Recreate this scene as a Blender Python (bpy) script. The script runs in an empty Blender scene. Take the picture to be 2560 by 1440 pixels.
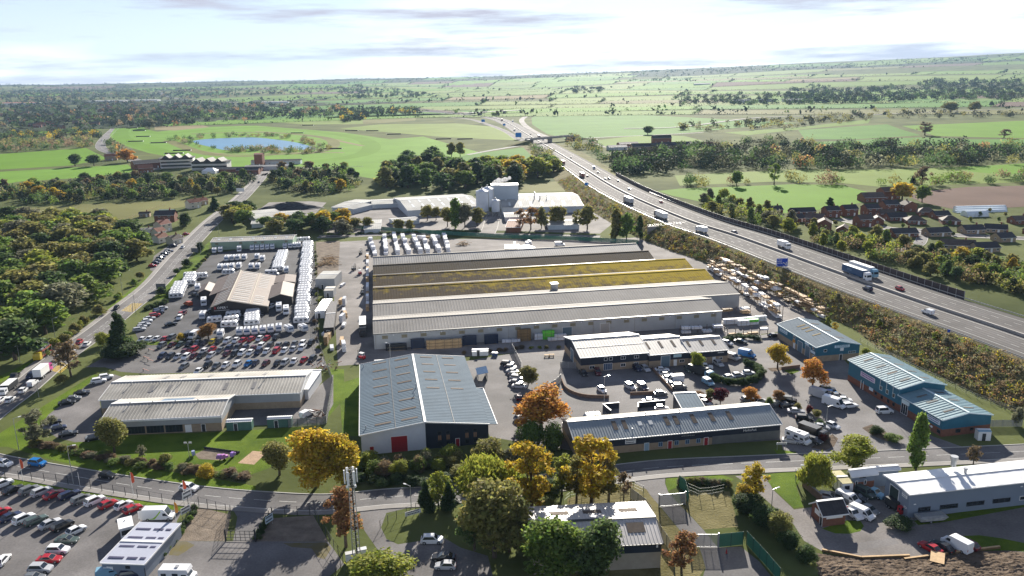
import bpy,math,random
import numpy as np
from mathutils import Vector,Matrix
random.seed(7)
R_ = math.radians
S = bpy.context.scene
COL = S.collection
FPX,CAM_H = 1990.0,90.0
PITCH = math.atan((720 - 195) / FPX)
ROLL = R_(-1.0)
camd = bpy.data.cameras.new('camera')
camd.sensor_width = 36.0
camd.lens = FPX / 2560 * 36.0
camd.clip_start,camd.clip_end = 1.0,60000.0
cam = bpy.data.objects.new('camera',camd)
COL.objects.link(cam)
CM = Matrix.Rotation(math.pi / 2 - PITCH,3,'X') @ Matrix.Rotation(ROLL,3,'Z')
cam.matrix_world = Matrix.Translation((0,0,CAM_H)) @ CM.to_4x4()
S.camera = cam
S.render.resolution_x,S.render.resolution_y = 1024,576
SUN_EL,SUN_AZ = R_(21.0),R_(8.3)            # azimuth clockwise from +Y
w = bpy.data.worlds.new('World')
S.world = w
w.use_nodes = True
nt = w.node_tree
nt.nodes.clear()
N = nt.nodes.new
out = N('ShaderNodeOutputWorld')
bg = N('ShaderNodeBackground')
bg.inputs['Strength'].default_value = 0.05
sky = N('ShaderNodeTexSky')
sky.sky_type = 'NISHITA'
sky.sun_disc = False
sky.sun_elevation = SUN_EL
sky.sun_rotation = SUN_AZ
sky.altitude = 100
sky.air_density,sky.dust_density,sky.ozone_density = 1.0,0.3,1.5
tc = N('ShaderNodeTexCoord')
mp = N('ShaderNodeMapping')
mp.inputs['Scale'].default_value = (2.2,2.2,26.0)
mp.inputs['Rotation'].default_value = (0,R_(-1.2),0)
nz = N('ShaderNodeTexNoise')
nz.inputs['Scale'].default_value = 1.5
nz.inputs['Detail'].default_value = 7
nz.inputs['Roughness'].default_value = 0.62
rp = N('ShaderNodeValToRGB')                    # flat grey cloud streaks
rp.color_ramp.elements[0].position,rp.color_ramp.elements[1].position = 0.5,0.66
rp.color_ramp.elements[0].color,rp.color_ramp.elements[1].color = (0,0,0,1),(1,1,1,1)
nz2 = N('ShaderNodeTexNoise')                   # thin white veil cloud between blue gaps
nz2.inputs['Scale'].default_value = 1.1
nz2.inputs['Detail'].default_value = 5
mp2 = N('ShaderNodeMapping'); mp2.inputs['Location'].default_value = (6.8,3.6,0); mp.inputs['Location'].default_value = (9.2,4.4,2.8)
mp2.inputs['Scale'].default_value = (1.6,1.6,7.0)
rp2 = N('ShaderNodeValToRGB')
rp2.color_ramp.elements[0].position,rp2.color_ramp.elements[1].position = 0.38,0.56
rp2.color_ramp.elements[0].color,rp2.color_ramp.elements[1].color = (.3,.3,.3,1),(1,1,1,1)
veil = N('ShaderNodeMixRGB')
veil.inputs[2].default_value = (12.5,12.8,13.2,1)
vf = N('ShaderNodeMath'); vf.operation = 'MULTIPLY'; vf.inputs[1].default_value = 0.5
streak = N('ShaderNodeMixRGB')
streak.inputs[2].default_value = (4.7,4.6,5.5,1)
sf = N('ShaderNodeMath'); sf.operation = 'MULTIPLY'; sf.inputs[1].default_value = 0.95
wb = N('ShaderNodeMixRGB'); wb.blend_type = 'MULTIPLY'; wb.inputs[0].default_value = 1.0; wb.inputs[2].default_value = (.72,.98,1.42,1)   # camera white balance set for the warm low sun
hs = N('ShaderNodeHueSaturation'); hs.inputs['Saturation'].default_value = 0.8; hs.inputs['Value'].default_value = 0.52
L = nt.links.new
L(tc.outputs['Generated'],mp.inputs['Vector']); L(mp.outputs[0],nz.inputs['Vector'])
L(nz.outputs['Fac'],rp.inputs[0])
L(tc.outputs['Generated'],mp2.inputs['Vector']); L(mp2.outputs[0],nz2.inputs['Vector'])
L(nz2.outputs['Fac'],rp2.inputs[0])
sx = N('ShaderNodeSeparateXYZ'); el = N('ShaderNodeMapRange')
el.inputs[1].default_value,el.inputs[2].default_value,el.inputs[3].default_value,el.inputs[4].default_value = 0.0,0.3,1.5,0.05
L(tc.outputs['Generated'],sx.inputs[0]); L(sx.outputs['Z'],el.inputs[0]); L(el.outputs[0],vf.inputs[1])
L(rp2.outputs[0],vf.inputs[0]); L(vf.outputs[0],veil.inputs[0]); L(sky.outputs[0],hs.inputs['Color']); L(hs.outputs[0],wb.inputs[1]); L(wb.outputs[0],veil.inputs[1])
L(rp.outputs[0],sf.inputs[0]); L(sf.outputs[0],streak.inputs[0]); L(veil.outputs[0],streak.inputs[1])
L(streak.outputs[0],bg.inputs['Color']); L(bg.outputs[0],out.inputs[0])
sund = bpy.data.lights.new('sun','SUN')
sund.energy = 5.0
sund.angle = R_(0.5)
sund.color = (1.0,0.93,0.82)
sun = bpy.data.objects.new('sun',sund)
COL.objects.link(sun)
SUNV = Vector((math.sin(SUN_AZ) * math.cos(SUN_EL),math.cos(SUN_AZ) * math.cos(SUN_EL),math.sin(SUN_EL)))
sun.rotation_euler = SUNV.to_track_quat('Z','Y').to_euler()
sun.location = SUNV * 300
S.view_settings.view_transform = 'Standard'
S.view_settings.look = 'None'
S.view_settings.gamma = 1.0
S.view_settings.use_curve_mapping = False
S.view_settings.exposure = 1.35
S.render.engine = 'CYCLES'
cy = S.cycles
cy.max_bounces,cy.diffuse_bounces,cy.glossy_bounces = 5,2,2
cy.transmission_bounces,cy.transparent_max_bounces,cy.volume_bounces = 3,6,1
cy.use_denoising = True
cy.sample_clamp_indirect = 4.0
QR = {'A': (0,150,2.976),'B': (850,150,2.976),'C': (1700,150,2.976),'D': (0,560,2.976),'E': (850,560,2.976),
      'F': (1700,560,2.976),'G': (0,956,2.976),'H': (850,956,2.976),'I': (1700,956,2.976),'1': (0,1180,5.539),
      '2': (440,1180,5.539),'3': (1600,1150,4.965),'4': (2000,1140,4.571),'5': (1400,880,4.571),'6': (1860,960,5.565),
      '7': (420,580,5.142),'8': (330,780,5.12),'b': (2100,860,5.76),'r': (880,860,4.8),'u': (1400,820,5.953),
      't': (1940,790,11.08),'f': (0,0,1.0)}
def U(x,y,z=0.0):
 d = CM @ Vector(((x - 1280) / FPX,(720 - y) / FPX,-1))
 t = (z - CAM_H) / d.z
 return Vector((d.x * t,d.y * t,z))
def W(k,x,y,z=0.0):
 a = QR[k]
 return U(a[0] + x / a[2],a[1] + y / a[2],z)
def proj(p):
 c = CM.transposed() @ (Vector(p) - Vector((0,0,CAM_H)))
 return 1280 + FPX * c.x / -c.z,720 - FPX * c.y / -c.z
def hgt(p,topy):
 """height of an upright whose foot is p and whose top shows at picture row topy"""
 lo,hi = 0.0,80.0
 for _ in range(30):
  m = (lo + hi) / 2
  if proj((p.x,p.y,p.z + m))[1] > topy: lo = m
  else: hi = m
 return lo
def terr(x,y):
 """height of the land: level near the works, rising to far hills, higher on the right"""
 d = math.hypot(x,y)
 if d < 1900: return 0.0
 az = math.degrees(math.atan2(x,y)) if y > 0 else (40 if x > 0 else -40)
 az = max(-40,min(40,az))
 t = min(1.0,(d - 1900) / 8100)
 rr = 108 + max(0,az + 5) ** 1.25 * 1.62
 und = math.sin(x * .0021 + 1.3) * math.cos(y * .0017 + x * .0006) * 11 + math.sin(x * .0047 + y * .0031) * 5
 z = rr * t ** 1.55 + und * min(1,t * 3.0) * (1 - .55 * t)
 if d > 10000: z *= max(0.0,1 - (d - 10000) / 2600)
 return max(z,0.0)
def UT(x,y):
 """where the sight line of a picture point meets the land"""
 d = CM @ Vector(((x - 1280) / FPX,(720 - y) / FPX,-1))
 t,prev = 100.0,100.0
 while t < 14000:
  p = Vector((0,0,CAM_H)) + d * t
  if p.z <= terr(p.x,p.y): break
  prev = t
  t *= 1.01
 lo,hi = prev,t
 for _ in range(24):
  m = (lo + hi) / 2
  p = Vector((0,0,CAM_H)) + d * m
  if p.z <= terr(p.x,p.y): hi = m
  else: lo = m
 p = Vector((0,0,CAM_H)) + d * hi
 return Vector((p.x,p.y,terr(p.x,p.y)))
MATS = {}
def mat(name,col,rough=0.8,var=0.15,scale=0.6,spec=0.3,metal=0.0,bump=0.0,bscale=None,col2=None,rnd=0.0,trans=0.0,detail=4.0,thr=None,isl=0.0,big=0.0):
 if name in MATS: return MATS[name]
 m = bpy.data.materials.new(name)
 m.use_nodes = True
 nt = m.node_tree
 b = nt.nodes['Principled BSDF']
 b.inputs['Roughness'].default_value = rough
 b.inputs['Metallic'].default_value = metal
 b.inputs['Specular IOR Level'].default_value = spec
 N,L = nt.nodes.new,nt.links.new
 colsock = None
 if var > 0 or col2:
  tcx = N('ShaderNodeTexCoord'); n = N('ShaderNodeTexNoise')
  n.inputs['Scale'].default_value = scale; n.inputs['Detail'].default_value = detail; n.inputs['Roughness'].default_value = 0.65
  L(tcx.outputs['Object'],n.inputs['Vector'])
  r = N('ShaderNodeValToRGB')
  lo,hi = thr if thr else (0.3,0.7)
  r.color_ramp.elements[0].position,r.color_ramp.elements[1].position = lo,hi
  c2 = col2 if col2 else tuple(min(1,c * (1 + var)) for c in col)
  c1 = tuple(c * (1 - var) for c in col)
  r.color_ramp.elements[0].color = (*c1,1); r.color_ramp.elements[1].color = (*c2,1)
  L(n.outputs['Fac'],r.inputs[0])
  colsock = r.outputs[0]
 for amt,node,sock in ((rnd,'ShaderNodeObjectInfo','Random'),(isl,'ShaderNodeNewGeometry','Random Per Island')):
  if amt <= 0: continue
  oi = N(node); h = N('ShaderNodeHueSaturation')
  mr = N('ShaderNodeMapRange'); mr.inputs[3].default_value = 1 - amt; mr.inputs[4].default_value = 1 + amt
  L(oi.outputs[sock],mr.inputs[0]); L(mr.outputs[0],h.inputs['Value'])
  mr2 = N('ShaderNodeMapRange'); mr2.inputs[3].default_value = 0.5 - amt * .07; mr2.inputs[4].default_value = 0.5 + amt * .07
  m2 = N('ShaderNodeMath'); m2.operation = 'MULTIPLY'; m2.inputs[1].default_value = 7.31
  m3 = N('ShaderNodeMath'); m3.operation = 'FRACT'
  L(oi.outputs[sock],m2.inputs[0]); L(m2.outputs[0],m3.inputs[0]); L(m3.outputs[0],mr2.inputs[0]); L(mr2.outputs[0],h.inputs['Hue'])
  if colsock: L(colsock,h.inputs['Color'])
  else: h.inputs['Color'].default_value = (*col,1)
  colsock = h.outputs[0]
 if big > 0:                                     # broad stains, repairs and traffic wear
  for sc,am in ((.025,big),(.11,big * .7),(2.2,big * .5)):
   nb_ = N('ShaderNodeTexNoise'); nb_.inputs['Scale'].default_value = sc; nb_.inputs['Detail'].default_value = 5
   h = N('ShaderNodeHueSaturation'); mr = N('ShaderNodeMapRange')
   mr.inputs[1].default_value,mr.inputs[2].default_value,mr.inputs[3].default_value,mr.inputs[4].default_value = .35,.65,1 - am,1 + am
   L(tcx.outputs['Object'],nb_.inputs['Vector']); L(nb_.outputs['Fac'],mr.inputs[0]); L(mr.outputs[0],h.inputs['Value']); L(colsock,h.inputs['Color'])
   colsock = h.outputs[0]
 if colsock: L(colsock,b.inputs['Base Color'])
 else: b.inputs['Base Color'].default_value = (*col,1)
 if bump > 0:
  tcx = N('ShaderNodeTexCoord'); n2 = N('ShaderNodeTexNoise')
  n2.inputs['Scale'].default_value = bscale or scale * 4; n2.inputs['Detail'].default_value = 3
  bp = N('ShaderNodeBump'); bp.inputs['Strength'].default_value = bump; bp.inputs['Distance'].default_value = 0.3
  L(tcx.outputs['Object'],n2.inputs['Vector']); L(n2.outputs['Fac'],bp.inputs['Height']); L(bp.outputs[0],b.inputs['Normal'])
 if trans > 0:
  tl = N('ShaderNodeBsdfTranslucent'); mx = N('ShaderNodeMixShader'); mx.inputs[0].default_value = trans
  if colsock: L(colsock,tl.inputs[0])
  else: tl.inputs[0].default_value = (*col,1)
  o = nt.nodes['Material Output']
  L(b.outputs[0],mx.inputs[1]); L(tl.outputs[0],mx.inputs[2]); L(mx.outputs[0],o.inputs[0])
 MATS[name] = m
 return m
def paint(name,col,rough=0.28): return mat('paint_' + name,col,rough,0,spec=0.5)
asph = mat('asphalt',(.125,.12,.12),.85,.22,.09,spec=.15,detail=8,big=.22)
asph2 = mat('asphalt_worn',(.15,.142,.14),.85,.25,.07,spec=.15,detail=8,big=.22)
asphd = mat('asphalt_dark',(.07,.07,.075),.85,.25,.1,spec=.15,detail=8,big=.22)
mway = mat('motorway_surface',(.15,.142,.138),.9,.1,.05,spec=.06,detail=8,big=.14)
conc = mat('concrete',(.33,.31,.29),.75,.18,.12,detail=7)
concy = mat('concrete_yard',(.2,.185,.175),.9,.25,.06,spec=.12,detail=8,big=.22)
pathm = mat('footway',(.23,.215,.2),.8,.2,.15,detail=6)
kerbm = mat('kerb_stone',(.38,.37,.35),.8,.12,.5)
gravel = mat('gravel_earth',(.2,.165,.13),.95,.35,.35,spec=.04,bump=.5,bscale=3,detail=8)
soil = mat('bare_soil',(.13,.1,.075),.95,.45,.25,spec=.04,bump=.9,bscale=1.2,detail=8)
lawn = mat('lawn',(.075,.14,.012),.9,.3,.12,spec=.04,bump=.5,bscale=4,detail=8,col2=(.14,.2,.02),big=.14)
rough_g = mat('rough_grass',(.11,.115,.035),.95,.35,.07,spec=.04,bump=.6,bscale=2,detail=9,col2=(.2,.19,.075),big=.14)
dryg = mat('dry_grass',(.17,.155,.06),.95,.3,.1,spec=.04,bump=.6,bscale=2,detail=9,col2=(.23,.2,.1),big=.14)
white = mat('white_paint',(.8,.8,.79),.5,.04,2)
linem = mat('road_paint',(.45,.45,.43),.7,.25,1.5)
yellowl = mat('yellow_paint',(.6,.42,.06),.7,.2,1.5)
glass = mat('window_glass',(.02,.026,.034),.08,0,spec=.8)
glassb = mat('blue_glass',(.05,.09,.16),.1,0,spec=.8)
rubber = mat('tyre_rubber',(.015,.015,.016),.8,0)
darkm = mat('dark_steel',(.035,.037,.04),.5,.1,2)
galv = mat('galvanised_steel',(.42,.43,.44),.42,.1,1.5,metal=.6)
lampm = mat('lamp_lens',(.85,.85,.85),.15,0,spec=.8)
redlens = mat('red_lens',(.4,.015,.012),.2,0,spec=.6)
brick = mat('red_brick',(.2,.085,.055),.9,.2,1.2,detail=7)
brickb = mat('buff_brick',(.34,.26,.18),.9,.15,1.0,detail=7)
tileb = mat('brown_roof_tile',(.1,.075,.062),.8,.25,.6,rnd=.2,detail=6)
tiled = mat('dark_roof_tile',(.045,.043,.048),.75,.25,.6,rnd=.2,detail=6)
tiler = mat('red_roof_tile',(.25,.1,.06),.8,.25,.6,rnd=.15,detail=6)
asb = mat('fibre_cement_sheet',(.36,.34,.3),.72,.22,.12,detail=8,big=.14)
asbd = mat('weathered_sheet',(.26,.25,.235),.72,.2,.1,detail=8,big=.14)
clad_w = mat('white_cladding',(.62,.66,.72),.5,.07,.3)
clad_g = mat('grey_cladding',(.33,.34,.35),.5,.08,.3)
clad_navy = mat('navy_cladding',(.02,.027,.045),.5,.1,.4)
clad_blue = mat('teal_cladding',(.025,.13,.2),.45,.1,.4)
roof_blue = mat('teal_roof_sheet',(.17,.28,.32),.65,.15,.2,spec=.2,detail=6)
roof_slate = mat('slate_blue_roof_sheet',(.11,.155,.195),.8,.12,.15,spec=.08,detail=6)
timber = mat('fresh_timber',(.5,.34,.18),.8,.2,1.0)
wrapw = mat('white_wrap',(.72,.73,.76),.35,.12,1.0,spec=.5,rnd=.08)
wrapg = mat('green_wrap',(.14,.6,.06),.4,.1,1.0)
rust = mat('rusty_steel',(.2,.09,.05),.8,.3,1.0)
bark = mat('bark',(.09,.068,.05),.95,.3,2.0)
flw = mat('rooflight_sheet',(.13,.105,.085),.8,.2,.8,spec=.08)
flwhite = mat('clear_rooflight',(.6,.62,.6),.35,.1,.8,spec=.5)
class MB:
 def __init__(s): s.v,s.f,s.m = [],[],[]
 def add(s,vs,fs,mi=0):
  o = len(s.v)
  s.v.extend([tuple(v) for v in vs])
  for f in fs: s.f.append(tuple(i + o for i in f)); s.m.append(mi)
  return s
 def box(s,x0,x1,y0,y1,z0,z1,mi=0):
  return s.add([(x0,y0,z0),(x1,y0,z0),(x1,y1,z0),(x0,y1,z0),(x0,y0,z1),(x1,y0,z1),(x1,y1,z1),(x0,y1,z1)],
                     [(0,3,2,1),(4,5,6,7),(0,1,5,4),(1,2,6,5),(2,3,7,6),(3,0,4,7)],mi)
 def obox(s,c,size,rz,mi=0):
  cs,sn = math.cos(rz),math.sin(rz)
  o = len(s.v)
  s.box(-size[0] / 2,size[0] / 2,-size[1] / 2,size[1] / 2,0,size[2],mi)
  for i in range(o,len(s.v)):
   x,y,z = s.v[i]
   s.v[i] = (c[0] + x * cs - y * sn,c[1] + x * sn + y * cs,c[2] + z)
  return s
 def poly(s,pts,mi=0):
  return s.add(pts,[tuple(range(len(pts)))],mi)
 def prism(s,pts,z0,z1,mi=0):
  n = len(pts)
  a = sum(pts[i][0] * pts[(i + 1) % n][1] - pts[(i + 1) % n][0] * pts[i][1] for i in range(n))
  if a < 0: pts = pts[::-1]
  return s.add([(p[0],p[1],z0) for p in pts] + [(p[0],p[1],z1) for p in pts],
                     [tuple(range(n - 1,-1,-1)),tuple(range(n,2 * n))] + [(i,(i + 1) % n,n + (i + 1) % n,n + i) for i in range(n)],mi)
 def tube(s,a,b,r0,r1=None,n=6,mi=0,cap=True):
  r1 = r0 if r1 is None else r1
  a,b = Vector(a),Vector(b)
  d = (b - a).normalized()
  u = d.orthogonal().normalized(); t = d.cross(u)
  vs = [a + (u * math.cos(2 * math.pi * i / n) + t * math.sin(2 * math.pi * i / n)) * r0 for i in range(n)]
  vs += [b + (u * math.cos(2 * math.pi * i / n) + t * math.sin(2 * math.pi * i / n)) * r1 for i in range(n)]
  fs = [(i,(i + 1) % n,n + (i + 1) % n,n + i) for i in range(n)]
  if cap: fs += [tuple(range(n - 1,-1,-1)),tuple(range(n,2 * n))]
  return s.add(vs,fs,mi)
 def mesh(s,name,mats,smooth=False):
  me = bpy.data.meshes.new(name)
  me.from_pydata(s.v,[],s.f)
  for m in (mats if isinstance(mats,(list,tuple)) else [mats]): me.materials.append(m)
  if any(s.m): me.polygons.foreach_set('material_index',s.m)
  if smooth: me.polygons.foreach_set('use_smooth',[True] * len(s.f))
  me.update()
  return me
 def build(s,name,mats,parent=None,loc=(0,0,0),rz=0.0,smooth=False):
  o = bpy.data.objects.new(name,s.mesh(name,mats,smooth))
  COL.objects.link(o)
  o.location = loc; o.rotation_euler = (0,0,rz)
  if parent: o.parent = parent
  return o
def tag(o,label=None,cat=None,group=None,kind=None):
 if label: o['label'] = label
 if cat: o['category'] = cat
 if group: o['group'] = group
 if kind: o['kind'] = kind
 return o
def empty(name,loc=(0,0,0),rz=0.0):
 o = bpy.data.objects.new(name,None)
 o.empty_display_size = .5
 COL.objects.link(o)
 o.location = loc; o.rotation_euler = (0,0,rz)
 return o
def own_mat(o,m,slot=0):
 o.material_slots[slot].link = 'OBJECT'
 o.material_slots[slot].material = m
def spawn(proto,name,loc,rz,mats=None,scale=None,label=None,cat=None,group=None):
 """one more individual of a kind: an empty with its parts, which share the kind's mesh data"""
 r = empty(name,loc,rz)
 if scale: r.scale = scale
 made = []
 for pn,me,pl,par in proto:
  o = bpy.data.objects.new(pn,me)
  COL.objects.link(o)
  o.location = pl
  o.parent = made[par] if par is not None else r
  if mats and pn in mats: own_mat(o,mats[pn])
  made.append(o)
 tag(r,label,cat,group)
 return r
ORD = ['first','second','third','fourth','fifth','sixth','seventh','eighth','ninth','tenth','eleventh','twelfth','thirteenth',
       'fourteenth','fifteenth','sixteenth','seventeenth','eighteenth','nineteenth','twentieth','twenty-first','twenty-second',
       'twenty-third','twenty-fourth','twenty-fifth','twenty-sixth','twenty-seventh','twenty-eighth','twenty-ninth','thirtieth'] + ['%d%s' % (i,{1: 'st',2: 'nd',3: 'rd'}.get(i % 10,'th')) for i in range(31,90)]
def smooth_path(pts,n=6):
 pts = [Vector(p) for p in pts]
 if len(pts) < 3: return pts
 P = [pts[0] * 2 - pts[1]] + pts + [pts[-1] * 2 - pts[-2]]
 o = []
 for i in range(1,len(P) - 2):
  for k in range(n):
   t = k / n
   o.append(.5 * ((2 * P[i]) + (P[i + 1] - P[i - 1]) * t + (2 * P[i - 1] - 5 * P[i] + 4 * P[i + 1] - P[i + 2]) * t * t + (3 * P[i] - P[i - 1] - 3 * P[i + 1] + P[i + 2]) * t ** 3))
 return o + [pts[-1]]
def side_dirs(path):
 o = []
 for i in range(len(path)):
  d = path[min(i + 1,len(path) - 1)] - path[max(i - 1,0)]
  d.z = 0; d.normalize()
  o.append(Vector((d.y,-d.x,0)))       # to the right of travel
 return o
def offset_path(path,off):
 return [p + s * off for p,s in zip(path,side_dirs(path))]
def ribbon(mb,path,o0,o1,dz=0.0,mi=0,dz2=None):
 a,b = offset_path(path,o0),offset_path(path,o1)
 n = len(path)
 up0,up1 = Vector((0,0,dz)),Vector((0,0,dz if dz2 is None else dz2))
 return mb.add([p + up0 for p in a] + [p + up1 for p in b],[(i,n + i,n + i + 1,i + 1) if o1 < o0 else (i,i + 1,n + i + 1,n + i) for i in range(n - 1)],mi)
def strip3(mb,path,o0,o1,z0,z1,mi=0):
 """a kerb or wall: a closed section swept along a path"""
 a,b = offset_path(path,o0),offset_path(path,o1)
 n = len(path)
 vs = [p + Vector((0,0,z0)) for p in a] + [p + Vector((0,0,z0)) for p in b] + [p + Vector((0,0,z1)) for p in b] + [p + Vector((0,0,z1)) for p in a]
 fs = []
 for k in range(4):
  k2 = (k + 1) % 4
  fs += [(k * n + i,k * n + i + 1,k2 * n + i + 1,k2 * n + i) for i in range(n - 1)]
 fs += [(0,n,2 * n,3 * n),(n - 1,4 * n - 1,3 * n - 1,2 * n - 1)]
 return mb.add(vs,fs,mi)
def resample(path,step):
 o = [path[0].copy()]; acc = 0.0
 for a,b in zip(path,path[1:]):
  l = (b - a).length
  while acc + l >= step:
   t = (step - acc) / l
   a = a + (b - a) * t
   o.append(a.copy()); l = (b - a).length; acc = 0.0
  acc += l
 return o
def dashes(mb,path,off,dash,gap,wd,dz,mi=0):
 p = resample(offset_path(path,off),.5)
 nd,ng = int(dash * 2),int(gap * 2)
 i = 0
 while i + nd < len(p):
  ribbon(mb,[p[i],p[i + nd // 2],p[i + nd]],-wd / 2,wd / 2,dz,mi)
  i += nd + ng
def sheet(name,pts,z,m,kind='structure',label=None,parent=None):
 o = MB().poly([(p[0],p[1],z) for p in (pts if ccw(pts) else pts[::-1])]).build(name,m,parent)
 if parent is None: tag(o,label,kind=kind)
 return o
def ccw(p): return sum(p[i][0] * p[(i + 1) % len(p)][1] - p[(i + 1) % len(p)][0] * p[i][1] for i in range(len(p))) > 0
def inpoly(x,y,pts):
 c = False
 for i in range(len(pts)):
  a,b = pts[i],pts[i - 1]
  if (a[1] > y) != (b[1] > y) and x < (b[0] - a[0]) * (y - a[1]) / (b[1] - a[1] + 1e-12) + a[0]: c = not c
 return c
def pxpoly(k,*pts): return [W(k,x,y) for x,y in pts]
FONT = None
def lettering(text,parent,loc,rot,size,m,name='lettering',depth=.02,align='CENTER'):
 cu = bpy.data.curves.new(name,'FONT')
 cu.body = text; cu.size = size; cu.extrude = depth; cu.align_x = align; cu.align_y = 'CENTER'
 cu.resolution_u = 2
 t = bpy.data.objects.new(name,cu)
 me = bpy.data.meshes.new_from_object(t)
 bpy.data.objects.remove(t)
 me.materials.clear(); me.materials.append(m)
 o = bpy.data.objects.new(name,me)
 COL.objects.link(o)
 o.location = loc; o.rotation_euler = rot
 o.parent = parent
 return o
def print_lines(parent,w_,h_,m,y=-.115,seed=0,rows=2,x0=0.0):
 """print too small to read: broken dark strokes in lines"""
 rg = random.Random(seed); mb = MB()
 for r in range(rows):
  z = h_ * (rows - r - .25) / rows - h_ / rows * .35; x = x0 + w_ * .08
  while x < x0 + w_ * .88:
   l = rg.uniform(.04,.11) * w_; mb.box(x,min(x + l,x0 + w_ * .92),y,y + .015,z,z + h_ / rows * .42); x += l + .025 * w_
 return mb.build('print',m,parent)
# ================================================================== the land
def ground_sheet():
 mb = MB()
 radii = [0,60,150,300,500,750,1000,1300,1600,1900]
 r = 1900
 while r < 12600:
  r += max(70,r * .035); radii.append(r)
 NA = 360
 vs,fs = [(0,0,0)],[]
 for r in radii[1:]:
  for a in range(NA):
   x,y = r * math.sin(2 * math.pi * a / NA),r * math.cos(2 * math.pi * a / NA)
   vs.append((x,y,terr(x,y) - (0.0 if r <= 1900 else .35)))
 for a in range(NA): fs.append((0,1 + (a + 1) % NA,1 + a))
 for k in range(len(radii) - 2):
  o,p = 1 + k * NA,1 + (k + 1) * NA
  for a in range(NA):
   b = (a + 1) % NA
   fs.append((o + a,o + b,p + b,p + a))
 mb.add(vs,fs)
 o = mb.build('ground',land)
 return tag(o,'rough green and olive land reaching to the far hills',kind='structure')
land = mat('land',(.075,.1,.028),.95,.4,.012,spec=.03,bump=.3,bscale=.6,detail=11,col2=(.15,.17,.06))
FIELD = [mat('field_bright',(.12,.23,.022),.9,.12,.012,detail=9,spec=.03),mat('field_mid',(.125,.2,.03),.9,.15,.012,detail=9,spec=.03),
         mat('field_pale',(.17,.23,.055),.9,.15,.01,detail=9,spec=.03),mat('field_deep',(.085,.19,.03),.9,.15,.012,detail=9,spec=.03),
         mat('field_olive',(.16,.16,.06),.9,.2,.012,detail=9,spec=.03),mat('field_ploughed',(.15,.105,.085),.95,.15,.02,detail=9,spec=.03),
         mat('field_turf',(.14,.26,.035),.9,.14,.02,detail=9,spec=.03),mat('field_stubble',(.24,.2,.11),.95,.15,.015,detail=9,spec=.03),mat('wood_floor',(.035,.048,.02),.95,.3,.02,detail=9,spec=.03)]
ground_sheet()
def field(pts,mi,name='field',z=.05):
 return sheet(name,pts,z,FIELD[mi])
def drape(pts,mi,off=.5,name='field'):
 """a far field: a four-cornered patch laid over the rising land"""
 a,b,c,d = [Vector((p[0],p[1],0)) for p in pts]
 n = 5; mb = MB(); vs = []
 for j in range(n + 1):
  for i in range(n + 1):
   u,v = i / n,j / n
   p = (a * (1 - u) + b * u) * (1 - v) + (d * (1 - u) + c * u) * v
   vs.append((p.x,p.y,terr(p.x,p.y) + off))
 fs = [(j * (n + 1) + i,j * (n + 1) + i + 1,(j + 1) * (n + 1) + i + 1,(j + 1) * (n + 1) + i) for j in range(n) for i in range(n)]
 mb.add(vs,fs)
 return tag(mb.build(name,FIELD[mi]),kind='structure')
field(pxpoly('C',(-170,975),(0,957),(400,943),(820,925),(1200,930),(1420,990),(1370,1060),(1050,1112),(800,1140),(620,1130),(430,1090),(180,1060),(-60,1010)),0)
field(pxpoly('C',(1830,975),(2140,945),(2560,935),(2800,1000),(2600,1090),(2080,1120),(1800,1060),(1690,1010)),5,'ploughed_field',.07)
field(pxpoly('C',(-40,860),(380,838),(900,815),(1540,815),(2560,775),(2800,790),(2800,900),(1500,945),(1200,915),(700,905),(0,935)),2)
field(pxpoly('C',(2050,800),(2560,770),(2900,780),(2900,850),(2380,850),(2150,830)),0,z=.06)
field(pxpoly('C',(1650,490),(2560,452),(2900,445),(2900,575),(2560,582),(1900,565),(1760,520)),0)
field(pxpoly('C',(880,522),(1540,478),(1640,515),(1790,560),(1300,590),(930,590)),3)
field(pxpoly('C',(1000,610),(1800,575),(2150,590),(2900,590),(2900,640),(1900,640),(1000,640)),3,z=.04)
field(pxpoly('C',(330,540),(880,500),(1420,440),(1400,470),(860,520),(500,560)),1)
field(pxpoly('B',(1430,480),(1425,430),(1500,395),(1900,392),(2560,425),(3400,470),(3000,500),(2560,545),(2250,560),(1700,592),(1540,550)),3,z=.06)
field(pxpoly('B',(0,512),(300,478),(860,472),(1180,500),(1350,600),(800,575),(320,535)),2,z=.06)
field(pxpoly('B',(720,800),(860,730),(950,705),(1400,645),(1490,700),(1500,740),(1100,800),(900,812)),3,z=.07)
field(pxpoly('B',(1880,600),(2250,560),(2560,565),(2700,600),(2560,650),(2100,665),(1990,650)),1,z=.05)
field(pxpoly('B',(20,480),(230,410),(580,410),(560,450),(300,470)),4,z=.05)
field(pxpoly('A',(-200,720),(0,700),(640,655),(800,735),(520,785),(0,815),(-200,830)),0)
field(pxpoly('A',(-200,850),(0,832),(950,778),(1010,830),(670,872),(140,905),(0,930),(-200,950)),6)
field(pxpoly('A',(100,545),(330,505),(640,488),(760,515),(620,540),(240,552)),0)
field(pxpoly('A',(290,600),(640,570),(700,590),(360,610)),5,'ploughed_field',.06)
field(pxpoly('A',(80,1110),(560,1075),(1200,1050),(1580,1020),(1640,1060),(1380,1090),(1180,1130),(950,1190),(700,1210),(300,1200),(60,1190)),4,'paddock')
field(pxpoly('A',(1150,480),(1460,470),(1560,500),(1300,525),(1150,520)),7,'stubble_field',.06)
field(pxpoly('A',(1850,455),(2300,430),(2700,430),(2700,475),(2300,480)),2,z=.06)
field(pxpoly('B',(1350,930),(1680,895),(1760,975),(1280,985)),4,'rough_field')
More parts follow.
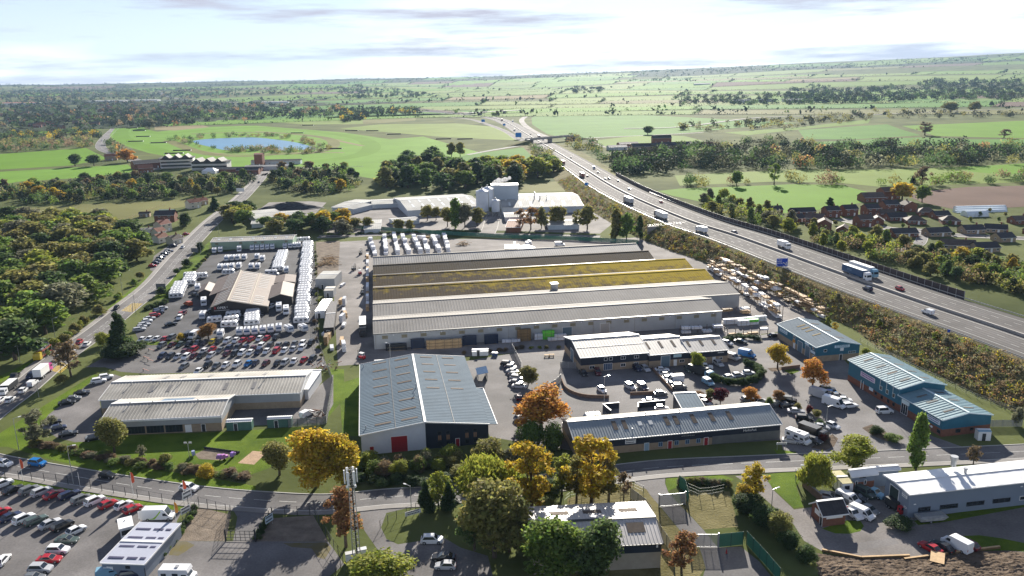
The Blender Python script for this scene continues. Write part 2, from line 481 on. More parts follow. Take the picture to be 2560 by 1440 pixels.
turf = field(pxpoly('A',(815,560),(870,490),(1060,487),(1110,540),(1480,500),(1900,488),(2560,540),(2900,590),(3150,570),(3900,780),(3000,920),(2700,870),(2400,800),(2180,790),(1900,760),(1800,805),(1640,800),(1400,745),(1100,690),(950,645),(850,600)),6,'racecourse_turf',.03)
mb = MB()
tr = smooth_path(pxpoly('A',(1500,770),(1150,665),(940,600),(900,540),(960,500),(1200,545),(1600,515),(2000,505),(2560,560),(2750,620),(2700,700),(2300,760),(1900,770)),6)
ribbon(mb,tr,-13,13,.06)
tag(mb.build('race_track',FIELD[0]),'bright green mown track curving round the lake',kind='structure')
for k,pts in enumerate([((2700,640),(2300,560),(1900,530)),((2560,690),(2150,690),(1850,700),(1560,690),(1300,630)),((2200,600),(2560,590))]):
 mb = MB(); ribbon(mb,smooth_path(pxpoly('A',*pts),6),-4,4,.07)
 tag(mb.build('path',FIELD[7]),kind='structure')
mb = MB(); ribbon(mb,smooth_path(pxpoly('A',(1250,600),(1500,690),(1800,715),(2100,700),(2330,690),(2480,640),(2420,580),(2100,545),(1700,540),(1420,550)),6),-9,9,.075)
tag(mb.build('lake_shore',FIELD[4]),kind='structure')
water = mat('lake_water',(.07,.2,.34),.45,.08,.02,spec=.2)  # blue of the reflected upper sky is painted into the base colour
lake = sheet('lake',smooth_path(pxpoly('A',(1420,605),(1500,592),(1640,583),(1880,577),(2050,592),(2180,610),(2290,636),(2350,662),(2200,668),(2080,674),(1950,655),(1700,672),(1560,645),(1470,625)),4),.12,water)
rng = random.Random(3)
rings = [1980]
while rings[-1] < 9600: rings.append(rings[-1] * 1.105)
AZ = []
for k,r in enumerate(rings):
 st = max(2.6,math.degrees(330 / r) * 1.5)
 AZ.append(st)
FAR_EDGES = []
def far_pt(r,az):
 return Vector((r * math.sin(R_(az)),r * math.cos(R_(az)),0))
def far_cells():
 for k in range(len(rings) - 1):
  st = AZ[k]; az = -40 + rng.random() * st
  tilt = rng.uniform(-.05,.05)
  prev = None
  while az < 42:
   w_ = st * rng.uniform(.6,1.5)
   def pt(r,a): return far_pt(r * (1 + tilt * (a / 20) + .018 * math.sin(a * .9 + k)),a + k * .37)
   q = [pt(rings[k],az),pt(rings[k],az + w_),pt(rings[k + 1],az + w_ + .5),pt(rings[k + 1],az + .5)]
   yield k,az,q
   az += w_
for k,az,qd in far_cells():
 c = (qd[0] + qd[2]) / 2
 a = math.degrees(math.atan2(c.x,c.y)); d = c.length
 px_ = proj((c.x,c.y,terr(c.x,c.y)))[0]
 wood = (px_ < 900 and d < 4300) or (px_ < 520) or d > 7600
 green = 0.0 if (px_ < 420 and d < 3000) else (0.28 if wood else 0.97)
 FAR_EDGES.append((qd,wood,d,px_))
 if rng.random() < green:
  mi = rng.choices([0,1,2,3,4,5,7],[4,5,6,2.5,2,1.2,.8])[0]
  drape(qd,mi,.5)
 elif wood: drape(qd,8,.5,'woodland_floor')
# ================================================================== roads
def road(name,pts,half,m,label,z=.014,foot=(),mark=True,centre='dash',n=8,edge=False,fw=2.0):
 p = smooth_path(pts,n)
 mb = MB(); ribbon(mb,p,-half,half,z)
 o = tag(mb.build(name,m),label,kind='structure')
 kb = MB(); any_k = False
 for sd in (-1,1):
  if sd in foot:
   fm = MB(); strip3(fm,p,sd * (half + .3),sd * (half + .3 + fw),0,.11)
   fm.build('footway',pathm,o)
  strip3(kb,p,sd * half,sd * (half + .28),-.02,.125)
 kb.build('kerb',kerbm,o)
 if mark:
  mk = MB()
  if centre == 'dash': dashes(mk,p,0,4,2,.15,z + .005)
  if centre == 'hatch':
   dashes(mk,p,-1.3,4,1.5,.14,z + .005); dashes(mk,p,1.3,4,1.5,.14,z + .005)
  if edge:
   for s_ in (-1,1): ribbon(mk,p,s_ * (half - .4) - .07,s_ * (half - .4) + .07,z + .005)
  mk.build('lane_marking',linem,o)
 return o,p
roadA,pathA = road('road',[U(-330,1290),U(-180,1160),U(-20,1030),U(47,980),U(148,896),U(244,829),U(312,775),U(391,711),U(454,637),U(527,560),U(571,523),U(611,489),U(648,449),U(657,436),U(662,425)],
     4.9,asph2,'main road running from lower left up past the caravan yard',foot=(-1,),centre='hatch')
roadB,pathB = road('estate_road',[W('G',-900,380),W('G',-420,500),W('G',0,600),W('G',380,668),W('G',900,755),W('G',1450,832),W('G',1900,872),W('G',2400,893),W('H',350,852),W('H',700,832),W('H',1100,790),W('H',1500,745),W('H',1900,690),W('H',2250,645),W('I',0,622),W('I',500,600),W('I',900,583),W('I',1500,560),W('I',2000,538),W('I',2560,512),W('I',3300,478)],
     3.4,asph,'estate road crossing the whole foreground',foot=(1,),fw=1.5)
mb = MB()
pm = resample(pathA,2.2); sdv = side_dirs(pm)
for i in range(60,min(len(pm),170)):
 a = pm[i] - sdv[i] * 1.1; b = pm[min(i + 1,len(pm) - 1)] + sdv[i] * 1.1
 dv = (b - a).normalized() * .0; nrm = Vector((-(b - a).y,(b - a).x,0)).normalized() * .09
 mb.add([a - nrm + Vector((0,0,.021)),b - nrm + Vector((0,0,.021)),b + nrm + Vector((0,0,.021)),a + nrm + Vector((0,0,.021))],[(0,1,2,3)])
mb.build('hatch_marking',linem,roadA)
for k_,(c0,c1,c2,c3) in enumerate((((905,645),(985,590),(1060,592),(985,655)),((385,1090),(450,1030),(520,1050),(450,1110)))):
 a,b,c,d = [W('D',*q) + Vector((0,0,.026)) for q in (c0,c1,c2,c3)]; mb = MB()
 for i in range(7):
  t = i / 6
  for p,q in ((a.lerp(b,t),d.lerp(c,t)),(a.lerp(d,t),b.lerp(c,t)),(a.lerp(b,t),a.lerp(d,t)),(b.lerp(c,t),d.lerp(c,t))):
   n_ = Vector((-(q - p).y,(q - p).x,0));
   if n_.length < .3: continue
   n_ = n_.normalized() * .08; mb.add([p - n_,q - n_,q + n_,p + n_],[(0,1,2,3)])
 mb.build('box_marking',yellowl,roadA)
road('lane',pxpoly('A',(1955,860),(1990,845),(2150,815),(2400,800),(2700,790)),3,asph2,'lane turning off the main road beside the racecourse',mark=False)
road('road',[U(290,318),U(262,345),U(252,368),U(285,385),U(335,400),U(385,425)],7,asph2,'dual road passing the racecourse grandstand',mark=True,n=6)
road('lane',pxpoly('B',(950,705),(1150,668),(1400,628),(1470,618)),3.2,asph2,'narrow lane rising to the motorway overbridge',mark=False,z=.1)
road('lane',pxpoly('B',(1700,596),(1900,578),(2300,560),(2700,540)),2.6,asph2,'lane leaving the overbridge towards the farm',mark=False,z=.1)
road('track',pxpoly('B',(1910,590),(1880,615),(1960,645),(2040,655)),2.2,concy,'pale farm track bending towards the barns',mark=False,z=.1)
road('road',[UT(1560,322),UT(1700,318),UT(1860,298),UT(1960,292),UT(2120,290),UT(2300,282),UT(2620,270)],5,asph2,'distant country road with cars beyond the fields',mark=False,z=.8)
road('slip_road',pxpoly('B',(1440,620),(1330,590),(1230,530),(1100,480),(960,440),(780,425)),5,mway,'slip road curving off the motorway on the racecourse side',mark=True,z=.12,centre='')
road('slip_road',pxpoly('B',(1530,570),(1440,530),(1370,480),(1355,440),(1420,402)),5,concy,'slip road looping up beside the round green field',mark=True,z=.12,centre='')
road('service_road',[U(795,592),U(880,590),U(1000,585),U(1120,583),U(1240,586),U(1400,590),U(1500,592)],3.4,asph2,'service road along the back of the timber yard',mark=False)
road('service_road',[U(1215,590),U(1225,570),U(1230,550),U(1240,530)],4.5,concy,'short road into the silo works',mark=False,z=.018)
road('residential_road',pxpoly('C',(1180,1180),(1330,1215),(1560,1255),(1800,1270),(2000,1300),(2400,1320),(2800,1340)),3,asph,'estate road among the brick bungalows',mark=False,foot=(-1,1))
road('residential_road',pxpoly('C',(1620,1420),(1760,1380),(1800,1330),(1790,1275)),2.7,asph,'short cul-de-sac on the housing estate',mark=False,z=.018)
MW = smooth_path([U(2900,965,7),U(2560,842,7),U(2214,725,7),U(1861,597,7),U(1710,547,7),U(1549,476,6),U(1455,419,4),U(1388,378,1.2),U(1354,358,.4),U(1310,332,.2),U(1270,308,.2),U(1240,297,.2),U(1200,290,.2)] +
                 [UT(1140,284.5) + Vector((0,0,.9)),UT(1060,278) + Vector((0,0,.9))],8)
mb = MB(); ribbon(mb,MW,-17.4,17.4,.0)
MWO = tag(mb.build('motorway',mway),'six-lane motorway with pale surface crossing from right to far centre',kind='structure')
mk = MB()
for sd in (-1,1):
 ribbon(mk,MW,sd * 2.3 - .1,sd * 2.3 + .1,.012); ribbon(mk,MW,sd * 13.4 - .1,sd * 13.4 + .1,.012)
 for o_ in (6.0,9.7): dashes(mk,MW,sd * o_,3,6,.16,.012)
mk.build('lane_marking',linem,MWO)
wear = mat('wheel_track_wear',(.11,.105,.1),.9,.15,.05,spec=.06,detail=6)
mb = MB()
for sd in (-1,1):
 for o_ in (3.3,5.1,7.0,8.8,10.7,12.4): ribbon(mb,MW,sd * o_ - .3,sd * o_ + .3,.006)
 ribbon(mb,MW,sd * 13.6,sd * 17.2,.006)
mb.build('worn_surface',wear,MWO)
mb = MB(); strip3(mb,MW,-.35,.35,0,.95)
mb.build('central_barrier',conc,MWO)
def slope(name,side,o0,o1,toe,lab,m,i0=0,i1=None):
 p = MW[i0:i1]
 a,sd = offset_path(p,side * o0),side_dirs(p)
 b = [q + d * side * (o1(q) if callable(o1) else o1) for q,d in zip(p,sd)]
 n = len(p); mb = MB()
 vs = [q + Vector((0,0,-.03)) for q in a] + [Vector((q.x,q.y,max(toe,-.03) if q.z > .3 else q.z - .03)) for q in b]
 mb.add(vs,[(i,i + 1,n + i + 1,n + i) if side > 0 else (i,n + i,n + i + 1,i + 1) for i in range(n - 1)])
 return tag(mb.build(name,m),lab,kind='structure')
i_far = 8 * 8
def toe_off(q): return 37 - 8 * max(0,min(1,(q.y - 262) / 22)) + 5 * max(0,min(1,(q.y - 380) / 40))
slope('embankment',-1,17.3,toe_off,.02,'grassy motorway embankment facing the industrial units',dryg,0,i_far)
slope('embankment',1,17.3,33,.02,'motorway embankment on the housing side',rough_g,0,i_far)
def rail(side,off,i0,i1,lab,h=.75,m=galv):
 p = offset_path(MW[i0:i1],side * off)
 r = empty('safety_barrier',p[0])
 mb = MB(); strip3(mb,[q - p[0] for q in p],-.06,.06,h - .32,h); mb.build('rail',m,r)
 mp_ = MB(); mp_.box(-.05,.05,-.05,.05,-.5,h - .05); me = mp_.mesh('post',m)
 for q in resample(p,4.5 if i1 < 40 else 9)[:130]:
  o = bpy.data.objects.new('post',me); COL.objects.link(o); o.parent = r; o.location = q - p[0]
 tag(r,lab,'barrier')
rail(-1,17.8,0,52,'steel safety barrier along the near edge of the motorway')
rail(1,17.8,0,40,'steel safety barrier along the far edge of the motorway')
fm = mat('acoustic_fence_panel',(.05,.035,.04),.6,.2,.8,spec=.4)
p = resample(offset_path(MW[14:46],19.2),4.0)
r = empty('acoustic_fence',p[0])
for i in range(len(p) - 1):
 dv = p[i + 1] - p[i]
 if i == 0:
  mb = MB(); mb.box(0.06,3.94,-.05,.05,-1,2.6); pme = mb.mesh('panel',fm)
  mb = MB(); mb.box(-.09,.09,-.09,.09,-1,2.75); qme = mb.mesh('post',galv)
 for nm,me in (('panel',pme),('post',qme)):
  o = bpy.data.objects.new(nm,me); COL.objects.link(o); o.parent = r
  o.location = p[i] - p[0]; o.rotation_euler = (0,0,math.atan2(dv.y,dv.x))
tag(r,'dark acoustic fence between the motorway and the brick houses','fence')
mb = MB(); P0,P1 = W('B',2290,1325),W('B',2570,1300)
dv = (P1 - P0); L_ = dv.length
r = empty('underpass_abutment',P0,math.atan2(dv.y,dv.x))
mb.box(0,L_,0,.8,-.2,6.2); mb.build('wall',conc,r)
mb = MB(); mb.box(0,L_,-.15,.95,6.2,6.55); mb.build('coping',kerbm,r)
mb = MB()
for k in range(int(L_ / 2) + 1): mb.box(k * 2,k * 2 + .07,.3,.37,6.55,7.6)
mb.box(0,L_,.3,.37,7.5,7.6); mb.box(0,L_,.3,.37,7.0,7.06); mb.build('railing',galv,r)
tag(r,'pale concrete underpass wall with railing below the motorway','retaining wall')
A_,B_ = W('B',1395,628),W('B',1720,598)
dv = B_ - A_; L_ = Vector((dv.x,dv.y)).length
r = empty('overbridge',(A_.x,A_.y,0),math.atan2(dv.y,dv.x))
mb = MB(); mb.box(0,L_,-5,5,5.6,6.7); mb.build('deck',conc,r)
for s_ in (-1,1):
 mb = MB(); mb.box(0,L_,s_ * 5 - .15,s_ * 5 + .15,6.7,8.0); mb.build('parapet',conc,r)
for fx in (.08,.5,.92):
 mb = MB(); mb.box(L_ * fx - .7,L_ * fx + .7,-4,4,-.2,5.6); mb.build('pier',conc,r)
tag(r,'concrete road bridge over the motorway by the green fields','bridge')
mb = MB()
for (sx,e) in ((A_,-1),(B_,1)):
 d_ = dv.normalized(); n_ = Vector((-d_.y,d_.x,0))
 a,b = sx + n_ * 5,sx - n_ * 5
 mb.add([a + Vector((0,0,5.6)),b + Vector((0,0,5.6)),b + d_ * e * 40,a + d_ * e * 40,a + n_ * 9,b - n_ * 9],
           [(0,1,2,3),(0,3,4),(1,5,2)])
tag(mb.build('bridge_ramp',rough_g),kind='structure')
A_,B_ = UT(1180,289),UT(1280,283)
dv = B_ - A_; L_ = Vector((dv.x,dv.y)).length
r = empty('overbridge',(A_.x,A_.y,terr(A_.x,A_.y)),math.atan2(dv.y,dv.x))
mb = MB(); mb.box(-30,L_ + 30,-6,6,6,7.4); mb.build('deck',conc,r)
for fx in (.2,.8):
 mb = MB(); mb.box(L_ * fx - 1,L_ * fx + 1,-5,5,-.5,6); mb.build('pier',conc,r)
tag(r,'distant interchange bridge where the motorway bends away','bridge')
road('motorway_section',[UT(690,262),UT(600,258),UT(470,250),UT(425,243),UT(405,234),UT(395,228)],13,mway,'far pale stretch of motorway among the distant woods',mark=False,z=1.2)
mb = MB(); ribbon(mb,smooth_path([UT(1010,270),UT(1080,276),UT(1160,283),UT(1200,282)],6),-16,16,1.2)
tag(mb.build('earthworks',soil),kind='structure')
# ================================================================== yards, aprons, lawns
def yard(name,k,pts,m,z,label=None): return sheet(name,pxpoly(k,*pts),z,m,label=label)
yard('car_lot','1',[(-1500,150),(0,182),(330,190),(560,195),(960,272),(1500,345),(2000,462),(2520,545),(2050,1440),(1650,2300),(-1500,2300)],asph2,.008,'asphalt sales lot in the lower left corner')
yard('gravel_plot','2',[(320,482),(760,592),(694,955),(-30,955)],gravel,.006,'bare earth plot beside the gate')
yard('gravel_plot','2',[(1330,640),(1900,600),(2110,962),(1110,962)],gravel,.006,'shaded earth plot right of the gate')
yard('gateway','2',[(760,470),(1400,515),(1215,625),(1095,960),(790,960),(850,625)],asph,.010,'asphalt gateway running in from the estate road')
yard('yard','2',[(-30,957),(2112,965),(2330,1280),(2080,1480),(1800,1900),(-900,2400),(-420,1440)],asph2,.008,'weathered mossy yard inside the gate')
moss = mat('moss_patch',(.2,.16,.03),.95,.35,.4,detail=8,col2=(.13,.12,.09))
yard('moss','2',[(-30,960),(150,962),(260,1010),(120,1110),(30,1160),(-100,1150)],moss,.0125)
yard('moss','2',[(1480,985),(2080,975),(2150,1060),(2060,1210),(1960,1180),(1880,1060),(1600,1040)],moss,.0125)
yard('drive','H',[(150,940),(600,912),(345,972),(305,1080),(345,1165),(430,1205),(600,1180),(780,1160),(900,1230),(1100,1290),(1200,1700),(600,1700),(400,1380),(270,1230),(180,1100),(150,1000)],asph2,.010,'asphalt drive curving in past the mast')
yard('apron','3',[(-120,165),(330,172),(312,230),(310,290),(345,385),(370,440),(130,440),(80,365),(-60,290)],asph2,.0165,'curved asphalt apron leading to the mesh gates')
yard('compound_drive','3',[(130,440),(370,430),(500,560),(790,870),(965,1085),(1250,1075),(1480,1260),(1750,1600),(700,1700),(815,1340),(740,1090),(530,915),(270,600)],asph,.010,'dark drive between the two mesh gates')
yard('lawn','3',[(330,178),(700,150),(1000,178),(1170,240),(1120,270),(700,215),(500,230),(440,350),(350,385),(318,290)],lawn,.012,'curved lawn by the mesh gate')
yard('enclosure_grass','3',[(590,380),(1110,390),(1220,830),(790,865),(510,560),(560,470)],dryg,.010,'mown yellowing grass inside the mesh fence')
yard('compound_grass','3',[(-900,480),(-200,240),(60,340),(260,600),(530,920),(740,1100),(810,1340),(700,1500),(-900,1900)],dryg,.006)
yard('yard','f',[(1838,1190),(1914,1187),(1932,1224),(1985,1274),(2030,1268),(2085,1230),(2230,1200),(2300,1290),(2560,1250),(2760,1230),(2760,1410),(2520,1378),(2490,1368),(2300,1394),(2150,1394),(2060,1380),(2010,1352),(1985,1312),(1922,1256),(1876,1215)],concy,.010,'pale concrete yard beside the white-roofed unit')
yard('lawn','3',[(1560,185),(1960,118),(2000,250),(1935,330),(2030,580),(1910,598),(1660,365),(1590,270)],lawn,.013,'bright triangular lawn beside the willow')
yard('lawn','4',[(1840,915),(2050,905),(2300,940),(2640,1010),(2640,1100),(2380,1080),(1930,1078)],lawn,.0145,'grass patch behind the parked red car')
yard('lawn','4',[(250,830),(540,735),(690,740),(730,800),(690,860),(560,890),(400,885)],lawn,.0145,'grass at the foot of the brick kiosk')
yard('lawn','4',[(1300,740),(2700,470),(2700,560),(1650,755),(1350,790)],lawn,.0145,'dark grass strip along the grey unit')
yard('patch','4',[(620,1000),(1080,930),(1130,1000),(700,1080)],asph2,.0145)
yard('lawn','4',[(1000,140),(2560,60),(2560,20),(1100,100)],lawn,.0145)
yard('estate_yard','f',[(1150,905),(1290,882),(1405,890),(1560,885),(1830,846),(1945,832),(2100,890),(2160,950),(2330,1090),(2420,1122),(2700,1098),(2700,1120),(2420,1130),(2000,1144),(1962,1138),(1950,1100),(1450,1130),(1340,1112),(1225,1092)],asph2,.006,'asphalt estate yard around the small units')
yard('timber_yard','f',[(840,605),(1000,596),(1500,600),(1640,590),(1740,650),(1860,690),(2055,800),(1945,830),(1830,845),(1405,890),(1290,882),(845,915),(835,760)],concy,.008,'concrete timber yard around the long warehouse')
yard('caravan_yard','D',[(1560,225),(2200,120),(2335,120),(2375,860),(1040,880),(1000,800),(1100,690),(1255,570),(1390,430)],asphd,.007,'dark asphalt caravan yard')
yard('sales_lot','D',[(640,1065),(760,1000),(900,985),(1060,905),(2360,855),(2430,1050),(2290,1085),(1100,1115),(900,1100),(780,1066)],asph,.009,'asphalt car sales lot with rows of used cars')
yard('verge','D',[(1035,885),(1330,865),(1330,885),(1040,905)],lawn,.0115)
yard('car_park','G',[(360,240),(700,-20),(850,-60),(910,-40),(740,130),(760,250),(745,420),(660,440),(560,445),(430,415),(300,330)],asph2,.009,'car park beside the two-roofed play building')
yard('service_yard','G',[(1660,100),(2330,60),(2480,-60),(2480,160),(2400,300),(1700,330),(1660,240)],asph2,.009,'service yard behind the play building')
yard('lawn','G',[(560,450),(760,400),(1650,370),(2230,330),(2260,420),(2000,640),(1850,690),(1100,590),(880,540),(400,470)],lawn,.007,'lawn in front of the play building')
yard('lawn','G',[(-300,470),(60,480),(380,575),(800,672),(1500,775),(1900,805),(1900,770),(1500,700),(860,600),(400,490),(250,440),(300,300),(560,80),(780,-40),(700,-60),(300,190),(-100,440)],lawn,.008,'long bright verge beside the estate road')
yard('lawn','1',[(-300,100),(0,98),(330,105),(740,145),(1100,205),(1500,295),(2000,385),(2540,480),(2540,545),(2000,460),(1500,343),(960,270),(560,193),(0,180),(-300,170)],lawn,.010,'bright strip of grass between the road and the sales lot')
yard('lawn','D',[(590,800),(1190,310),(1210,330),(900,590),(600,810),(250,1060),(0,1180),(-100,1180),(250,1010)],lawn,.008)
yard('lawn','D',[(1240,560),(1540,240),(1570,120),(1500,180),(1300,390),(1140,560)],lawn,.008)
yard('lawn','D',[(2460,1080),(2560,1080),(2560,1300),(2440,1440),(2390,1440)],lawn,.0075)
yard('lawn','H',[(-10,10),(150,-40),(150,400),(20,400)],lawn,.007)
yard('sandpit','G',[(1450,535),(1540,490),(1780,520),(1650,580),(1480,570)],gravel,.011,'pale gravel play patch on the lawn')
sand = mat('sand',(.4,.27,.17),.95,.25,.4,bump=.5,bscale=3)
yard('sandpit','G',[(1770,600),(1880,510),(1990,518),(1890,612)],sand,.011,'orange sand pit on the lawn')
yard('works_yard','f',[(815,585),(850,520),(1010,495),(1200,530),(1500,520),(1530,560),(1500,584),(1240,576),(1130,574),(1000,578)],concy,.007,'pale concrete yard of the silo works')
yard('timber_store_ground','f',[(790,605),(850,602),(845,700),(792,700)],gravel,.0095)
yard('forecourt','f',[(385,640),(440,600),(480,585),(462,640),(410,690),(375,675)],asph2,.0075,'forecourt by the cottages')
yard('island','5',[(2370,185),(2540,175),(2600,200),(2420,225)],soil,.011)
yard('lawn','F',[(770,1090),(850,1075),(890,1095),(830,1120)],lawn,.011)
yard('planting_bed','6',[(930,890),(1010,830),(1230,700),(1310,760),(1250,870),(1130,925)],soil,.011)
yard('planting_bed','6',[(1640,610),(1780,560),(2000,680),(2190,780),(2000,800),(1800,730)],soil,.011)
yard('lawn','5',[(2440,1110),(2700,1140),(2700,1170),(2480,1165)],lawn,.011)
def soil_bank():
 pts = pxpoly('4',(150,1100),(700,1170),(1250,1150),(1400,1150),(1930,1085),(2380,1080),(2900,1130),(3000,1900),(300,1900))
 xs = [p.x for p in pts]; ys = [p.y for p in pts]
 rg = random.Random(5); n = 110; mb = MB(); idx = {}; vs = []
 for j in range(n + 1):
  for i in range(n + 1):
   x = min(xs) + (max(xs) - min(xs)) * i / n; y = min(ys) + (max(ys) - min(ys)) * j / n
   if not inpoly(x,y,pts): continue
   dd = min(abs((Vector((x,y,0)) - (a + (b - a) * max(0,min(1,(Vector((x,y,0)) - a).dot(b - a) / (b - a).length_squared)))).length) for a,b in zip(pts,pts[1:] + pts[:1]))
   h = min(dd,6) * .13 * (1 + .35 * math.sin(x * .37 + y * .2) * math.cos(y * .51)) + rg.uniform(-.16,.22) * min(1,dd)
   idx[(i,j)] = len(vs); vs.append((x,y,max(.02,h)))
 fs = []
 for (i,j),a in idx.items():
  q = [(i,j),(i + 1,j),(i + 1,j + 1),(i,j + 1)]
  if all(c in idx for c in q): fs.append(tuple(idx[c] for c in q))
 mb.add(vs,fs)
 tag(mb.build('soil_bank',soil,smooth=True),'heaped brown earth in the lower right corner',kind='structure')
soil_bank()
# ================================================================== building kit
CACHE = {}
def cached(key,fn):
 if key not in CACHE: CACHE[key] = fn()
 return CACHE[key]
def put(name,me,parent,loc=(0,0,0),rz=0.0):
 o = bpy.data.objects.new(name,me); COL.objects.link(o)
 o.parent = parent; o.location = loc; o.rotation_euler = (0,0,rz)
 return o
def side_xf(side,L,D,u,z):
 return {'f': ((u,0,z),0.0),'b': ((L - u,D,z),math.pi),'l': ((0,D - u,z),-math.pi / 2),'r': ((L,u,z),math.pi / 2)}[side]
def window(par,side,L,D,u,z,w_,h_,fm=None,gm=None,mull=1,name='window'):
 fm,gm = fm or white,gm or glass
 def mk():
  t = .09; f = MB(); f.box(0,w_,-.07,.03,0,t); f.box(0,w_,-.07,.03,h_ - t,h_); f.box(0,t,-.07,.03,t,h_ - t); f.box(w_ - t,w_,-.07,.03,t,h_ - t)
  for k in range(1,mull + 1):
   x = w_ * k / (mull + 1); f.box(x - .04,x + .04,-.065,.03,t,h_ - t)
  g = MB(); g.box(t,w_ - t,-.03,.02,t,h_ - t)
  return f.mesh(name,fm),g.mesh('pane',gm)
 a,b = cached(('win',round(w_,2),round(h_,2),fm.name,gm.name,mull),mk)
 loc,rz = side_xf(side,L,D,u,z)
 o = put(name,a,par,loc,rz); put('pane',b,o)
 return o
def door(par,side,L,D,u,w_,h_,m,ribs=False,name=None,z=0.0,handle=True):
 def mk():
  d = MB()
  if ribs:
   n = max(3,int(h_ / .45))
   for k in range(n): d.box(0,w_,-.06,.02,h_ * k / n + .015,h_ * (k + 1) / n)
   d.box(0,w_,-.04,.02,0,h_)
  else: d.box(0,w_,-.06,.02,0,h_)
  fr = MB(); fr.box(-.1,0,-.09,.02,0,h_ + .1); fr.box(w_,w_ + .1,-.09,.02,0,h_ + .1); fr.box(0,w_,-.09,.02,h_,h_ + .1)
  hd = MB(); hd.box(w_ * .85,w_ * .85 + .12,-.11,-.06,h_ * .45,h_ * .5)
  return d.mesh('door',m),fr.mesh('door_frame',white),hd.mesh('handle',galv)
 a,b,c = cached(('door',round(w_,2),round(h_,2),m.name,ribs),mk)
 loc,rz = side_xf(side,L,D,u,z)
 o = put(name or ('roller_door' if ribs else 'door'),a,par,loc,rz); put('door_frame',b,o)
 if handle and not ribs: put('handle',c,o)
 return o
def board(par,side,L,D,u,z,w_,h_,m,text=None,tm=None,ts=None,name='sign_board',edge=None):
 mb = MB(); mb.box(0,w_,-.1,.0,0,h_)
 loc,rz = side_xf(side,L,D,u,z)
 o = mb.build(name,m,par,loc,rz)
 if edge:
  f = MB(); f.box(-.06,w_ + .06,-.08,0,-.06,0); f.box(-.06,w_ + .06,-.08,0,h_,h_ + .06); f.box(-.06,0,-.08,0,0,h_); f.box(w_,w_ + .06,-.08,0,0,h_)
  f.build('frame',edge,o)
 if text == '?': print_lines(o,w_,h_,tm or clad_navy,seed=int(w_ * 100))
 elif text: lettering(text,o,(w_ / 2,-.115,h_ / 2),(math.pi / 2,0,0),ts or h_ * .6,tm or white)
 return o
def corr(mb,e0,e1,r0,r1,period,dep,thick=.08,mi=0):
 """profiled roof sheet between eave line e0-e1 and ridge line r0-r1"""
 e0,e1,r0,r1 = map(Vector,(e0,e1,r0,r1))
 n = max(1,int((e1 - e0).length / period))
 lo,hi,bt = [],[],[]
 ts = []
 for k in range(n):
  for f,h in ((0,0),(.55,0),(.7,dep),(.88,dep)): ts.append(((k + f) / n,h))
 ts.append((1,0))
 vs = []
 for t,h in ts:
  up = Vector((0,0,h)); a = e0.lerp(e1,t); b = r0.lerp(r1,t)
  vs += [a + up,b + up]
 fs = [(2 * i,2 * i + 2,2 * i + 3,2 * i + 1) for i in range(len(ts) - 1)]
 mb.add(vs,fs,mi)
 d = Vector((0,0,-thick))
 mb.add([e0 + d,e1 + d,r1 + d,r0 + d,e0,e1,r1,r0],[(0,3,2,1),(0,1,5,4),(3,7,6,2),(0,4,7,3),(1,2,6,5)],mi)
 return mb
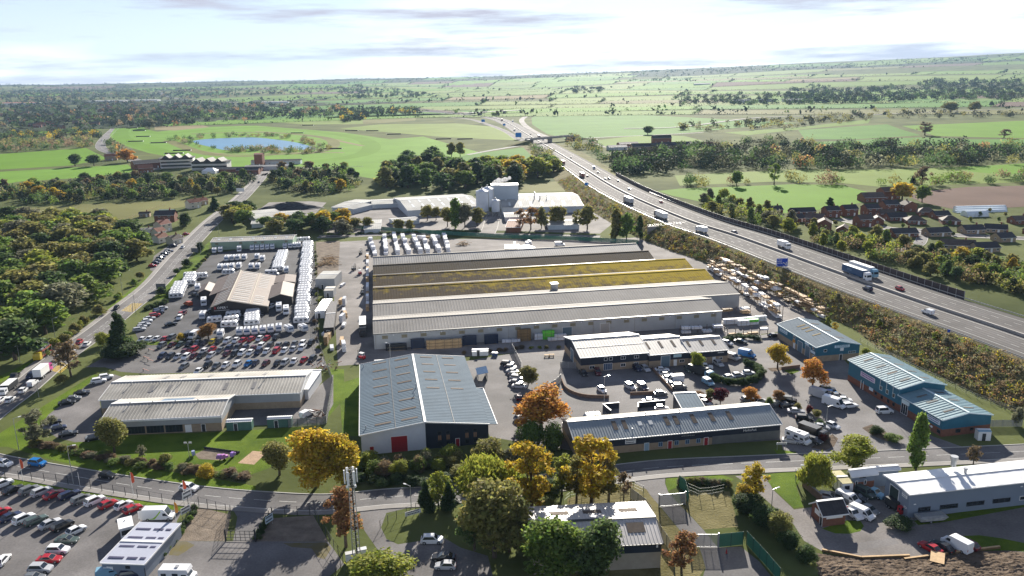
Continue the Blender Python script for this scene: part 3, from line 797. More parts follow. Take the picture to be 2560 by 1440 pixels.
class Hall:
 """a shed: long walls front and back, gables left and right, two roof slopes; local x along the front eave, y into the depth"""
 def __init__(s,name,label,A,B,C,eave,ridge,wm,rm,plinth=None,pm=None,rf=.5,period=1.0,dep=.06,over=.3,trim=white,cat='building',group=None,bm=None,eave_b=None,gutter=True,ridgecap=None):
  dv = Vector((B.x - A.x,B.y - A.y,0)); s.L = dv.length; s.rz = math.atan2(dv.y,dv.x)
  nrm = Vector((-dv.y,dv.x,0)).normalized()
  s.D = abs((Vector((C.x,C.y,0)) - Vector((A.x,A.y,0))).dot(nrm))
  s.o = empty(name,(A.x,A.y,0),s.rz)
  s.eave,s.ridge,s.rf = eave,ridge,rf
  eb = eave_b if eave_b is not None else eave
  L,D,yr = s.L,s.D,s.D * rf
  z0 = plinth or 0
  prof_l = [(0,0,z0),(0,0,eave),(0,yr,ridge),(0,D,eb),(0,D,z0)]
  mb = MB()
  mb.add([(0,0,z0),(L,0,z0),(L,0,eave),(0,0,eave)],[(0,1,2,3)])
  mb.add([(0,D,z0),(L,D,z0),(L,D,eb),(0,D,eb)],[(3,2,1,0)])
  for x,rev in ((0,False),(L,True)):
   ps = [(x,p[1],p[2]) for p in prof_l]
   mb.add(ps,[tuple(range(5)) if not rev else tuple(range(4,-1,-1))])
  mb.build('wall' if not plinth else 'cladding',wm,s.o)
  if plinth:
   mb = MB(); mb.box(0,L,0,D,-.1,plinth); mb.build('brick_base',pm or brickb,s.o)
  ez = (ridge - eave) / yr * over; ez2 = (ridge - eb) / (D - yr) * over
  mb = MB(); corr(mb,(-over,-over,eave - ez + .1),(L + over,-over,eave - ez + .1),(-over,yr,ridge + .1),(L + over,yr,ridge + .1),period,dep)
  s.front_roof = mb.build('roof_slope',rm,s.o)
  mb = MB(); corr(mb,(L + over,D + over,eb - ez2 + .1),(-over,D + over,eb - ez2 + .1),(L + over,yr,ridge + .1),(-over,yr,ridge + .1),period,dep)
  s.back_roof = mb.build('roof_slope',bm or rm,s.o)
  mb = MB(); mb.box(-over - .03,L + over + .03,yr - .3,yr + .3,ridge + .13,ridge + .24)
  mb.build('ridge_cap',ridgecap or trim,s.o)
  if gutter:
   mb = MB(); mb.box(-over,L + over,-over - .16,-over - .005,eave - ez - .12,eave - ez + .1)
   mb.build('gutter',trim,s.o)
   for x in (-over - .1,L + over):
    mb = MB()
    for (ya,za),(yb,zb) in (((-over,eave - ez),(yr,ridge)),((yr,ridge),(D + over,eb - ez2))):
     mb.add([(x,ya,za - .12),(x + .1,ya,za - .12),(x + .1,yb,zb - .12),(x,yb,zb - .12),(x,ya,za + .2),(x + .1,ya,za + .2),(x + .1,yb,zb + .2),(x,yb,zb + .2)],
                           [(0,3,2,1),(4,5,6,7),(0,1,5,4),(1,2,6,5),(2,3,7,6),(3,0,4,7)])
    mb.build('verge_trim',trim,s.o)
  tag(s.o,label,cat,group)
 def win(s,side,u,z,w_,h_,**k): return window(s.o,side,s.L,s.D,u,z,w_,h_,**k)
 def door(s,side,u,w_,h_,m,**k): return door(s.o,side,s.L,s.D,u,w_,h_,m,**k)
 def board(s,side,u,z,w_,h_,m,**k): return board(s.o,side,s.L,s.D,u,z,w_,h_,m,**k)
 def light(s,u,v,w_,l_,m=None,back=False):
  """rooflight: u along the eave, v up the slope as a fraction, w_ wide, l_ long up the slope as a fraction"""
  m = m or flw
  yr = s.D * s.rf
  def P(uu,vv):
   if not back: return Vector((uu,yr * vv,s.eave + (s.ridge - s.eave) * vv + .19))
   return Vector((uu,s.D - (s.D - yr) * vv,s.eave + (s.ridge - s.eave) * vv + .19))
  a,b,c,d = P(u,v),P(u + w_,v),P(u + w_,v + l_),P(u,v + l_)
  if back: a,b,c,d = b,a,d,c
  dn = Vector((0,0,.1))
  mb = MB(); mb.add([a,b,c,d,a - dn,b - dn,c - dn,d - dn],[(0,1,2,3),(0,4,5,1),(1,5,6,2),(2,6,7,3),(3,7,4,0)])
  mb.build('rooflight',m,s.o)
 def pipe(s,u,v,h=1.0,r=.12):
  yr = s.D * s.rf; z = s.eave + (s.ridge - s.eave) * v
  mb = MB(); mb.tube((u,yr * v,z),(u,yr * v,z + h),r,r,8); mb.tube((u,yr * v,z + h),(u,yr * v,z + h + .18),r * 2,r * .6,8)
  mb.build('vent_pipe',galv,s.o)
# ================================================================== 1. unit with red doors
h = Hall('industrial_unit','slate-blue gabled unit with red roller door and half-black front',W('r',108,250,5.4),W('r',105,1095,5.4),W('r',1640,985,5.0),5.4,7.4,clad_w,roof_slate,period=1.0,dep=.05)
Ls,Dw = h.L,h.D
mb = MB(); mb.add([(Ls + .012,Dw * .5,0),(Ls + .012,Dw + .012,0),(Ls + .012,Dw + .012,5.3),(Ls + .012,Dw * .5,7.3)],[(0,1,2,3)])
mb.add([(Ls + .012,Dw + .012,0),(Ls * .55,Dw + .012,0),(Ls * .55,Dw + .012,5.3),(Ls + .012,Dw + .012,5.3)],[(0,1,2,3)])
mb.build('dark_cladding',clad_navy,h.o)
mb = MB(); corr(mb,(Ls * .52,Dw + 2.2,5.15),(Ls + .3,Dw + 2.2,5.15),(Ls * .52,Dw + .1,5.45),(Ls + .3,Dw + .1,5.45),1.0,.05); mb.build('canopy_roof',roof_slate,h.o)
mb = MB(); mb.box(Ls * .52,Ls + .35,Dw + 2.2,Dw + 2.35,5.0,5.25); mb.box(Ls * .52 - .1,Ls * .52,Dw,Dw + 2.3,5.0,5.4); mb.build('verge_trim',white,h.o)
redp = paint('red_door',(.32,.012,.02),.5)
h.door('r',7.3,4.0,4.2,redp,ribs=True); h.door('r',2.0,.95,2.1,redp)
h.door('r',23.4,.95,2.1,redp)
for u in (18.9,21.0,25.8,27.9):
 h.win('r',u,2.0,1.0,1.5,fm=darkm,gm=mat('amber_glazing',(.3,.17,.1),.25,.2,1),mull=1); h.win('r',u,3.65,1.0,.8,fm=darkm,mull=0); h.win('r',u,.5,1.0,1.3,fm=darkm,mull=0)
for k in range(8):
 u = 1.6 + k * (Ls - 4) / 7.3
 h.light(u,.22,.9,.26); h.light(u + .3,.64,.9,.26)
 if k < 5: h.light(u,.22,.9,.22,back=True); h.light(u,.64,.9,.22,back=True)
h.pipe(28,.95,1.2); h.pipe(33,.9,.9); h.pipe(3,.05,.8); h.pipe(Ls - 3,.08,.8)
for v in (.0,):
 for back in (False,True):
  mb = MB(); y = h.D * (.27 if not back else .73); z = 5.4 + 2.0 * .54 + .17
  mb.box(-.2,Ls + .2,y - .06,y + .06,z,z + .05); mb.build('sheet_lap',darkm,h.o)
p = W('r',1560,400); r = empty('smoking_shelter',p,R_(8))
mb = MB()
for x in (-1.4,1.4):
 for y in (-2.6,2.6): mb.tube((x,y,0),(x,y,2.2),.05,.05,5)
mb.build('frame',galv,r)
mb = MB(); corr(mb,(-1.7,-3,2.1),(-1.7,3,2.1),(1.7,-3,2.6),(1.7,3,2.6),1,.03); mb.build('roof',glassb,r)
mb = MB(); mb.box(-1.45,-1.4,-2.6,2.6,.2,2.0); mb.box(1.4,1.45,-2.6,2.6,.2,2.2); mb.build('side_panel',glassb,r)
tag(r,'open shelter with dark glazed roof in the car park','shelter')
# ================================================================== 2. play building: two long roofs
hb = Hall('play_building','long pale low-pitched building behind the car park, longer rear roof',W('G',745,130,4.6),W('G',2230,75,4.6),W('D',2290,1085,4.6),4.6,6.2,clad_g,asb,period=.9,dep=.05,trim=white,plinth=2.0,pm=brickb)
for k,u in enumerate((12,17,25,33,41)):
 hb.light(u,.3,1.1,.4,mat('grey_rooflight',(.22,.21,.2),.5,.2,1)); hb.light(u + 1,.35,1.1,.35,MATS['grey_rooflight'],back=True)
for u in (6,14,20,44): hb.pipe(u,.8,1.0)
hf = Hall('play_building','shorter front roof with fascia and glazed shop front facing the lawn',W('G',757,285,4.4),W('G',1640,245,4.4),W('G',1745,75,4.8),4.4,5.9,clad_g,asb,period=.9,dep=.05,plinth=2.4,pm=brickb)
hf.o.location.y -= .0
mb = MB(); mb.box(-.3,hf.L + .3,-.5,-.06,2.5,4.1); mb.build('fascia',clad_g,hf.o)
mb = MB(); mb.box(-.35,hf.L + .35,-.62,-.5,3.95,4.35); mb.build('gutter_board',white,hf.o)
for k in range(3): hf.win('f',6.2 + k * 4.9,.25,4.5,2.1,fm=darkm,gm=glass,mull=4)
hf.door('f',21.2,1.5,2.1,white); hf.door('f',25.4,.95,2.1,darkm)
mb = MB(); z = 4.4 + 1.5 * .62 + .2
hf.light(12.5,.52,8.5,.44,mat('blue_solar_film',(.13,.2,.28),.3,.1,.5,spec=.6),back=True)
for k in range(4): hf.pipe(5 + k * 6,.9,.7)
ext = Hall('lean_to','white sloped canopy at the end of the play building',W('D',2200,1230,3.2),W('D',2290,1230,3.2),W('D',2330,1100,3.2),3.2,3.8,white,white,period=2,dep=.02,rf=.98,eave_b=3.7,gutter=False)
# ================================================================== 3. long low unit with black fascia
h = Hall('business_unit','long grey-roofed terrace unit with black fascia facing the estate road',W('5',175,1030,4.0),W('5',2520,818,4.0),W('5',2250,575,4.0),4.0,6.2,clad_navy,mat('grey_profiled_roof',(.27,.31,.33),.7,.1,.15,spec=.15),period=.7,dep=.05,plinth=1.9,pm=brickb,trim=white,bm=asb)
L_ = h.L
for k,u in enumerate((10.6,13.2,24.2,26.7,31.3,36.2,41.0)): h.light(u,.38,1.1,.45)
for u in (17.2,20.0): h.light(u,.5,1.0,.2,flwhite)
for k in range(9): h.light(9 + k * 4.4,.35,1.2,.4,flwhite,back=True)
h.pipe(15,.25,.8); h.pipe(20,.95,1.0); h.pipe(29,.97,1.0)
h.board('f',12.6,2.3,2.7,1.1,white,text='?',tm=clad_navy,ts=.32)
h.door('f',17.6,1.1,2.0,mat('pale_blue_door',(.3,.42,.52),.5,0))
for u in (21.2,25.4,28.2,31.1): h.win('f',u,.75,1.1,1.2,fm=MATS['pale_blue_door'],gm=glassb)
for u in (23.7,33.2): h.door('f',u,1.0,2.0,redp)
lettering('HolloAut',h.o,(L_ * .845,-.12,3.05),(math.pi / 2,0,0),.95,white,'lettering')
print_lines(h.board('f',L_ * .5,2.75,4.2,.5,clad_navy),4.2,.5,galv,seed=2,rows=1)
mb = MB(); mb.box(L_ * .66,L_ + .05,-.1,-.05,0,2.2); mb.build('render_panel',mat('grey_render',(.14,.145,.14),.8,.15,.5),h.o)
h2 = Hall('business_unit','slate-roofed rear wing with white parapet behind the long terrace',W('5',1400,640,4.2),W('5',1640,630,4.2),W('5',1480,478,4.2),4.2,4.9,clad_navy,roof_slate,period=.8,dep=.05,rf=.9)
def low_wall(name,pts,hh,m,lab,th=.25,cap=None,z=0.0):
 p = [Vector(q) for q in pts]
 o = empty(name,p[0])
 mb = MB(); strip3(mb,[q - p[0] for q in p],-th / 2,th / 2,-.1,hh); mb.build('wall',m,o)
 if cap: mb = MB(); strip3(mb,[q - p[0] for q in p],-th / 2 - .06,th / 2 + .06,hh,hh + .12); mb.build('coping',cap,o)
 return tag(o,lab,'wall')
low_wall('yard_wall',[W('5',580,730),W('5',492,655),W('5',675,638)],1.6,clad_navy,'dark yard wall with white coping, left bay behind the terrace',.25,white)
low_wall('yard_wall',[W('5',890,690),W('5',893,640),W('5',1200,612)],1.6,clad_navy,'dark yard wall with white coping, middle bay behind the terrace',.25,white)
low_wall('garden_wall',smooth_path([W('5',20,330),W('5',60,420),W('5',150,480),W('5',300,520),W('5',560,530)],5),1.0,mat('brown_brick',(.2,.13,.09),.9,.2,1.2),'curved brown brick wall at the corner of the parking court',.3)
low_wall('garden_wall',[W('5',800,495),W('5',1130,480)],1.0,MATS['brown_brick'],'straight brown brick wall in front of the two parked cars',.3)
low_wall('garden_wall',[W('5',1055,205),W('5',1280,450)],1.0,MATS['brown_brick'],'brown brick wall dividing the two parking courts',.3)
low_wall('garden_wall',[W('F',755,1085),W('F',830,1075),W('F',890,1068)],1.0,MATS['brown_brick'],'short brick wall by the yellow tree',.3)
# ================================================================== 4. navy and buff units (three in a row)
def unit_row():
 roof = mat('pale_grey_roof',(.42,.4,.37),.6,.12,.15,spec=.4)
 a = Hall('business_unit','two-storey navy and buff unit, tallest of the row of three',W('u',312,440,5.0),W('u',1320,360,5.0),W('u',1000,62,5.0),5.0,7.4,clad_navy,roof,period=1,dep=.03,plinth=2.3,pm=brickb)
 for u,w_ in ((7.5,1.1),(9.2,1.1),(13.0,1.6),(17.4,1.6)): a.win('f',u,3.3,w_,1.1,mull=0 if w_ < 1.5 else 1)
 for u in (2.8,13.0,17.4): a.win('f',u,.9,1.6,1.1)
 a.win('f',7.4,.1,2.8,2.3,mull=3,gm=glassb); a.door('l',a.D * .4,3.5,4.0,mat('blue_grey_door',(.12,.18,.23),.5,0),ribs=True)
 mb = MB(); y = a.D * .25; z = 5.0 + 2.4 * .5 + .15; mb.box(0,a.L,y - .05,y + .05,z,z + .04); mb.build('sheet_lap',darkm,a.o)
 b = Hall('business_unit','single-storey navy and buff unit with blue roller door, middle of the row',W('u',1330,400,4.4),W('u',1925,352,4.4),W('u',1610,90,4.4),4.4,6.5,clad_navy,roof,period=1,dep=.03,plinth=2.2,pm=brickb)
 for u in (.8,5.2,9.5): b.light(u,.35,.8,.42)
 b.door('f',4.0,2.9,3.6,MATS['blue_grey_door'],ribs=True); b.door('f',8.3,.9,2.0,white); b.win('f',10.2,1.0,1.6,1.0)
 b.board('f',8.1,2.9,2.7,1.0,mat('pale_blue_sign',(.5,.68,.72),.5,0))
 c = Hall('business_unit','single-storey navy and buff unit at the right end of the row',W('u',1935,362,4.3),W('u',2500,318,4.3),W('u',2240,105,4.3),4.3,6.3,clad_navy,roof,period=1,dep=.03,plinth=2.2,pm=brickb)
 for u in (.8,5.2,9.5): c.light(u,.4,.8,.4)
 c.win('f',4.8,1.0,.9,.9,mull=0); c.door('f',7.8,.9,2.0,white); c.win('f',10,1.0,1.2,.9)
 print_lines(c.board('f',9.2,3.1,2.6,.6,clad_navy),2.6,.6,white,seed=4,rows=1)
unit_row()
# ================================================================== 5. teal units on the right
tan = mat('tan_rooflight',(.26,.21,.12),.85,.2,.8,spec=.06)
h = Hall('business_unit','teal unit with blue-grey roof below the motorway embankment, farther of the two',W('t',62,225,5.0),W('t',1132,868,5.0),W('t',2315,772,5.0),5.0,6.6,clad_blue,roof_slate,plinth=2.0,pm=brickb,period=.9,dep=.04,trim=mat('pale_trim',(.6,.72,.75),.5,0))
L_ = h.L
for f in (.25,.36,.47,.64): h.light(L_ * f,.45,.8,.38,tan)
for f in (.2,.5,.8): h.light(L_ * f,.4,.8,.4,back=True)
h.board('f',L_ * .06,3.1,L_ * .2,1.2,mat('ice_sign',(.6,.72,.8),.5,.05),text='?',tm=clad_blue,ts=.7)
h.win('f',L_ * .42,3.2,1.3,1.2); h.board('f',L_ * .415,1.95,1.6,1.1,mat('orange_sign',(.6,.28,.04),.6,.2))
h.door('f',L_ * .44,1.0,2.1,white); h.door('f',L_ * .55,2.8,3.6,MATS['blue_grey_door'],ribs=True); h.door('f',L_ * .74,2.8,3.6,MATS['blue_grey_door'],ribs=True)
h.board('f',L_ * .72,3.9,2.4,.7,MATS['ice_sign']); h.win('f',L_ * .9,3.5,1.0,.9,mull=0); h.board('f',L_ * .87,2.3,2.6,.8,MATS['ice_sign']); h.win('f',L_ * .92,.9,.8,.8,mull=0)
h.win('r',2.5,3.2,1.1,.9,mull=0); h.board('r',6.2,4.3,5.2,.85,MATS['ice_sign'],text='?',tm=clad_blue,ts=.5); h.board('r',8.2,3.2,1.2,1.0,white)
h.door('r',8.2,.9,2.0,darkm); h.win('r',11.2,2.1,2.6,.8,mull=3,fm=MATS['ice_sign'])
hb2 = Hall('business_unit','tall teal two-storey unit with ribbed roof and purple sign, nearer of the two',W('b',135,230,6.5),W('b',865,645,6.5),W('b',1530,590,6.5),6.5,8.0,clad_blue,roof_blue,plinth=1.9,pm=brick,period=1.15,dep=.1,trim=MATS['pale_trim'])
L_ = hb2.L
for f in (.12,.37,.6,.83): hb2.light(L_ * f,.35,.9,.42); hb2.light(L_ * f,.35,.9,.42,back=True)
hb2.board('f',L_ * .26,3.9,L_ * .28,1.3,mat('lilac_sign',(.55,.48,.62),.5,.08),text='?',tm=mat('purple_print',(.12,.04,.22),.5,0),ts=.75,edge=white)
for f in (.64,.76,.88): hb2.win('f',L_ * f,3.0,1.2,1.3,fm=MATS['pale_trim'],mull=0)
hb2.board('f',L_ * .45,1.2,1.8,.9,MATS['ice_sign'])
for f in (.56,.68,.8,.9): hb2.win('f',L_ * f,.7,1.0,1.0,fm=darkm,mull=0)
for f in (.28,.33):
 mb = MB(); mb.box(0,.12,-.15,0,0,2.6); put('door_post',mb.mesh('door_post',white),hb2.o,(L_ * f,0,0))
for f in (.66,.78,.9):
 mb = MB(); mb.tube((L_ * f,-.3,4.2),(L_ * f,-.3,11.2),.06,.04,6); mb.build('flag_pole',white,hb2.o)
lo2 = Hall('business_unit','lower teal wing stepping down towards the estate road',W('b',858,735,4.7),W('b',1488,1092,4.7),W('b',2200,1022,4.7),4.7,5.9,clad_blue,roof_blue,plinth=2.0,pm=brick,period=1.15,dep=.1,trim=MATS['pale_trim'])
L_ = lo2.L
for f in (.2,.42,.78): lo2.light(L_ * f,.35,.9,.42)
for f in (.12,.45,.75): lo2.light(L_ * f,.35,.9,.42,back=True)
lo2.board('f',L_ * .67,2.8,L_ * .27,1.1,MATS['ice_sign'],text='?',tm=MATS['purple_print'],ts=.7,edge=white)
lo2.win('f',L_ * .07,.1,2.6,3.0,mull=2); lo2.board('f',L_ * .07,3.15,3.0,1.0,MATS['pale_trim'])
lo2.win('f',L_ * .6,.6,1.3,1.5,fm=darkm); lo2.win('f',L_ * .9,.6,1.2,1.0,fm=darkm,mull=0); lo2.board('f',L_ * .7,1.0,.6,.5,white); lo2.board('f',L_ * .76,1.0,.7,.5,white)
lo2.win('r',4.0,.7,1.4,1.0,fm=darkm); lo2.win('r',8.2,.9,1.0,.8,fm=darkm,mull=0)
# ================================================================== 6. white-roofed grey unit, lower right
roofw = mat('bright_white_roof',(.8,.8,.79),.32,.03,.1,spec=.6)
bgrey = mat('blue_grey_cladding',(.2,.24,.3),.5,.06,.15)
a0 = W('4',1255,430,5.7); b0 = W('4',2560,287,5.7); dv = (b0 - a0).normalized()
h = Hall('industrial_unit','long blue-grey unit with curved brilliant white roof',a0,a0 + dv * 62,W('4',880,235,5.7),5.7,6.05,bgrey,roofw,period=3,dep=.02,over=.45,trim=white,rf=.55)
for k,(u,t) in enumerate(((2.4,0),(7.4,0),(13.6,1),(19.8,1),(26.2,2),(32.6,0),(39,1),(45,0),(51,0))):
 h.win('f',u,1.2,2.8 if k == 0 else 4.2,1.0,fm=(white if t == 2 else darkm),mull=2)
h.door('l',h.D * .22,h.D * .36,4.6,mat('dark_green_door',(.03,.05,.045),.5,0),ribs=True)
h.board('l',h.D * .72,4.1,1.6,.9,white,name='oval_sign',text='?',tm=bgrey,ts=.6)
h.win('l',h.D * .84,1.9,.8,.35,mull=0)
for u in (1.2,26): h.board('f',u,3.0 if u < 2 else 4.4,.5,.2,white,name='wall_light')
mb = MB(); mb.tube((15.5,7.3,6.6),(15.5,7.3,8.4),.55,.55,10); mb.tube((15.5,7.3,8.4),(15.5,7.3,9.0),.8,.8,10); mb.build('roof_vent',galv,h.o)
mb = MB(); mb.tube((16.3,4.6,6.2),(16.3,4.6,7.2),.3,.3,10); mb.tube((16.3,4.6,7.2),(16.3,4.6,7.5),.45,.45,10); mb.build('roof_vent',galv,h.o)
o = Hall('office_block','small brick office with tilted white roof beside the white-roofed unit',W('4',600,210,4.4),W('4',860,180,4.4),W('4',1130,150,3.9),4.4,5.0,bgrey,roofw,plinth=2.3,pm=brick,rf=.9,period=2,dep=.02,eave_b=4.9,over=.5)
o.win('f',.9,1.6,.6,1.1,mull=0); o.win('f',3.0,1.6,.6,1.1,mull=0); o.win('f',1.8,3.2,1.5,.9,fm=darkm)
o2 = Hall('office_block','flat white canopy roof behind the small brick office',W('4',850,165,4.0),W('4',1130,145,4.0),W('4',1050,105,4.0),4.0,4.25,bgrey,roofw,rf=.5,period=2,dep=.02)
p0,p1 = W('4',490,320,2.9),W('4',612,312,2.9)
o = Hall('portable_cabin','white site cabin with mossy roof beside the brick office',p0,p1,W('4',450,170,2.9),2.9,2.98,white,mat('mossy_roof',(.42,.38,.2),.8,.2,.4),period=3,dep=.01,over=.08,gutter=False)
o.win('f',.5,1.5,1.1,.9,fm=darkm);
for k in range(4):
 mb = MB(); mb.box(-.05,0,o.D * (k + .5) / 4,o.D * (k + .5) / 4 + .1,0,2.9); mb.build('corner_post',darkm,o.o)
o = Hall('kiosk','small red brick kiosk with dark tiled roof and white boards',W('4',270,665,2.9),W('4',525,635,2.9),W('4',500,500,2.9),2.9,4.5,brick,tiled,period=.6,dep=.03,trim=white,over=.45)
o.board('f',.7,1.7,3.6,.95,white); o.board('l',o.D * .3,1.6,o.D * .4,1.1,white); o.door('l',o.D * .76,.8,1.9,darkm)
low_wall('garden_wall',[W('4',30,345),W('4',240,520)],1.7,MATS['brown_brick'],'brick wall beside the willow tree',.3,conc)
# ================================================================== 7. portable office on the sales lot
pr = [W('1',1405,1255,3.0),W('1',2000,1275,3.0),W('1',1880,700,3.0)]
o = Hall('sales_office','flat-roofed grey portable sales office with dark roof strips',pr[0],pr[1],pr[2],3.0,3.1,bgrey,mat('lilac_grey_roof',(.4,.42,.5),.5,.04,.2,spec=.4),period=4,dep=.01,over=.15)
for k in range(4):
 u0 = [.09,.36,.58,.8][k]; mb = MB(); D = o.D
 for x0,x1 in ((.06,.42),(.5,.74),(.8,.93)):
  mb.box(o.L * x0,o.L * x1,D * u0,D * u0 + .55,3.2,3.25)
 mb.build('roof_strip',mat('dark_roof_felt',(.05,.05,.11),.6,.2,1),o.o)
o.win('f',4.6,1.9,.9,.6,fm=darkm,mull=0); o.door('f',1.0,1.0,2.1,white); o.board('f',.2,.4,.6,1.6,white)
r = empty('kiosk',W('1',1760,860),R_(30))
mb = MB(); mb.box(-1.2,1.2,-2.0,2.0,0,2.5); mb.build('body',white,r)
mb = MB(); mb.box(-1.4,1.4,-2.3,2.3,2.5,2.75); mb.tube((0,.8,2.75),(0,.8,3.0),.15,.15,8); mb.build('roof',white,r)
mb = MB(); mb.box(-1.25,-1.2,-1.6,1.2,1.0,2.0); mb.box(-1.0,1.0,-2.05,-2.0,1.0,2.0); mb.build('hatch',darkm,r)
tag(r,'small white catering hut beside the sales office','hut')
# ================================================================== 8. shed among the foreground trees
roofs = mat('silver_grey_roof',(.5,.47,.44),.5,.1,.15,spec=.45)
h = Hall('workshop','white-roofed workshop with dark band and buff walls among the foreground trees',W('H',1440,1240,5.4),W('H',2390,1190,5.4),W('H',2170,895,5.4),5.4,7.0,clad_navy,roofs,plinth=3.4,pm=mat('buff_block',(.33,.29,.23),.9,.1,.6),period=.7,dep=.06,rf=.42,trim=darkm,over=.35)
h.light(h.L * .76,.4,3.4,.4);
for f in (.18,.45,.75): h.light(h.L * f,.4,3.6,.2,back=True)
h.board('f',h.L - .9,4.4,.3,.7,white,name='wall_light')
# ================================================================== 9. the long warehouse: six parallel roofs
def warehouse():
 A = W('E',250,822,5.5); Bp = U(1805,778,5.5)
 dv = (Bp - A); dv.z = 0; dv.normalize(); nv = Vector((-dv.y,dv.x,0))
 back = W('E',222,300,5.5)
 tot = abs((W('E',215,258,5.5) - A).dot(nv)) + 10
 r = empty('warehouse',(A.x,A.y,0),math.atan2(dv.y,dv.x))
 sheet_grey = mat('grey_fibre_roof',(.27,.255,.235),.85,.2,.07,spec=.15,detail=9)
 m1 = mat('moss_roof_gold',(.13,.1,.065),.95,.2,.3,spec=.05,detail=10,col2=(.4,.29,.02),thr=(.4,.68))
 nt = m1.node_tree; N,Lk = nt.nodes.new,nt.links.new           # moss is thicker at the far right and near the ridges
 ns = [n for n in nt.nodes if n.type == 'TEX_NOISE'][0]; rp_ = [n for n in nt.nodes if n.type == 'VALTORGB'][0]
 tx = N('ShaderNodeTexCoord'); sp_ = N('ShaderNodeSeparateXYZ'); mx = N('ShaderNodeMapRange'); mz = N('ShaderNodeMapRange'); a1 = N('ShaderNodeMath'); a2 = N('ShaderNodeMath')
 mx.inputs[1].default_value,mx.inputs[2].default_value,mx.inputs[3].default_value,mx.inputs[4].default_value = 15,115,-.17,.14
 mz.inputs[1].default_value,mz.inputs[2].default_value,mz.inputs[3].default_value,mz.inputs[4].default_value = 5.5,7.9,-.1,.13
 Lk(tx.outputs['Object'],sp_.inputs[0]); Lk(sp_.outputs['X'],mx.inputs[0]); Lk(sp_.outputs['Z'],mz.inputs[0])
 Lk(mx.outputs[0],a1.inputs[0]); Lk(mz.outputs[0],a1.inputs[1]); Lk(a1.outputs[0],a2.inputs[0]); Lk(ns.outputs['Fac'],a2.inputs[1]); Lk(a2.outputs[0],rp_.inputs[0])
 m2 = mat('moss_roof_brown',(.15,.115,.07),.95,.3,.05,spec=.1,detail=9,col2=(.1,.085,.065))
 ends = [U(1805,778,5.5),W('F',440,520,5.5),W('F',232,405,5.5),W('F',80,322,5.5),W('E',2300,240,5.5),W('E',2235,200,5.5)]
 nears = [0.0]
 rows = [W('E',243,695,5.5),W('E',238,575,5.5),W('E',234,472,5.5),W('E',232,383,5.5),W('E',228,312,5.5),W('E',222,252,5.5)]
 for q in rows: nears.append((q - A).dot(nv))
 for i in range(6):
  y0,y1 = nears[i],nears[i + 1]
  L = (ends[i] - A).dot(dv)
  yr = (y0 + y1) / 2; zr = 7.6 if i < 2 else 7.9
  rm = [sheet_grey,sheet_grey,m1,m1,m2,asbd][i]
  mb = MB()
  prof = [(y0 + .05,0),(y0 + .05,5.5),(yr,zr),(y1 - .05,5.5),(y1 - .05,0)]
  for x,rev in ((0,0),(L,1)): mb.add([(x,p[0],p[1]) for p in prof],[tuple(range(5)) if not rev else (4,3,2,1,0)])
  mb.build('gable_wall',clad_g,r)
  if i == 0:
   mb = MB(); mb.box(0,L,0,.05,0,5.5); fw = mb.build('front_wall',mat('pale_wall',(.42,.43,.43),.7,.1,.2,detail=6),r)
  if i == 5:
   mb = MB(); mb.box(0,L,y1 - .05,y1,0,5.5); mb.build('back_wall',clad_g,r)
  if i > 0:
   mb = MB(); mb.box(min(L,(ends[i - 1] - A).dot(dv)) if L > (ends[i-1] - A).dot(dv) else L,max(L,(ends[i - 1] - A).dot(dv)),y0 - .02,y0 + .04,0,5.5); mb.build('return_wall',clad_g,r)
  for e0,e1,q0,q1 in (((-.2,y0,5.55),(L + .2,y0,5.55),(-.2,yr,zr),(L + .2,yr,zr)),((L + .2,y1,5.55),(-.2,y1,5.55),(L + .2,yr,zr),(-.2,yr,zr))):
   mb = MB(); corr(mb,e0,e1,q0,q1,1.1,.035); mb.build('roof_slope',rm,r)
  mb = MB(); mb.box(-.2,L + .2,yr - .35,yr + .35,zr + .02,zr + .1); mb.build('ridge_cap',rm if i in (2,3,4) else asb,r)
  mb = MB(); mb.box(-.2,L + .2,y0 - .35,y0 + .35,5.5,5.72); mb.build('valley_gutter',asb if i in (1,2,3) else darkm,r)
  if i == 0:
   L0 = L
   for k in range(19):
    u = 2.8 + k * (L0 - 7) / 18
    window(r,'f',L0,10,u,3.6,2.0,1.2,fm=mat('louvre_frame',(.3,.27,.2),.7,0),gm=mat('louvre',(.24,.21,.14),.7,.2,2),mull=0,name='louvre_window')
   door(r,'f',L0,10,L0 * .525,3.4,3.4,MATS['blue_grey_door'],ribs=True)
   door(r,'f',L0,10,L0 * .635,3.4,3.9,galv,ribs=True)
   for k in range(8):
    u = 6.5 + k * (L0 - 10) / 7
    board(r,'f',L0,10,u,4.7,.35,.25,white,name='wall_light')
   for k in range(9):
    mb = MB(); mb.box(0,.12,-.12,-.01,0,5.4); put('down_pipe',cached('dpipe',lambda: mb.mesh('down_pipe',conc)),r,(.5 + k * L0 / 8.2,0,0))
 mb = MB(); mb.box(-1.3,1.3,-1.2,1.2,5.7,8.4); mb.box(-1.5,1.5,-1.4,1.4,8.4,8.6)
 mb.build('roof_plant',galv,r,(W('E',1615,500,6.5) - A).dot(dv) * Vector((1,0,0)) + Vector((0,nears[2],0)))
 tag(r,'very long warehouse of six parallel roofs, some yellow with moss','warehouse')
 return r,A,dv,nv,nears,ends
WH,WA,WD,WN,WNEAR,WENDS = warehouse()
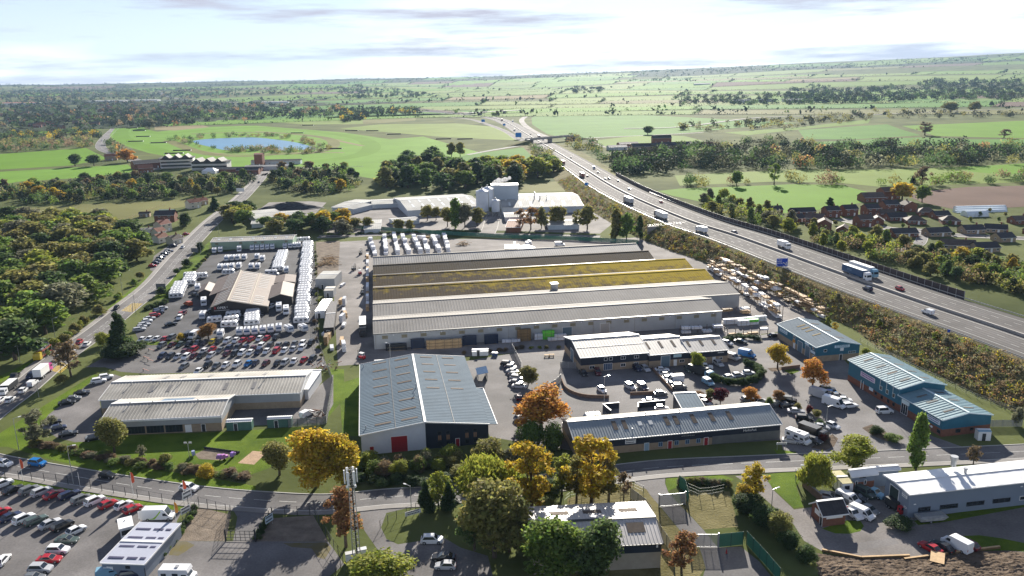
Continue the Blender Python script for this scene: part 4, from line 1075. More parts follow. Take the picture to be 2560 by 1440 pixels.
# ================================================================== 10. caravan showroom
dkc = mat('dark_brown_cladding',(.035,.03,.03),.7,.15,.5)
brr = mat('brown_roof_sheet',(.21,.165,.14),.65,.12,.2,detail=6)
A_ = W('7',935,495,6.2);
p_l,p_r = W('7',615,945,3.6),W('7',1150,965,2.6)
rdg0,rdg1 = W('7',765,885,6.4),W('7',940,497,6.4)
dv = rdg1 - rdg0; dv.z = 0; Lr = dv.length; dv.normalize(); rt = Vector((dv.y,-dv.x,0))
r = empty('showroom',(rdg0.x,rdg0.y,0),math.atan2(dv.y,dv.x))
wl,wr = 8.0,17.5
def shed_part(x0,x1,yl,zl,yr_,zr_,zt):
 mb = MB()
 for x,rev in ((x0,0),(x1,1)):
  ps = [(x,yl,0),(x,yl,zl),(x,0,zt),(x,-yr_,zr_),(x,-yr_,0)]
  mb.add(ps,[tuple(range(5)) if rev else (4,3,2,1,0)])
 mb.add([(x0,yl,0),(x1,yl,0),(x1,yl,zl),(x0,yl,zl)],[(3,2,1,0)])
 mb.add([(x0,-yr_,0),(x1,-yr_,0),(x1,-yr_,zr_),(x0,-yr_,zr_)],[(0,1,2,3)])
 mb.build('wall',dkc,r)
 mb = MB(); corr(mb,(x1 + .3,yl + .3,zl + .05),(x0 - .3,yl + .3,zl + .05),(x1 + .3,0,zt + .1),(x0 - .3,0,zt + .1),1.2,.04); mb.build('roof_slope',brr,r)
 mb = MB(); corr(mb,(x0 - .3,-yr_ - .3,zr_ + .05),(x1 + .3,-yr_ - .3,zr_ + .05),(x0 - .3,0,zt + .1),(x1 + .3,0,zt + .1),1.2,.04); mb.build('roof_slope',brr,r)
shed_part(0,Lr * .42,6.5,4.2,15,2.9,6.4)
shed_part(Lr * .42,Lr,10,3.4,15,2.9,6.4)
cream = mat('cream_trim',(.55,.5,.4),.6,.1,1)
mb = MB(); mb.box(-.35,Lr + .35,-.2,.2,6.52,6.65); mb.build('ridge_cap',cream,r)
mb = MB()
mb.add([(-.4,6.8,4.15),(-.4,0,6.45),(-.4,-15.3,2.8),(-.4,-15.3,3.1),(-.4,0,6.75),(-.4,6.8,4.45)],[(0,1,4,5),(1,2,3,4)]); mb.build('verge_trim',cream,r)
mb = MB(); mb.box(-.3,Lr + .3,-8.4,-8.1,4.75,4.85); mb.build('trim_strip',cream,r)
for side,off0,off1,zt,ze,yw in ((1,1.0,5.4,6.4,3.4,10.0),(-1,1.2,7.2,6.4,2.9,15.0),(-1,9.4,13.0,6.4,2.9,15.0)):
 def zz(o_): return zt + .2 - (zt - ze) * o_ / yw + .03
 for k in range(18):
  x = 1.0 + k * (Lr - 2.4) / 17
  if off0 > 9 and 4 < k < 9: continue
  if side == 1 and x < Lr * .42: z0_,z1_,b_ = 6.63 - 2.2 * off0 / 6.5,6.63 - 2.2 * off1 / 6.5,off1
  else: z0_,z1_,b_ = zz(off0),zz(off1),off1
  mb = MB(); mb.add([(x,side * off0,z0_),(x + .5,side * off0,z0_),(x + .5,side * off1,z1_),(x,side * off1,z1_)],[(0,1,2,3) if side < 0 else (3,2,1,0)])
  mb.build('rooflight',flwhite,r)
def gable_x(x0,x1,y0,y1,ze,zt,open_=False):
 b_ = MB(); ym = (y0 + y1) / 2
 for x,rev in ((x0,0),(x1,1)): b_.add([(x,y0,0),(x,y0,ze),(x,ym,zt),(x,y1,ze),(x,y1,0)],[(0,1,2,3,4) if not rev else (4,3,2,1,0)])
 b_.add([(x0,y0,0),(x1,y0,0),(x1,y0,ze),(x0,y0,ze)],[(0,1,2,3)]); b_.add([(x0,y1,0),(x1,y1,0),(x1,y1,ze),(x0,y1,ze)],[(3,2,1,0)])
 o = b_.build('porch',dkc,r)
 m_ = MB(); corr(m_,(x0 - .4,y0 - .4,ze),(x1 + .4,y0 - .4,ze),(x0 - .4,ym,zt + .1),(x1 + .4,ym,zt + .1),1.2,.04); m_.build('porch_roof',brr,o)
 m_ = MB(); corr(m_,(x1 + .4,y1 + .4,ze),(x0 - .4,y1 + .4,ze),(x1 + .4,ym,zt + .1),(x0 - .4,ym,zt + .1),1.2,.04); m_.build('porch_roof',brr,o)
 m_ = MB(); m_.add([(x0 - .45,y0 - .4,ze - .1),(x0 - .45,ym,zt),(x0 - .45,y1 + .4,ze - .1),(x0 - .45,y1 + .4,ze + .15),(x0 - .45,ym,zt + .25),(x0 - .45,y0 - .4,ze + .15)],[(0,1,4,5),(1,2,3,4)]); m_.build('verge_trim',cream,o)
gable_x(Lr * .2,Lr * .62,-24,-15.1,3.4,4.9)
gable_x(Lr * .55,Lr * .8,10.1,15.5,3.2,4.6)
gable_x(Lr * .72,Lr * .98,-24,-15.1,2.9,3.6)
o = lettering('R',r,(-.46,4.9,3.75),(math.pi / 2,0,-math.pi / 2),1.7,paint('sign_red',(.5,.03,.04)))
o = lettering('OPER',r,(-.46,2.5,3.8),(math.pi / 2,0,-math.pi / 2),1.35,white)
o = lettering('S',r,(-.46,.35,4.0),(math.pi / 2,0,-math.pi / 2),.85,white)
mb = MB(); mb.box(-.5,-.42,-.4,5.4,2.75,2.85); mb.build('sign_underline',white,r)
tag(r,'brown caravan showroom with pale roof strips and a lettered gable','showroom')
h = Hall('storage_shed','long pale green shed behind the caravan yard',W('7',552,130,4.6),W('7',1602,92,4.6),W('7',1600,38,4.6),4.6,5.6,mat('pale_green_cladding',(.3,.4,.3),.6,.08,.2),asb,period=1.2,dep=.04)
for k in range(7): h.light(3 + k * h.L / 7.2,.35,1.3,.35,flwhite)
for f in (.05,.34,.52,.61,.9): h.win('f',h.L * f,3.0,1.6,1.0,fm=MATS['louvre_frame'],gm=MATS['louvre'],mull=0)
# ================================================================== 11. silo works
wroof = mat('white_works_roof',(.36,.36,.34),.8,.15,.08,spec=.1,detail=7,big=.12)
pw = mat('pale_works_wall',(.5,.54,.58),.6,.08,.2)
h = Hall('works_building','long white-roofed works hall left of the silos',W('B',505,1120,4.5),W('B',1060,1085,4.5),W('B',515,1020,4.5),4.5,7.0,pw,wroof,period=1.2,dep=.05)
for k in range(7): h.light(5 + k * h.L / 7.4,.25,1.4,.3,flwhite); h.light(5 + k * h.L / 7.4,.7,1.4,.26,flwhite)
h = Hall('works_building','white-roofed works hall right of the silos',W('B',1205,1100,4.5),W('B',1810,1085,4.5),W('B',1270,995,4.5),4.5,7.2,pw,wroof,period=1.2,dep=.05)
for k in range(7): h.light(5 + k * h.L / 7.4,.15,1.4,.3,flwhite); h.light(3 + k * h.L / 7.4,.65,1.4,.26,flwhite)
for u,hh in ((24,5.0),(28,2.5),(33,2.5)): h.pipe(u,.7,hh,.35)
p = W('B',1140,1105); r = empty('process_tower',p,R_(3))
mb = MB(); mb.box(-1,18,-2,9,0,16.5); mb.build('tower_wall',mat('tower_cladding',(.42,.48,.54),.5,.06,.15),r)
mb = MB(); mb.box(-1.3,18.3,-2.3,9.3,16.5,16.8); mb.build('roof',galv,r)
tag(r,'tall pale blue-grey process tower behind the silos','tower')
def silo(p,rad,hh,lab):
 r = empty('silo',p)
 mb = MB(); n = 24
 mb.tube((0,0,3),(0,0,hh),rad,rad,n); mb.build('shell',clad_w,r,smooth=False)
 mb = MB(); mb.tube((0,0,1.2),(0,0,3),rad * .3,rad,n); mb.build('hopper',galv,r)
 mb = MB(); mb.tube((0,0,hh),(0,0,hh + rad * .35),rad * 1.02,rad * .25,n); mb.build('roof_cone',clad_w,r)
 mb = MB(); mb.tube((0,0,hh + rad * .35),(0,0,hh + rad * .35 + 1.2),.4,.4,8); mb.box(-rad,rad,-.3,.3,hh + .2,hh + .5); mb.build('filter',galv,r)
 for k in range(6):
  a = k * math.pi / 3 + .3; mb = MB(); mb.tube((rad * .9 * math.cos(a),rad * .9 * math.sin(a),0),(rad * .9 * math.cos(a),rad * .9 * math.sin(a),3.2),.18,.18,6); mb.build('leg',galv,r)
 mb = MB(); mb.box(rad,rad + .5,-.3,.3,0,hh); mb.build('ladder',galv,r)
 tag(r,lab,'silo','silos at the works')
silo(W('B',1060,1155),4.1,16.5,'larger pale silo, left of the pair')
silo(W('B',1160,1160),2.6,10.5,'smaller pale silo, right of the pair')
silo(W('B',1100,1120),4.1,15.5,'pale silo half hidden behind the larger one')
for nm,a,b,c,e,rg_,lab,wm in (
 ('works_shed',(1235,1245),(1340,1245),(1310,1185),3.2,4.6,'small brick gatehouse with pitched roof below the silos',brick),
 ('works_shed',(95,1110),(240,1075),(200,1040),3.4,4.2,'pale open store with white roof left of the works yard',pw),
 ('works_shed',(-60,1095),(95,1100),(30,1035),3.2,4.0,'white-roofed store at the left end of the works',pw),
 ('works_shed',(240,1075),(465,1065),(460,1030),3.0,3.8,'long low wall-like store behind the works yard',pw),
 ('works_shed',(400,1205),(590,1190),(500,1170),2.4,3.0,'low store beside the trees below the works',pw),
 ('works_shed',(1550,1230),(1780,1225),(1700,1185),2.8,3.5,'white-roofed shed behind the trees right of the works',pw),
 ('works_shed',(1230,1170),(1420,1165),(1400,1130),3.0,3.6,'loading canopy at the foot of the silos',white),
 ('works_shed',(180,1260),(300,1255),(250,1190),2.4,3.0,'flat pale shelter beside the estate trees',pw)):
 Hall(nm,lab,W('B',*a,e),W('B',*b,e),W('B',*c,e),e,rg_,wm,tiler if wm is brick else wroof,period=1.2,dep=.04)
for nm,a,b,c,e,rg_,lab in (
 ('depot_building',(1900,1180),(2120,1160),(2010,1110),4,4.4,'pale depot building with flat roof by the coal heap'),
 ('depot_building',(1870,1220),(1960,1215),(1930,1190),2.6,3.0,'small white depot office'),
 ('depot_building',(2050,1160),(2230,1150),(2200,1120),3,3.2,'low concrete bay wall of the depot')):
 Hall(nm,lab,W('A',*a,e),W('A',*b,e),W('A',*c,e),e,rg_,pw,wroof,period=1.5,dep=.03)
def heap(p,rx,ry,hh,m,lab,name='heap',cat='heap',seed=1):
 rg = random.Random(seed); mb = MB(); nr,na = 7,20; vs = [(0,0,hh)]
 for k in range(1,nr + 1):
  for a in range(na):
   t = k / nr; j = rg.uniform(.9,1.1)
   vs.append((rx * t * j * math.cos(2 * math.pi * a / na),ry * t * j * math.sin(2 * math.pi * a / na),max(-.05,hh * (1 - t ** 1.4) * rg.uniform(.88,1.1)) if k < nr else -.05))
 fs = [(0,1 + a,1 + (a + 1) % na) for a in range(na)]
 for k in range(nr - 1):
  for a in range(na): fs.append((1 + k * na + a,1 + (k + 1) * na + a,1 + (k + 1) * na + (a + 1) % na,1 + k * na + (a + 1) % na))
 mb.add(vs,fs)
 return tag(mb.build(name,m,loc=p),lab,cat)
heap(W('A',2160,1105),24,9,5,mat('coal',(.04,.043,.05),.9,.3,.5),'dark grey stockpile of aggregate in the depot','stockpile','stockpile')
yard('depot_yard','A',[(1870,1215),(1900,1130),(2000,1060),(2300,1050),(2430,1060),(2350,1140),(2260,1210),(2000,1230)],concy,.0095)
def steam():
 mb = MB(); rg = random.Random(2); n = 14
 for i in range(9):
  c = Vector((i * 1.5 + rg.uniform(-.6,.6),rg.uniform(-1,1),i * .35 + rg.uniform(-.5,.7))); r_ = rg.uniform(1.2,2.2); o = len(mb.v); vs = [c + Vector((0,0,r_))]
  for k in range(1,6):
   for a in range(10): vs.append(c + Vector((math.sin(math.pi * k / 6) * math.cos(a * .628),math.sin(math.pi * k / 6) * math.sin(a * .628),math.cos(math.pi * k / 6))) * r_)
  vs.append(c - Vector((0,0,r_))); fs = [(0,1 + a,1 + (a + 1) % 10) for a in range(10)]
  for k in range(4):
   for a in range(10): fs.append((1 + k * 10 + a,11 + k * 10 + a,11 + k * 10 + (a + 1) % 10,1 + k * 10 + (a + 1) % 10))
  fs += [(51,41 + (a + 1) % 10,41 + a) for a in range(10)]; mb.add(vs,fs)
 m = bpy.data.materials.new('steam_cloud'); m.use_nodes = True; nt = m.node_tree; nt.nodes.clear()
 o = nt.nodes.new('ShaderNodeOutputMaterial'); v = nt.nodes.new('ShaderNodeVolumePrincipled'); v.inputs['Color'].default_value = (1,1,1,1); v.inputs['Density'].default_value = .5; nt.links.new(v.outputs[0],o.inputs['Volume'])
 p = W('B',1150,1105); tag(mb.build('steam',m,loc=(p.x - 1,p.y + 3,18)),'white steam drifting off the process tower',kind='stuff')
steam()
# ================================================================== vehicles
def wheel_proto(rad=.32,wd=.22):
 def mk():
  mb = MB(); n = 12
  mb.tube((0,-wd / 2,0),(0,wd / 2,0),rad,rad,n,0)
  mb.tube((0,-wd / 2 - .012,0),(0,wd / 2 + .012,0),rad * .6,rad * .6,n,1)
  return mb.mesh('wheel',[rubber,galv])
 return cached(('wheel',rad,wd),mk)
def quad_in(mb,q,sx=.88,out_=.015,mi=0):
 q = [Vector(p) for p in q]; c = sum(q,Vector()) / 4
 n = (q[1] - q[0]).cross(q[3] - q[0]).normalized() * out_
 mb.add([c + (p - c) * sx + n for p in q],[(0,1,2,3)])
def car_proto(kind):
 P = {'hatch': (4.05,1.76,1.48,.93,1.0,.25,-1.25,-1.85,.86,.95),'saloon': (4.65,1.83,1.44,.93,1.05,.2,-1.1,-1.75,.84,.93),
         'suv': (4.5,1.88,1.68,1.06,1.15,.5,-1.65,-2.05,1.0,1.06),'estate': (4.75,1.84,1.48,.94,1.05,.25,-1.85,-2.25,.85,.95),
         'offroad': (4.6,1.92,1.95,1.15,1.05,.75,-2.05,-2.2,1.1,1.15),'mpv': (4.4,1.82,1.68,1.02,1.45,.6,-1.75,-2.1,.98,1.02)}[kind]
 L,Wd,Hh,belt,x1,x2,x3,x4,zb,zt = P
 hw = Wd / 2; hl = L / 2
 st = [(-hl,.35,zt - .22,.82),(-hl + .12,.24,zt - .02,.95),(-hl + .5,.2,zt,1.0),(x4 + .1,.2,belt,1.0),(0,.2,belt,1.0),(x1 - .1,.2,belt,1.0),(x1 + .2,.2,zb + .04,.99),(hl - .35,.22,zb - .06,.95),(hl - .1,.26,zb - .16,.88),(hl,.36,zb - .34,.78)]
 mb = MB(); vs = []
 for x,z0,z1,k in st:
  w_ = hw * k; zm = z0 + (z1 - z0) * .62
  vs += [(x,-w_ * .94,z0),(x,-w_,zm),(x,-w_ * .93,z1),(x,w_ * .93,z1),(x,w_,zm),(x,w_ * .94,z0)]
 n = len(st); fs = []
 for i in range(n - 1):
  for j in range(6): fs.append((i * 6 + j,(i + 1) * 6 + j,(i + 1) * 6 + (j + 1) % 6,i * 6 + (j + 1) % 6))
 fs += [tuple(range(5,-1,-1))[::-1],tuple((n - 1) * 6 + j for j in range(5,-1,-1))]
 mb.add(vs,fs)
 b,t = hw * .92,hw * .74
 c = [(x1,-b,belt - .02),(x1,b,belt - .02),(x4,b,belt - .02),(x4,-b,belt - .02),(x2,-t,Hh),(x2,t,Hh),(x3,t,Hh - .02),(x3,-t,Hh - .02)]
 mb.add(c,[(0,1,5,4),(2,3,7,6),(1,2,6,5),(3,0,4,7),(4,5,6,7)])
 pr = [('body',mb.mesh('body',paint('silver',(.45,.46,.48))),(0,0,0),None)]
 for nm,q in (('windscreen',(c[0],c[1],c[5],c[4])),('rear_window',(c[2],c[3],c[7],c[6]))):
  g = MB(); quad_in(g,q,.9); pr.append((nm,g.mesh(nm,glass),(0,0,0),None))
 for q in ((c[1],c[2],c[6],c[5]),(c[3],c[0],c[4],c[7])):
  g = MB(); quad_in(g,q,.84); pr.append(('side_window',g.mesh('side_window',glass),(0,0,0),None))
 wm = wheel_proto(.36 if kind in ('suv','offroad') else .32)
 r = .36 if kind in ('suv','offroad') else .32
 for x in (hl - .85,-hl + .8):
  for y in (-hw + .1,hw - .1): pr.append(('wheel',wm,(x,y,r),None))
 for y in (-hw * .62,hw * .62):
  g = MB(); g.box(hl - .16,hl - .03,y - .17,y + .17,zb - .32,zb - .18); pr.append(('headlight',g.mesh('headlight',lampm),(0,0,0),None))
  g = MB(); g.box(-hl - .01,-hl + .1,y - .14,y + .14,zt - .3,zt - .12); pr.append(('tail_light',g.mesh('tail_light',redlens),(0,0,0),None))
 return pr
def prof_body(mb,prof,hw,ztop,taper,mi=0):
 vs = [(x,-hw * (1 - taper * z / ztop),z) for x,z in prof] + [(x,hw * (1 - taper * z / ztop),z) for x,z in prof]
 n = len(prof)
 mb.add(vs,[tuple(range(n)),tuple(range(2 * n - 1,n - 1,-1))] + [(i,n + i,n + (i + 1) % n,(i + 1) % n) for i in range(n)],mi)
def van_proto(L=5.6,Hh=2.45,Wd=2.0,nose=.9):
 hl,hw = L / 2,Wd / 2
 prof = [(hl,.38),(hl - .06,.95),(hl - nose + .1,1.2),(hl - nose - .75,Hh - .12),(hl - nose - 1.0,Hh),(-hl + .1,Hh),(-hl,Hh - .12),(-hl,.38)]
 mb = MB(); prof_body(mb,prof,hw,Hh,.07)
 pr = [('body',mb.mesh('body',white),(0,0,0),None)]
 def y(z): return hw * (1 - .07 * z / Hh)
 a,b = (hl - nose + .1,1.2),(hl - nose - .75,Hh - .12)
 g = MB(); quad_in(g,[(a[0],-y(a[1]),a[1]),(a[0],y(a[1]),a[1]),(b[0],y(b[1]),b[1]),(b[0],-y(b[1]),b[1])],.86); pr.append(('windscreen',g.mesh('windscreen',glass),(0,0,0),None))
 for s in (1,-1):
  z0,z1 = 1.22,min(Hh - .3,1.85)
  q = [(hl - nose - .05,s * y(z0),z0),(hl - nose - 1.15,s * y(z0),z0),(hl - nose - 1.15,s * y(z1),z1),(hl - nose - .55,s * y(z1),z1)]
  g = MB(); quad_in(g,q if s > 0 else q[::-1],.95); pr.append(('side_window',g.mesh('side_window',glass),(0,0,0),None))
  g = MB(); g.box(hl - .1,hl - .02,s * hw * .7 - .16,s * hw * .7 + .16,.75,.98); pr.append(('headlight',g.mesh('headlight',lampm),(0,0,0),None))
  g = MB(); g.box(-hl - .03,-hl + .05,s * hw * .86 - .07,s * hw * .86 + .07,.9,1.4); pr.append(('tail_light',g.mesh('tail_light',redlens),(0,0,0),None))
 g = MB(); g.box(hl - .1,hl + .06,-hw * .92,hw * .92,.32,.55); pr.append(('bumper',g.mesh('bumper',darkm),(0,0,0),None))
 for x in (hl - .95,-hl + 1.1):
  for yy in (-hw + .12,hw - .12): pr.append(('wheel',wheel_proto(.35,.24),(x,yy,.35),None))
 return pr
def pickup_proto():
 pr = [p for p in car_proto('offroad') if p[0] not in ('body','rear_window','side_window','windscreen')]
 mb = MB(); prof_body(mb,[(2.3,.4),(2.25,.98),(1.0,1.1),(.4,1.75),(-.7,1.78),(-.85,1.1),(-.85,.4)],.92,1.8,.12)
 mb.box(-2.4,-.85,-.9,-.82,.5,1.1); mb.box(-2.4,-.85,.82,.9,.5,1.1); mb.box(-2.4,-2.3,-.82,.82,.5,1.1); mb.box(-2.4,-.85,-.82,.82,.45,.56)
 out_ = [('body',mb.mesh('body',white),(0,0,0),None)]
 g = MB(); quad_in(g,[(1.0,-.86,1.1),(1.0,.86,1.1),(.4,.82,1.75),(.4,-.82,1.75)],.88); out_.append(('windscreen',g.mesh('windscreen',glass),(0,0,0),None))
 for s in (1,-1):
  q = [(.85,s * .86,1.12),(-.75,s * .86,1.12),(-.65,s * .83,1.68),(.4,s * .83,1.68)]
  g = MB(); quad_in(g,q if s > 0 else q[::-1],.9); out_.append(('side_window',g.mesh('side_window',glass),(0,0,0),None))
 return out_ + pr
def lorry_proto(tl=13.4,cl=2.3,Hh=4.0,artic=True):
 pr = []
 tot = tl + cl + .5; hl = tot / 2
 mb = MB(); mb.box(-hl,-hl + tl,-1.25,1.25,1.15 if artic else .95,Hh); pr.append(('trailer_body',mb.mesh('trailer_body',white),(0,0,0),None))
 mb = MB(); mb.box(-hl,-hl + tl,-1.26,1.26,Hh,Hh + .06); pr.append(('roof',mb.mesh('roof',white),(0,0,0),None))
 mb = MB(); mb.box(-hl + .2,hl - .4,-.5,.5,.7,1.1); pr.append(('chassis',mb.mesh('chassis',darkm),(0,0,0),None))
 mb = MB(); x = hl - cl
 prof_body(mb,[(hl,.45),(hl,1.6),(hl - .15,2.75),(hl - .7,3.5 if Hh > 3.4 else 2.9),(x + .1,3.6 if Hh > 3.4 else 2.95),(x,2.8),(x,.7)],1.22,3.6,.05)
 pr.append(('cab',mb.mesh('cab',white),(0,0,0),None)); k = len(pr) - 1
 g = MB(); quad_in(g,[(hl,-1.16,1.7),(hl,1.16,1.7),(hl - .14,1.12,2.7),(hl - .14,-1.12,2.7)],.9,.03); pr.append(('windscreen',g.mesh('windscreen',glass),(0,0,0),k))
 for s in (1,-1):
  q = [(hl - .3,s * 1.2,1.75),(hl - 1.3,s * 1.2,1.75),(hl - 1.3,s * 1.18,2.5),(hl - .45,s * 1.18,2.5)]
  g = MB(); quad_in(g,q if s > 0 else q[::-1],.95,.03); pr.append(('side_window',g.mesh('side_window',glass),(0,0,0),k))
 xs = [hl - 1.3,-hl + 1.2,-hl + 2.5] + ([-hl + 3.8,hl - 4.2] if artic else [])
 for xx in xs:
  for yy in (-1.08,1.08): pr.append(('wheel',wheel_proto(.5,.34),(xx,yy,.5),None))
 if artic:
  for s in (-1,1):
   mb = MB(); mb.box(-hl + 4.8,hl - 5.0,s * 1.15 - .04,s * 1.15 + .04,.55,1.0); pr.append(('side_guard',mb.mesh('side_guard',galv),(0,0,0),None))
 return pr
decal = mat('caravan_decal',(.12,.13,.2),.4,0)
decal_r = mat('caravan_decal_red',(.32,.1,.12),.4,0)
cwhite = mat('caravan_white',(.74,.75,.77),.35,.04,.8,spec=.5,rnd=.06)
def caravan_proto(L=5.8,dm=decal):
 hl = L / 2; hw = 1.12; pr = []
 mb = MB(); prof_body(mb,[(hl - .05,.5),(hl,1.25),(hl - .28,2.2),(hl - .75,2.55),(-hl + .5,2.55),(-hl + .15,2.3),(-hl,1.3),(-hl + .04,.5)][::-1],hw,2.6,.05)
 pr.append(('body',mb.mesh('body',cwhite),(0,0,0),None))
 def y(z): return hw * (1 - .05 * z / 2.6)
 for s in (1,-1):
  for x0,x1 in ((hl - 1.7,hl - .75),(-.5,.45),(-hl + .55,-hl + 1.5)):
   q = [(x1,s * y(1.3),1.3),(x0,s * y(1.3),1.3),(x0,s * y(1.85),1.85),(x1,s * y(1.85),1.85)]
   g = MB(); quad_in(g,q if s > 0 else q[::-1],.97,.02); pr.append(('window',g.mesh('window',glass),(0,0,0),None))
  q = [(hl - .3,s * y(.95),.95),(-hl + .8,s * y(1.05),1.05),(-hl + .8,s * y(1.2),1.2),(hl - 1.6,s * y(1.12),1.12)]
  g = MB(); quad_in(g,q if s > 0 else q[::-1],.97,.015); pr.append(('stripe',g.mesh('stripe',dm),(0,0,0),None))
  pr.append(('wheel',wheel_proto(.32,.2),(-.2,s * (hw - .1),.32),None))
 g = MB(); quad_in(g,[(hl - .01,-y(1.3),1.32),(hl - .01,y(1.3),1.32),(hl - .24,y(2.1),2.05),(hl - .24,-y(2.1),2.05)],.86,.03); pr.append(('front_window',g.mesh('front_window',glassb),(0,0,0),None))
 g = MB(); quad_in(g,[(-hl,y(1.4),1.4),(-hl,-y(1.4),1.4),(-hl + .12,-y(2.1),2.1),(-hl + .12,y(2.1),2.1)],.7,.04); pr.append(('rear_window',g.mesh('rear_window',glassb),(0,0,0),None))
 g = MB(); g.box(.6,1.2,-hw - .005,-hw + .05,.5,2.2); pr.append(('door',g.mesh('door',white),(0,0,0),None))
 for x in (-hl * .45,.1,hl * .45):
  g = MB(); g.box(x - .25,x + .25,-.3,.3,2.55,2.66); pr.append(('roof_hatch',g.mesh('roof_hatch',mat('hatch_grey',(.3,.31,.33),.4,0)),(0,0,0),None))
 g = MB(); g.tube((hl - .2,-.6,.48),(hl + 1.1,0,.48),.05,.05,5); g.tube((hl - .2,.6,.48),(hl + 1.1,0,.48),.05,.05,5); g.tube((hl + .9,0,0),(hl + .9,0,.5),.05,.05,5)
 pr.append(('drawbar',g.mesh('drawbar',galv),(0,0,0),None))
 return pr
def motorhome_proto(L=6.4):
 hl = L / 2; hw = 1.13; pr = []
 mb = MB(); prof_body(mb,[(hl,.45),(hl - .05,1.0),(hl - .7,1.25),(hl - 1.15,1.95),(hl - .75,2.15),(hl - 1.0,2.8),(-hl + .1,2.85),(-hl,2.6),(-hl,.45)],hw,2.9,.04)
 pr.append(('body',mb.mesh('body',cwhite),(0,0,0),None))
 g = MB(); quad_in(g,[(hl - .72,-.95,1.28),(hl - .72,.95,1.28),(hl - 1.14,.92,1.94),(hl - 1.14,-.92,1.94)],.94,.03); pr.append(('windscreen',g.mesh('windscreen',glass),(0,0,0),None))
 for s in (1,-1):
  for x0,x1,z0,z1 in ((hl - 2.1,hl - 1.15,1.25,1.85),(-.6,.5,1.5,2.1),(-hl + .5,-hl + 1.5,1.5,2.1)):
   q = [(x1,s * hw * .975,z0),(x0,s * hw * .975,z0),(x0,s * hw * .97,z1),(x1,s * hw * .97,z1)]
   g = MB(); quad_in(g,q if s > 0 else q[::-1],.97,.03); pr.append(('window',g.mesh('window',glass),(0,0,0),None))
  q = [(hl - .4,s * hw * .985,.85),(-hl + .3,s * hw * .985,.85),(-hl + .3,s * hw * .98,1.1),(hl - 1.2,s * hw * .98,1.0)]
  g = MB(); quad_in(g,q if s > 0 else q[::-1],.97,.02); pr.append(('stripe',g.mesh('stripe',decal),(0,0,0),None))
  for x in (hl - 1.0,-hl + 1.5): pr.append(('wheel',wheel_proto(.35,.24),(x,s * (hw - .12),.35),None))
  g = MB(); g.box(hl - .1,hl + .02,s * .75 - .16,s * .75 + .16,.7,.92); pr.append(('headlight',g.mesh('headlight',lampm),(0,0,0),None))
 g = MB(); g.box(-.3,.3,-.4,.4,2.85,2.98); pr.append(('roof_hatch',g.mesh('roof_hatch',mat('hatch_grey',(.3,.31,.33),.4,0)),(0,0,0),None))
 g = MB(); g.box(-hl - .02,-hl + .03,-.5,.5,1.6,2.2); pr.append(('rear_window',g.mesh('rear_window',glassb),(0,0,0),None))
 return pr
PR = {k: car_proto(k) for k in ('hatch','saloon','suv','estate','offroad','mpv')}
PR['van'] = van_proto(); PR['small_van'] = van_proto(4.5,1.85,1.8,1.0); PR['long_van'] = van_proto(6.4,2.7,2.05,.9); PR['minibus'] = van_proto(5.2,2.1,1.95,.8)
PR['pickup'] = pickup_proto(); PR['lorry'] = lorry_proto(); PR['box_truck'] = lorry_proto(6.2,2.0,3.4,False)
PR['caravan'] = caravan_proto(); PR['caravan_red'] = caravan_proto(6.2,decal_r); PR['caravan_small'] = caravan_proto(4.6); PR['motorhome'] = motorhome_proto()
PC = {'white': paint('white',(.78,.79,.8)),'silver': paint('silver',(.45,.46,.48)),'grey': paint('grey',(.14,.15,.16)),'black': paint('black',(.008,.009,.011)),
      'red': paint('red',(.38,.012,.02)),'navy': paint('navy',(.012,.02,.06)),'blue': paint('blue',(.01,.16,.45)),'green': paint('green',(.06,.09,.08)),
      'maroon': paint('maroon',(.1,.012,.02)),'yellow': paint('yellow',(.5,.38,.03)),'orange': paint('orange',(.42,.08,.02)),'pale blue': paint('pale_blue',(.2,.38,.5)),'dark grey': paint('dark_grey',(.04,.042,.046))}
KN = {'hatch': 'hatchback','saloon': 'saloon car','suv': 'SUV','estate': 'estate car','offroad': 'boxy off-road car','mpv': 'people carrier','van': 'panel van','small_van': 'small van','long_van': 'long high-roof van','minibus': 'minibus','pickup': 'pickup truck'}
def hd(k,x0,y0,x1,y1):
 d = W(k,x1,y1) - W(k,x0,y0)
 return math.atan2(d.y,d.x)
NAME = {'van': 'van','small_van': 'van','long_van': 'van','minibus': 'minibus','pickup': 'pickup_truck','caravan': 'caravan','caravan_red': 'caravan','caravan_small': 'caravan','motorhome': 'motorhome'}
def car(p,rz,kind,colr,label,group=None,name=None):
 return spawn(PR[kind],name or NAME.get(kind,'car'),p,rz,{'body': PC[colr]},None,label,NAME.get(kind,'car').replace('_',' '),group)
def row(k,lst,rz,where,group,jit=.05,end='left'):
 """a row of parked cars: each entry is x, y, kind, colour"""
 rg = random.Random(len(lst) + int(rz * 100))
 for i,(x,y,kind,colr) in enumerate(lst):
  nth = ('%s from the %s' % (ORD[i],end)) if len(lst) > 1 else ''
  car(W(k,x,y),rz + rg.uniform(-jit,jit),kind,colr,'%s %s%s %s' % (colr,KN[kind],(', ' + nth) if nth else '',where),group)
r1 = hd('1',1400,505,1640,395)
row('1',[(40,195,'suv','white'),(190,272,'saloon','black'),(410,282,'suv','grey'),(580,305,'suv','silver'),(755,338,'saloon','red'),(965,342,'estate','navy'),(1130,412,'mpv','grey'),(1315,430,'suv','white'),(1500,475,'hatch','red'),(1715,488,'hatch','white'),(1840,540,'hatch','red')],r1,'in the back row of the corner lot','cars in the corner sales lot')
row('1',[(20,585,'hatch','red'),(150,650,'saloon','navy'),(335,680,'suv','white'),(500,700,'estate','green'),(700,745,'saloon','silver'),(870,775,'suv','black'),(1060,838,'hatch','white')],r1,'in the second row of the corner lot','cars in the corner sales lot')
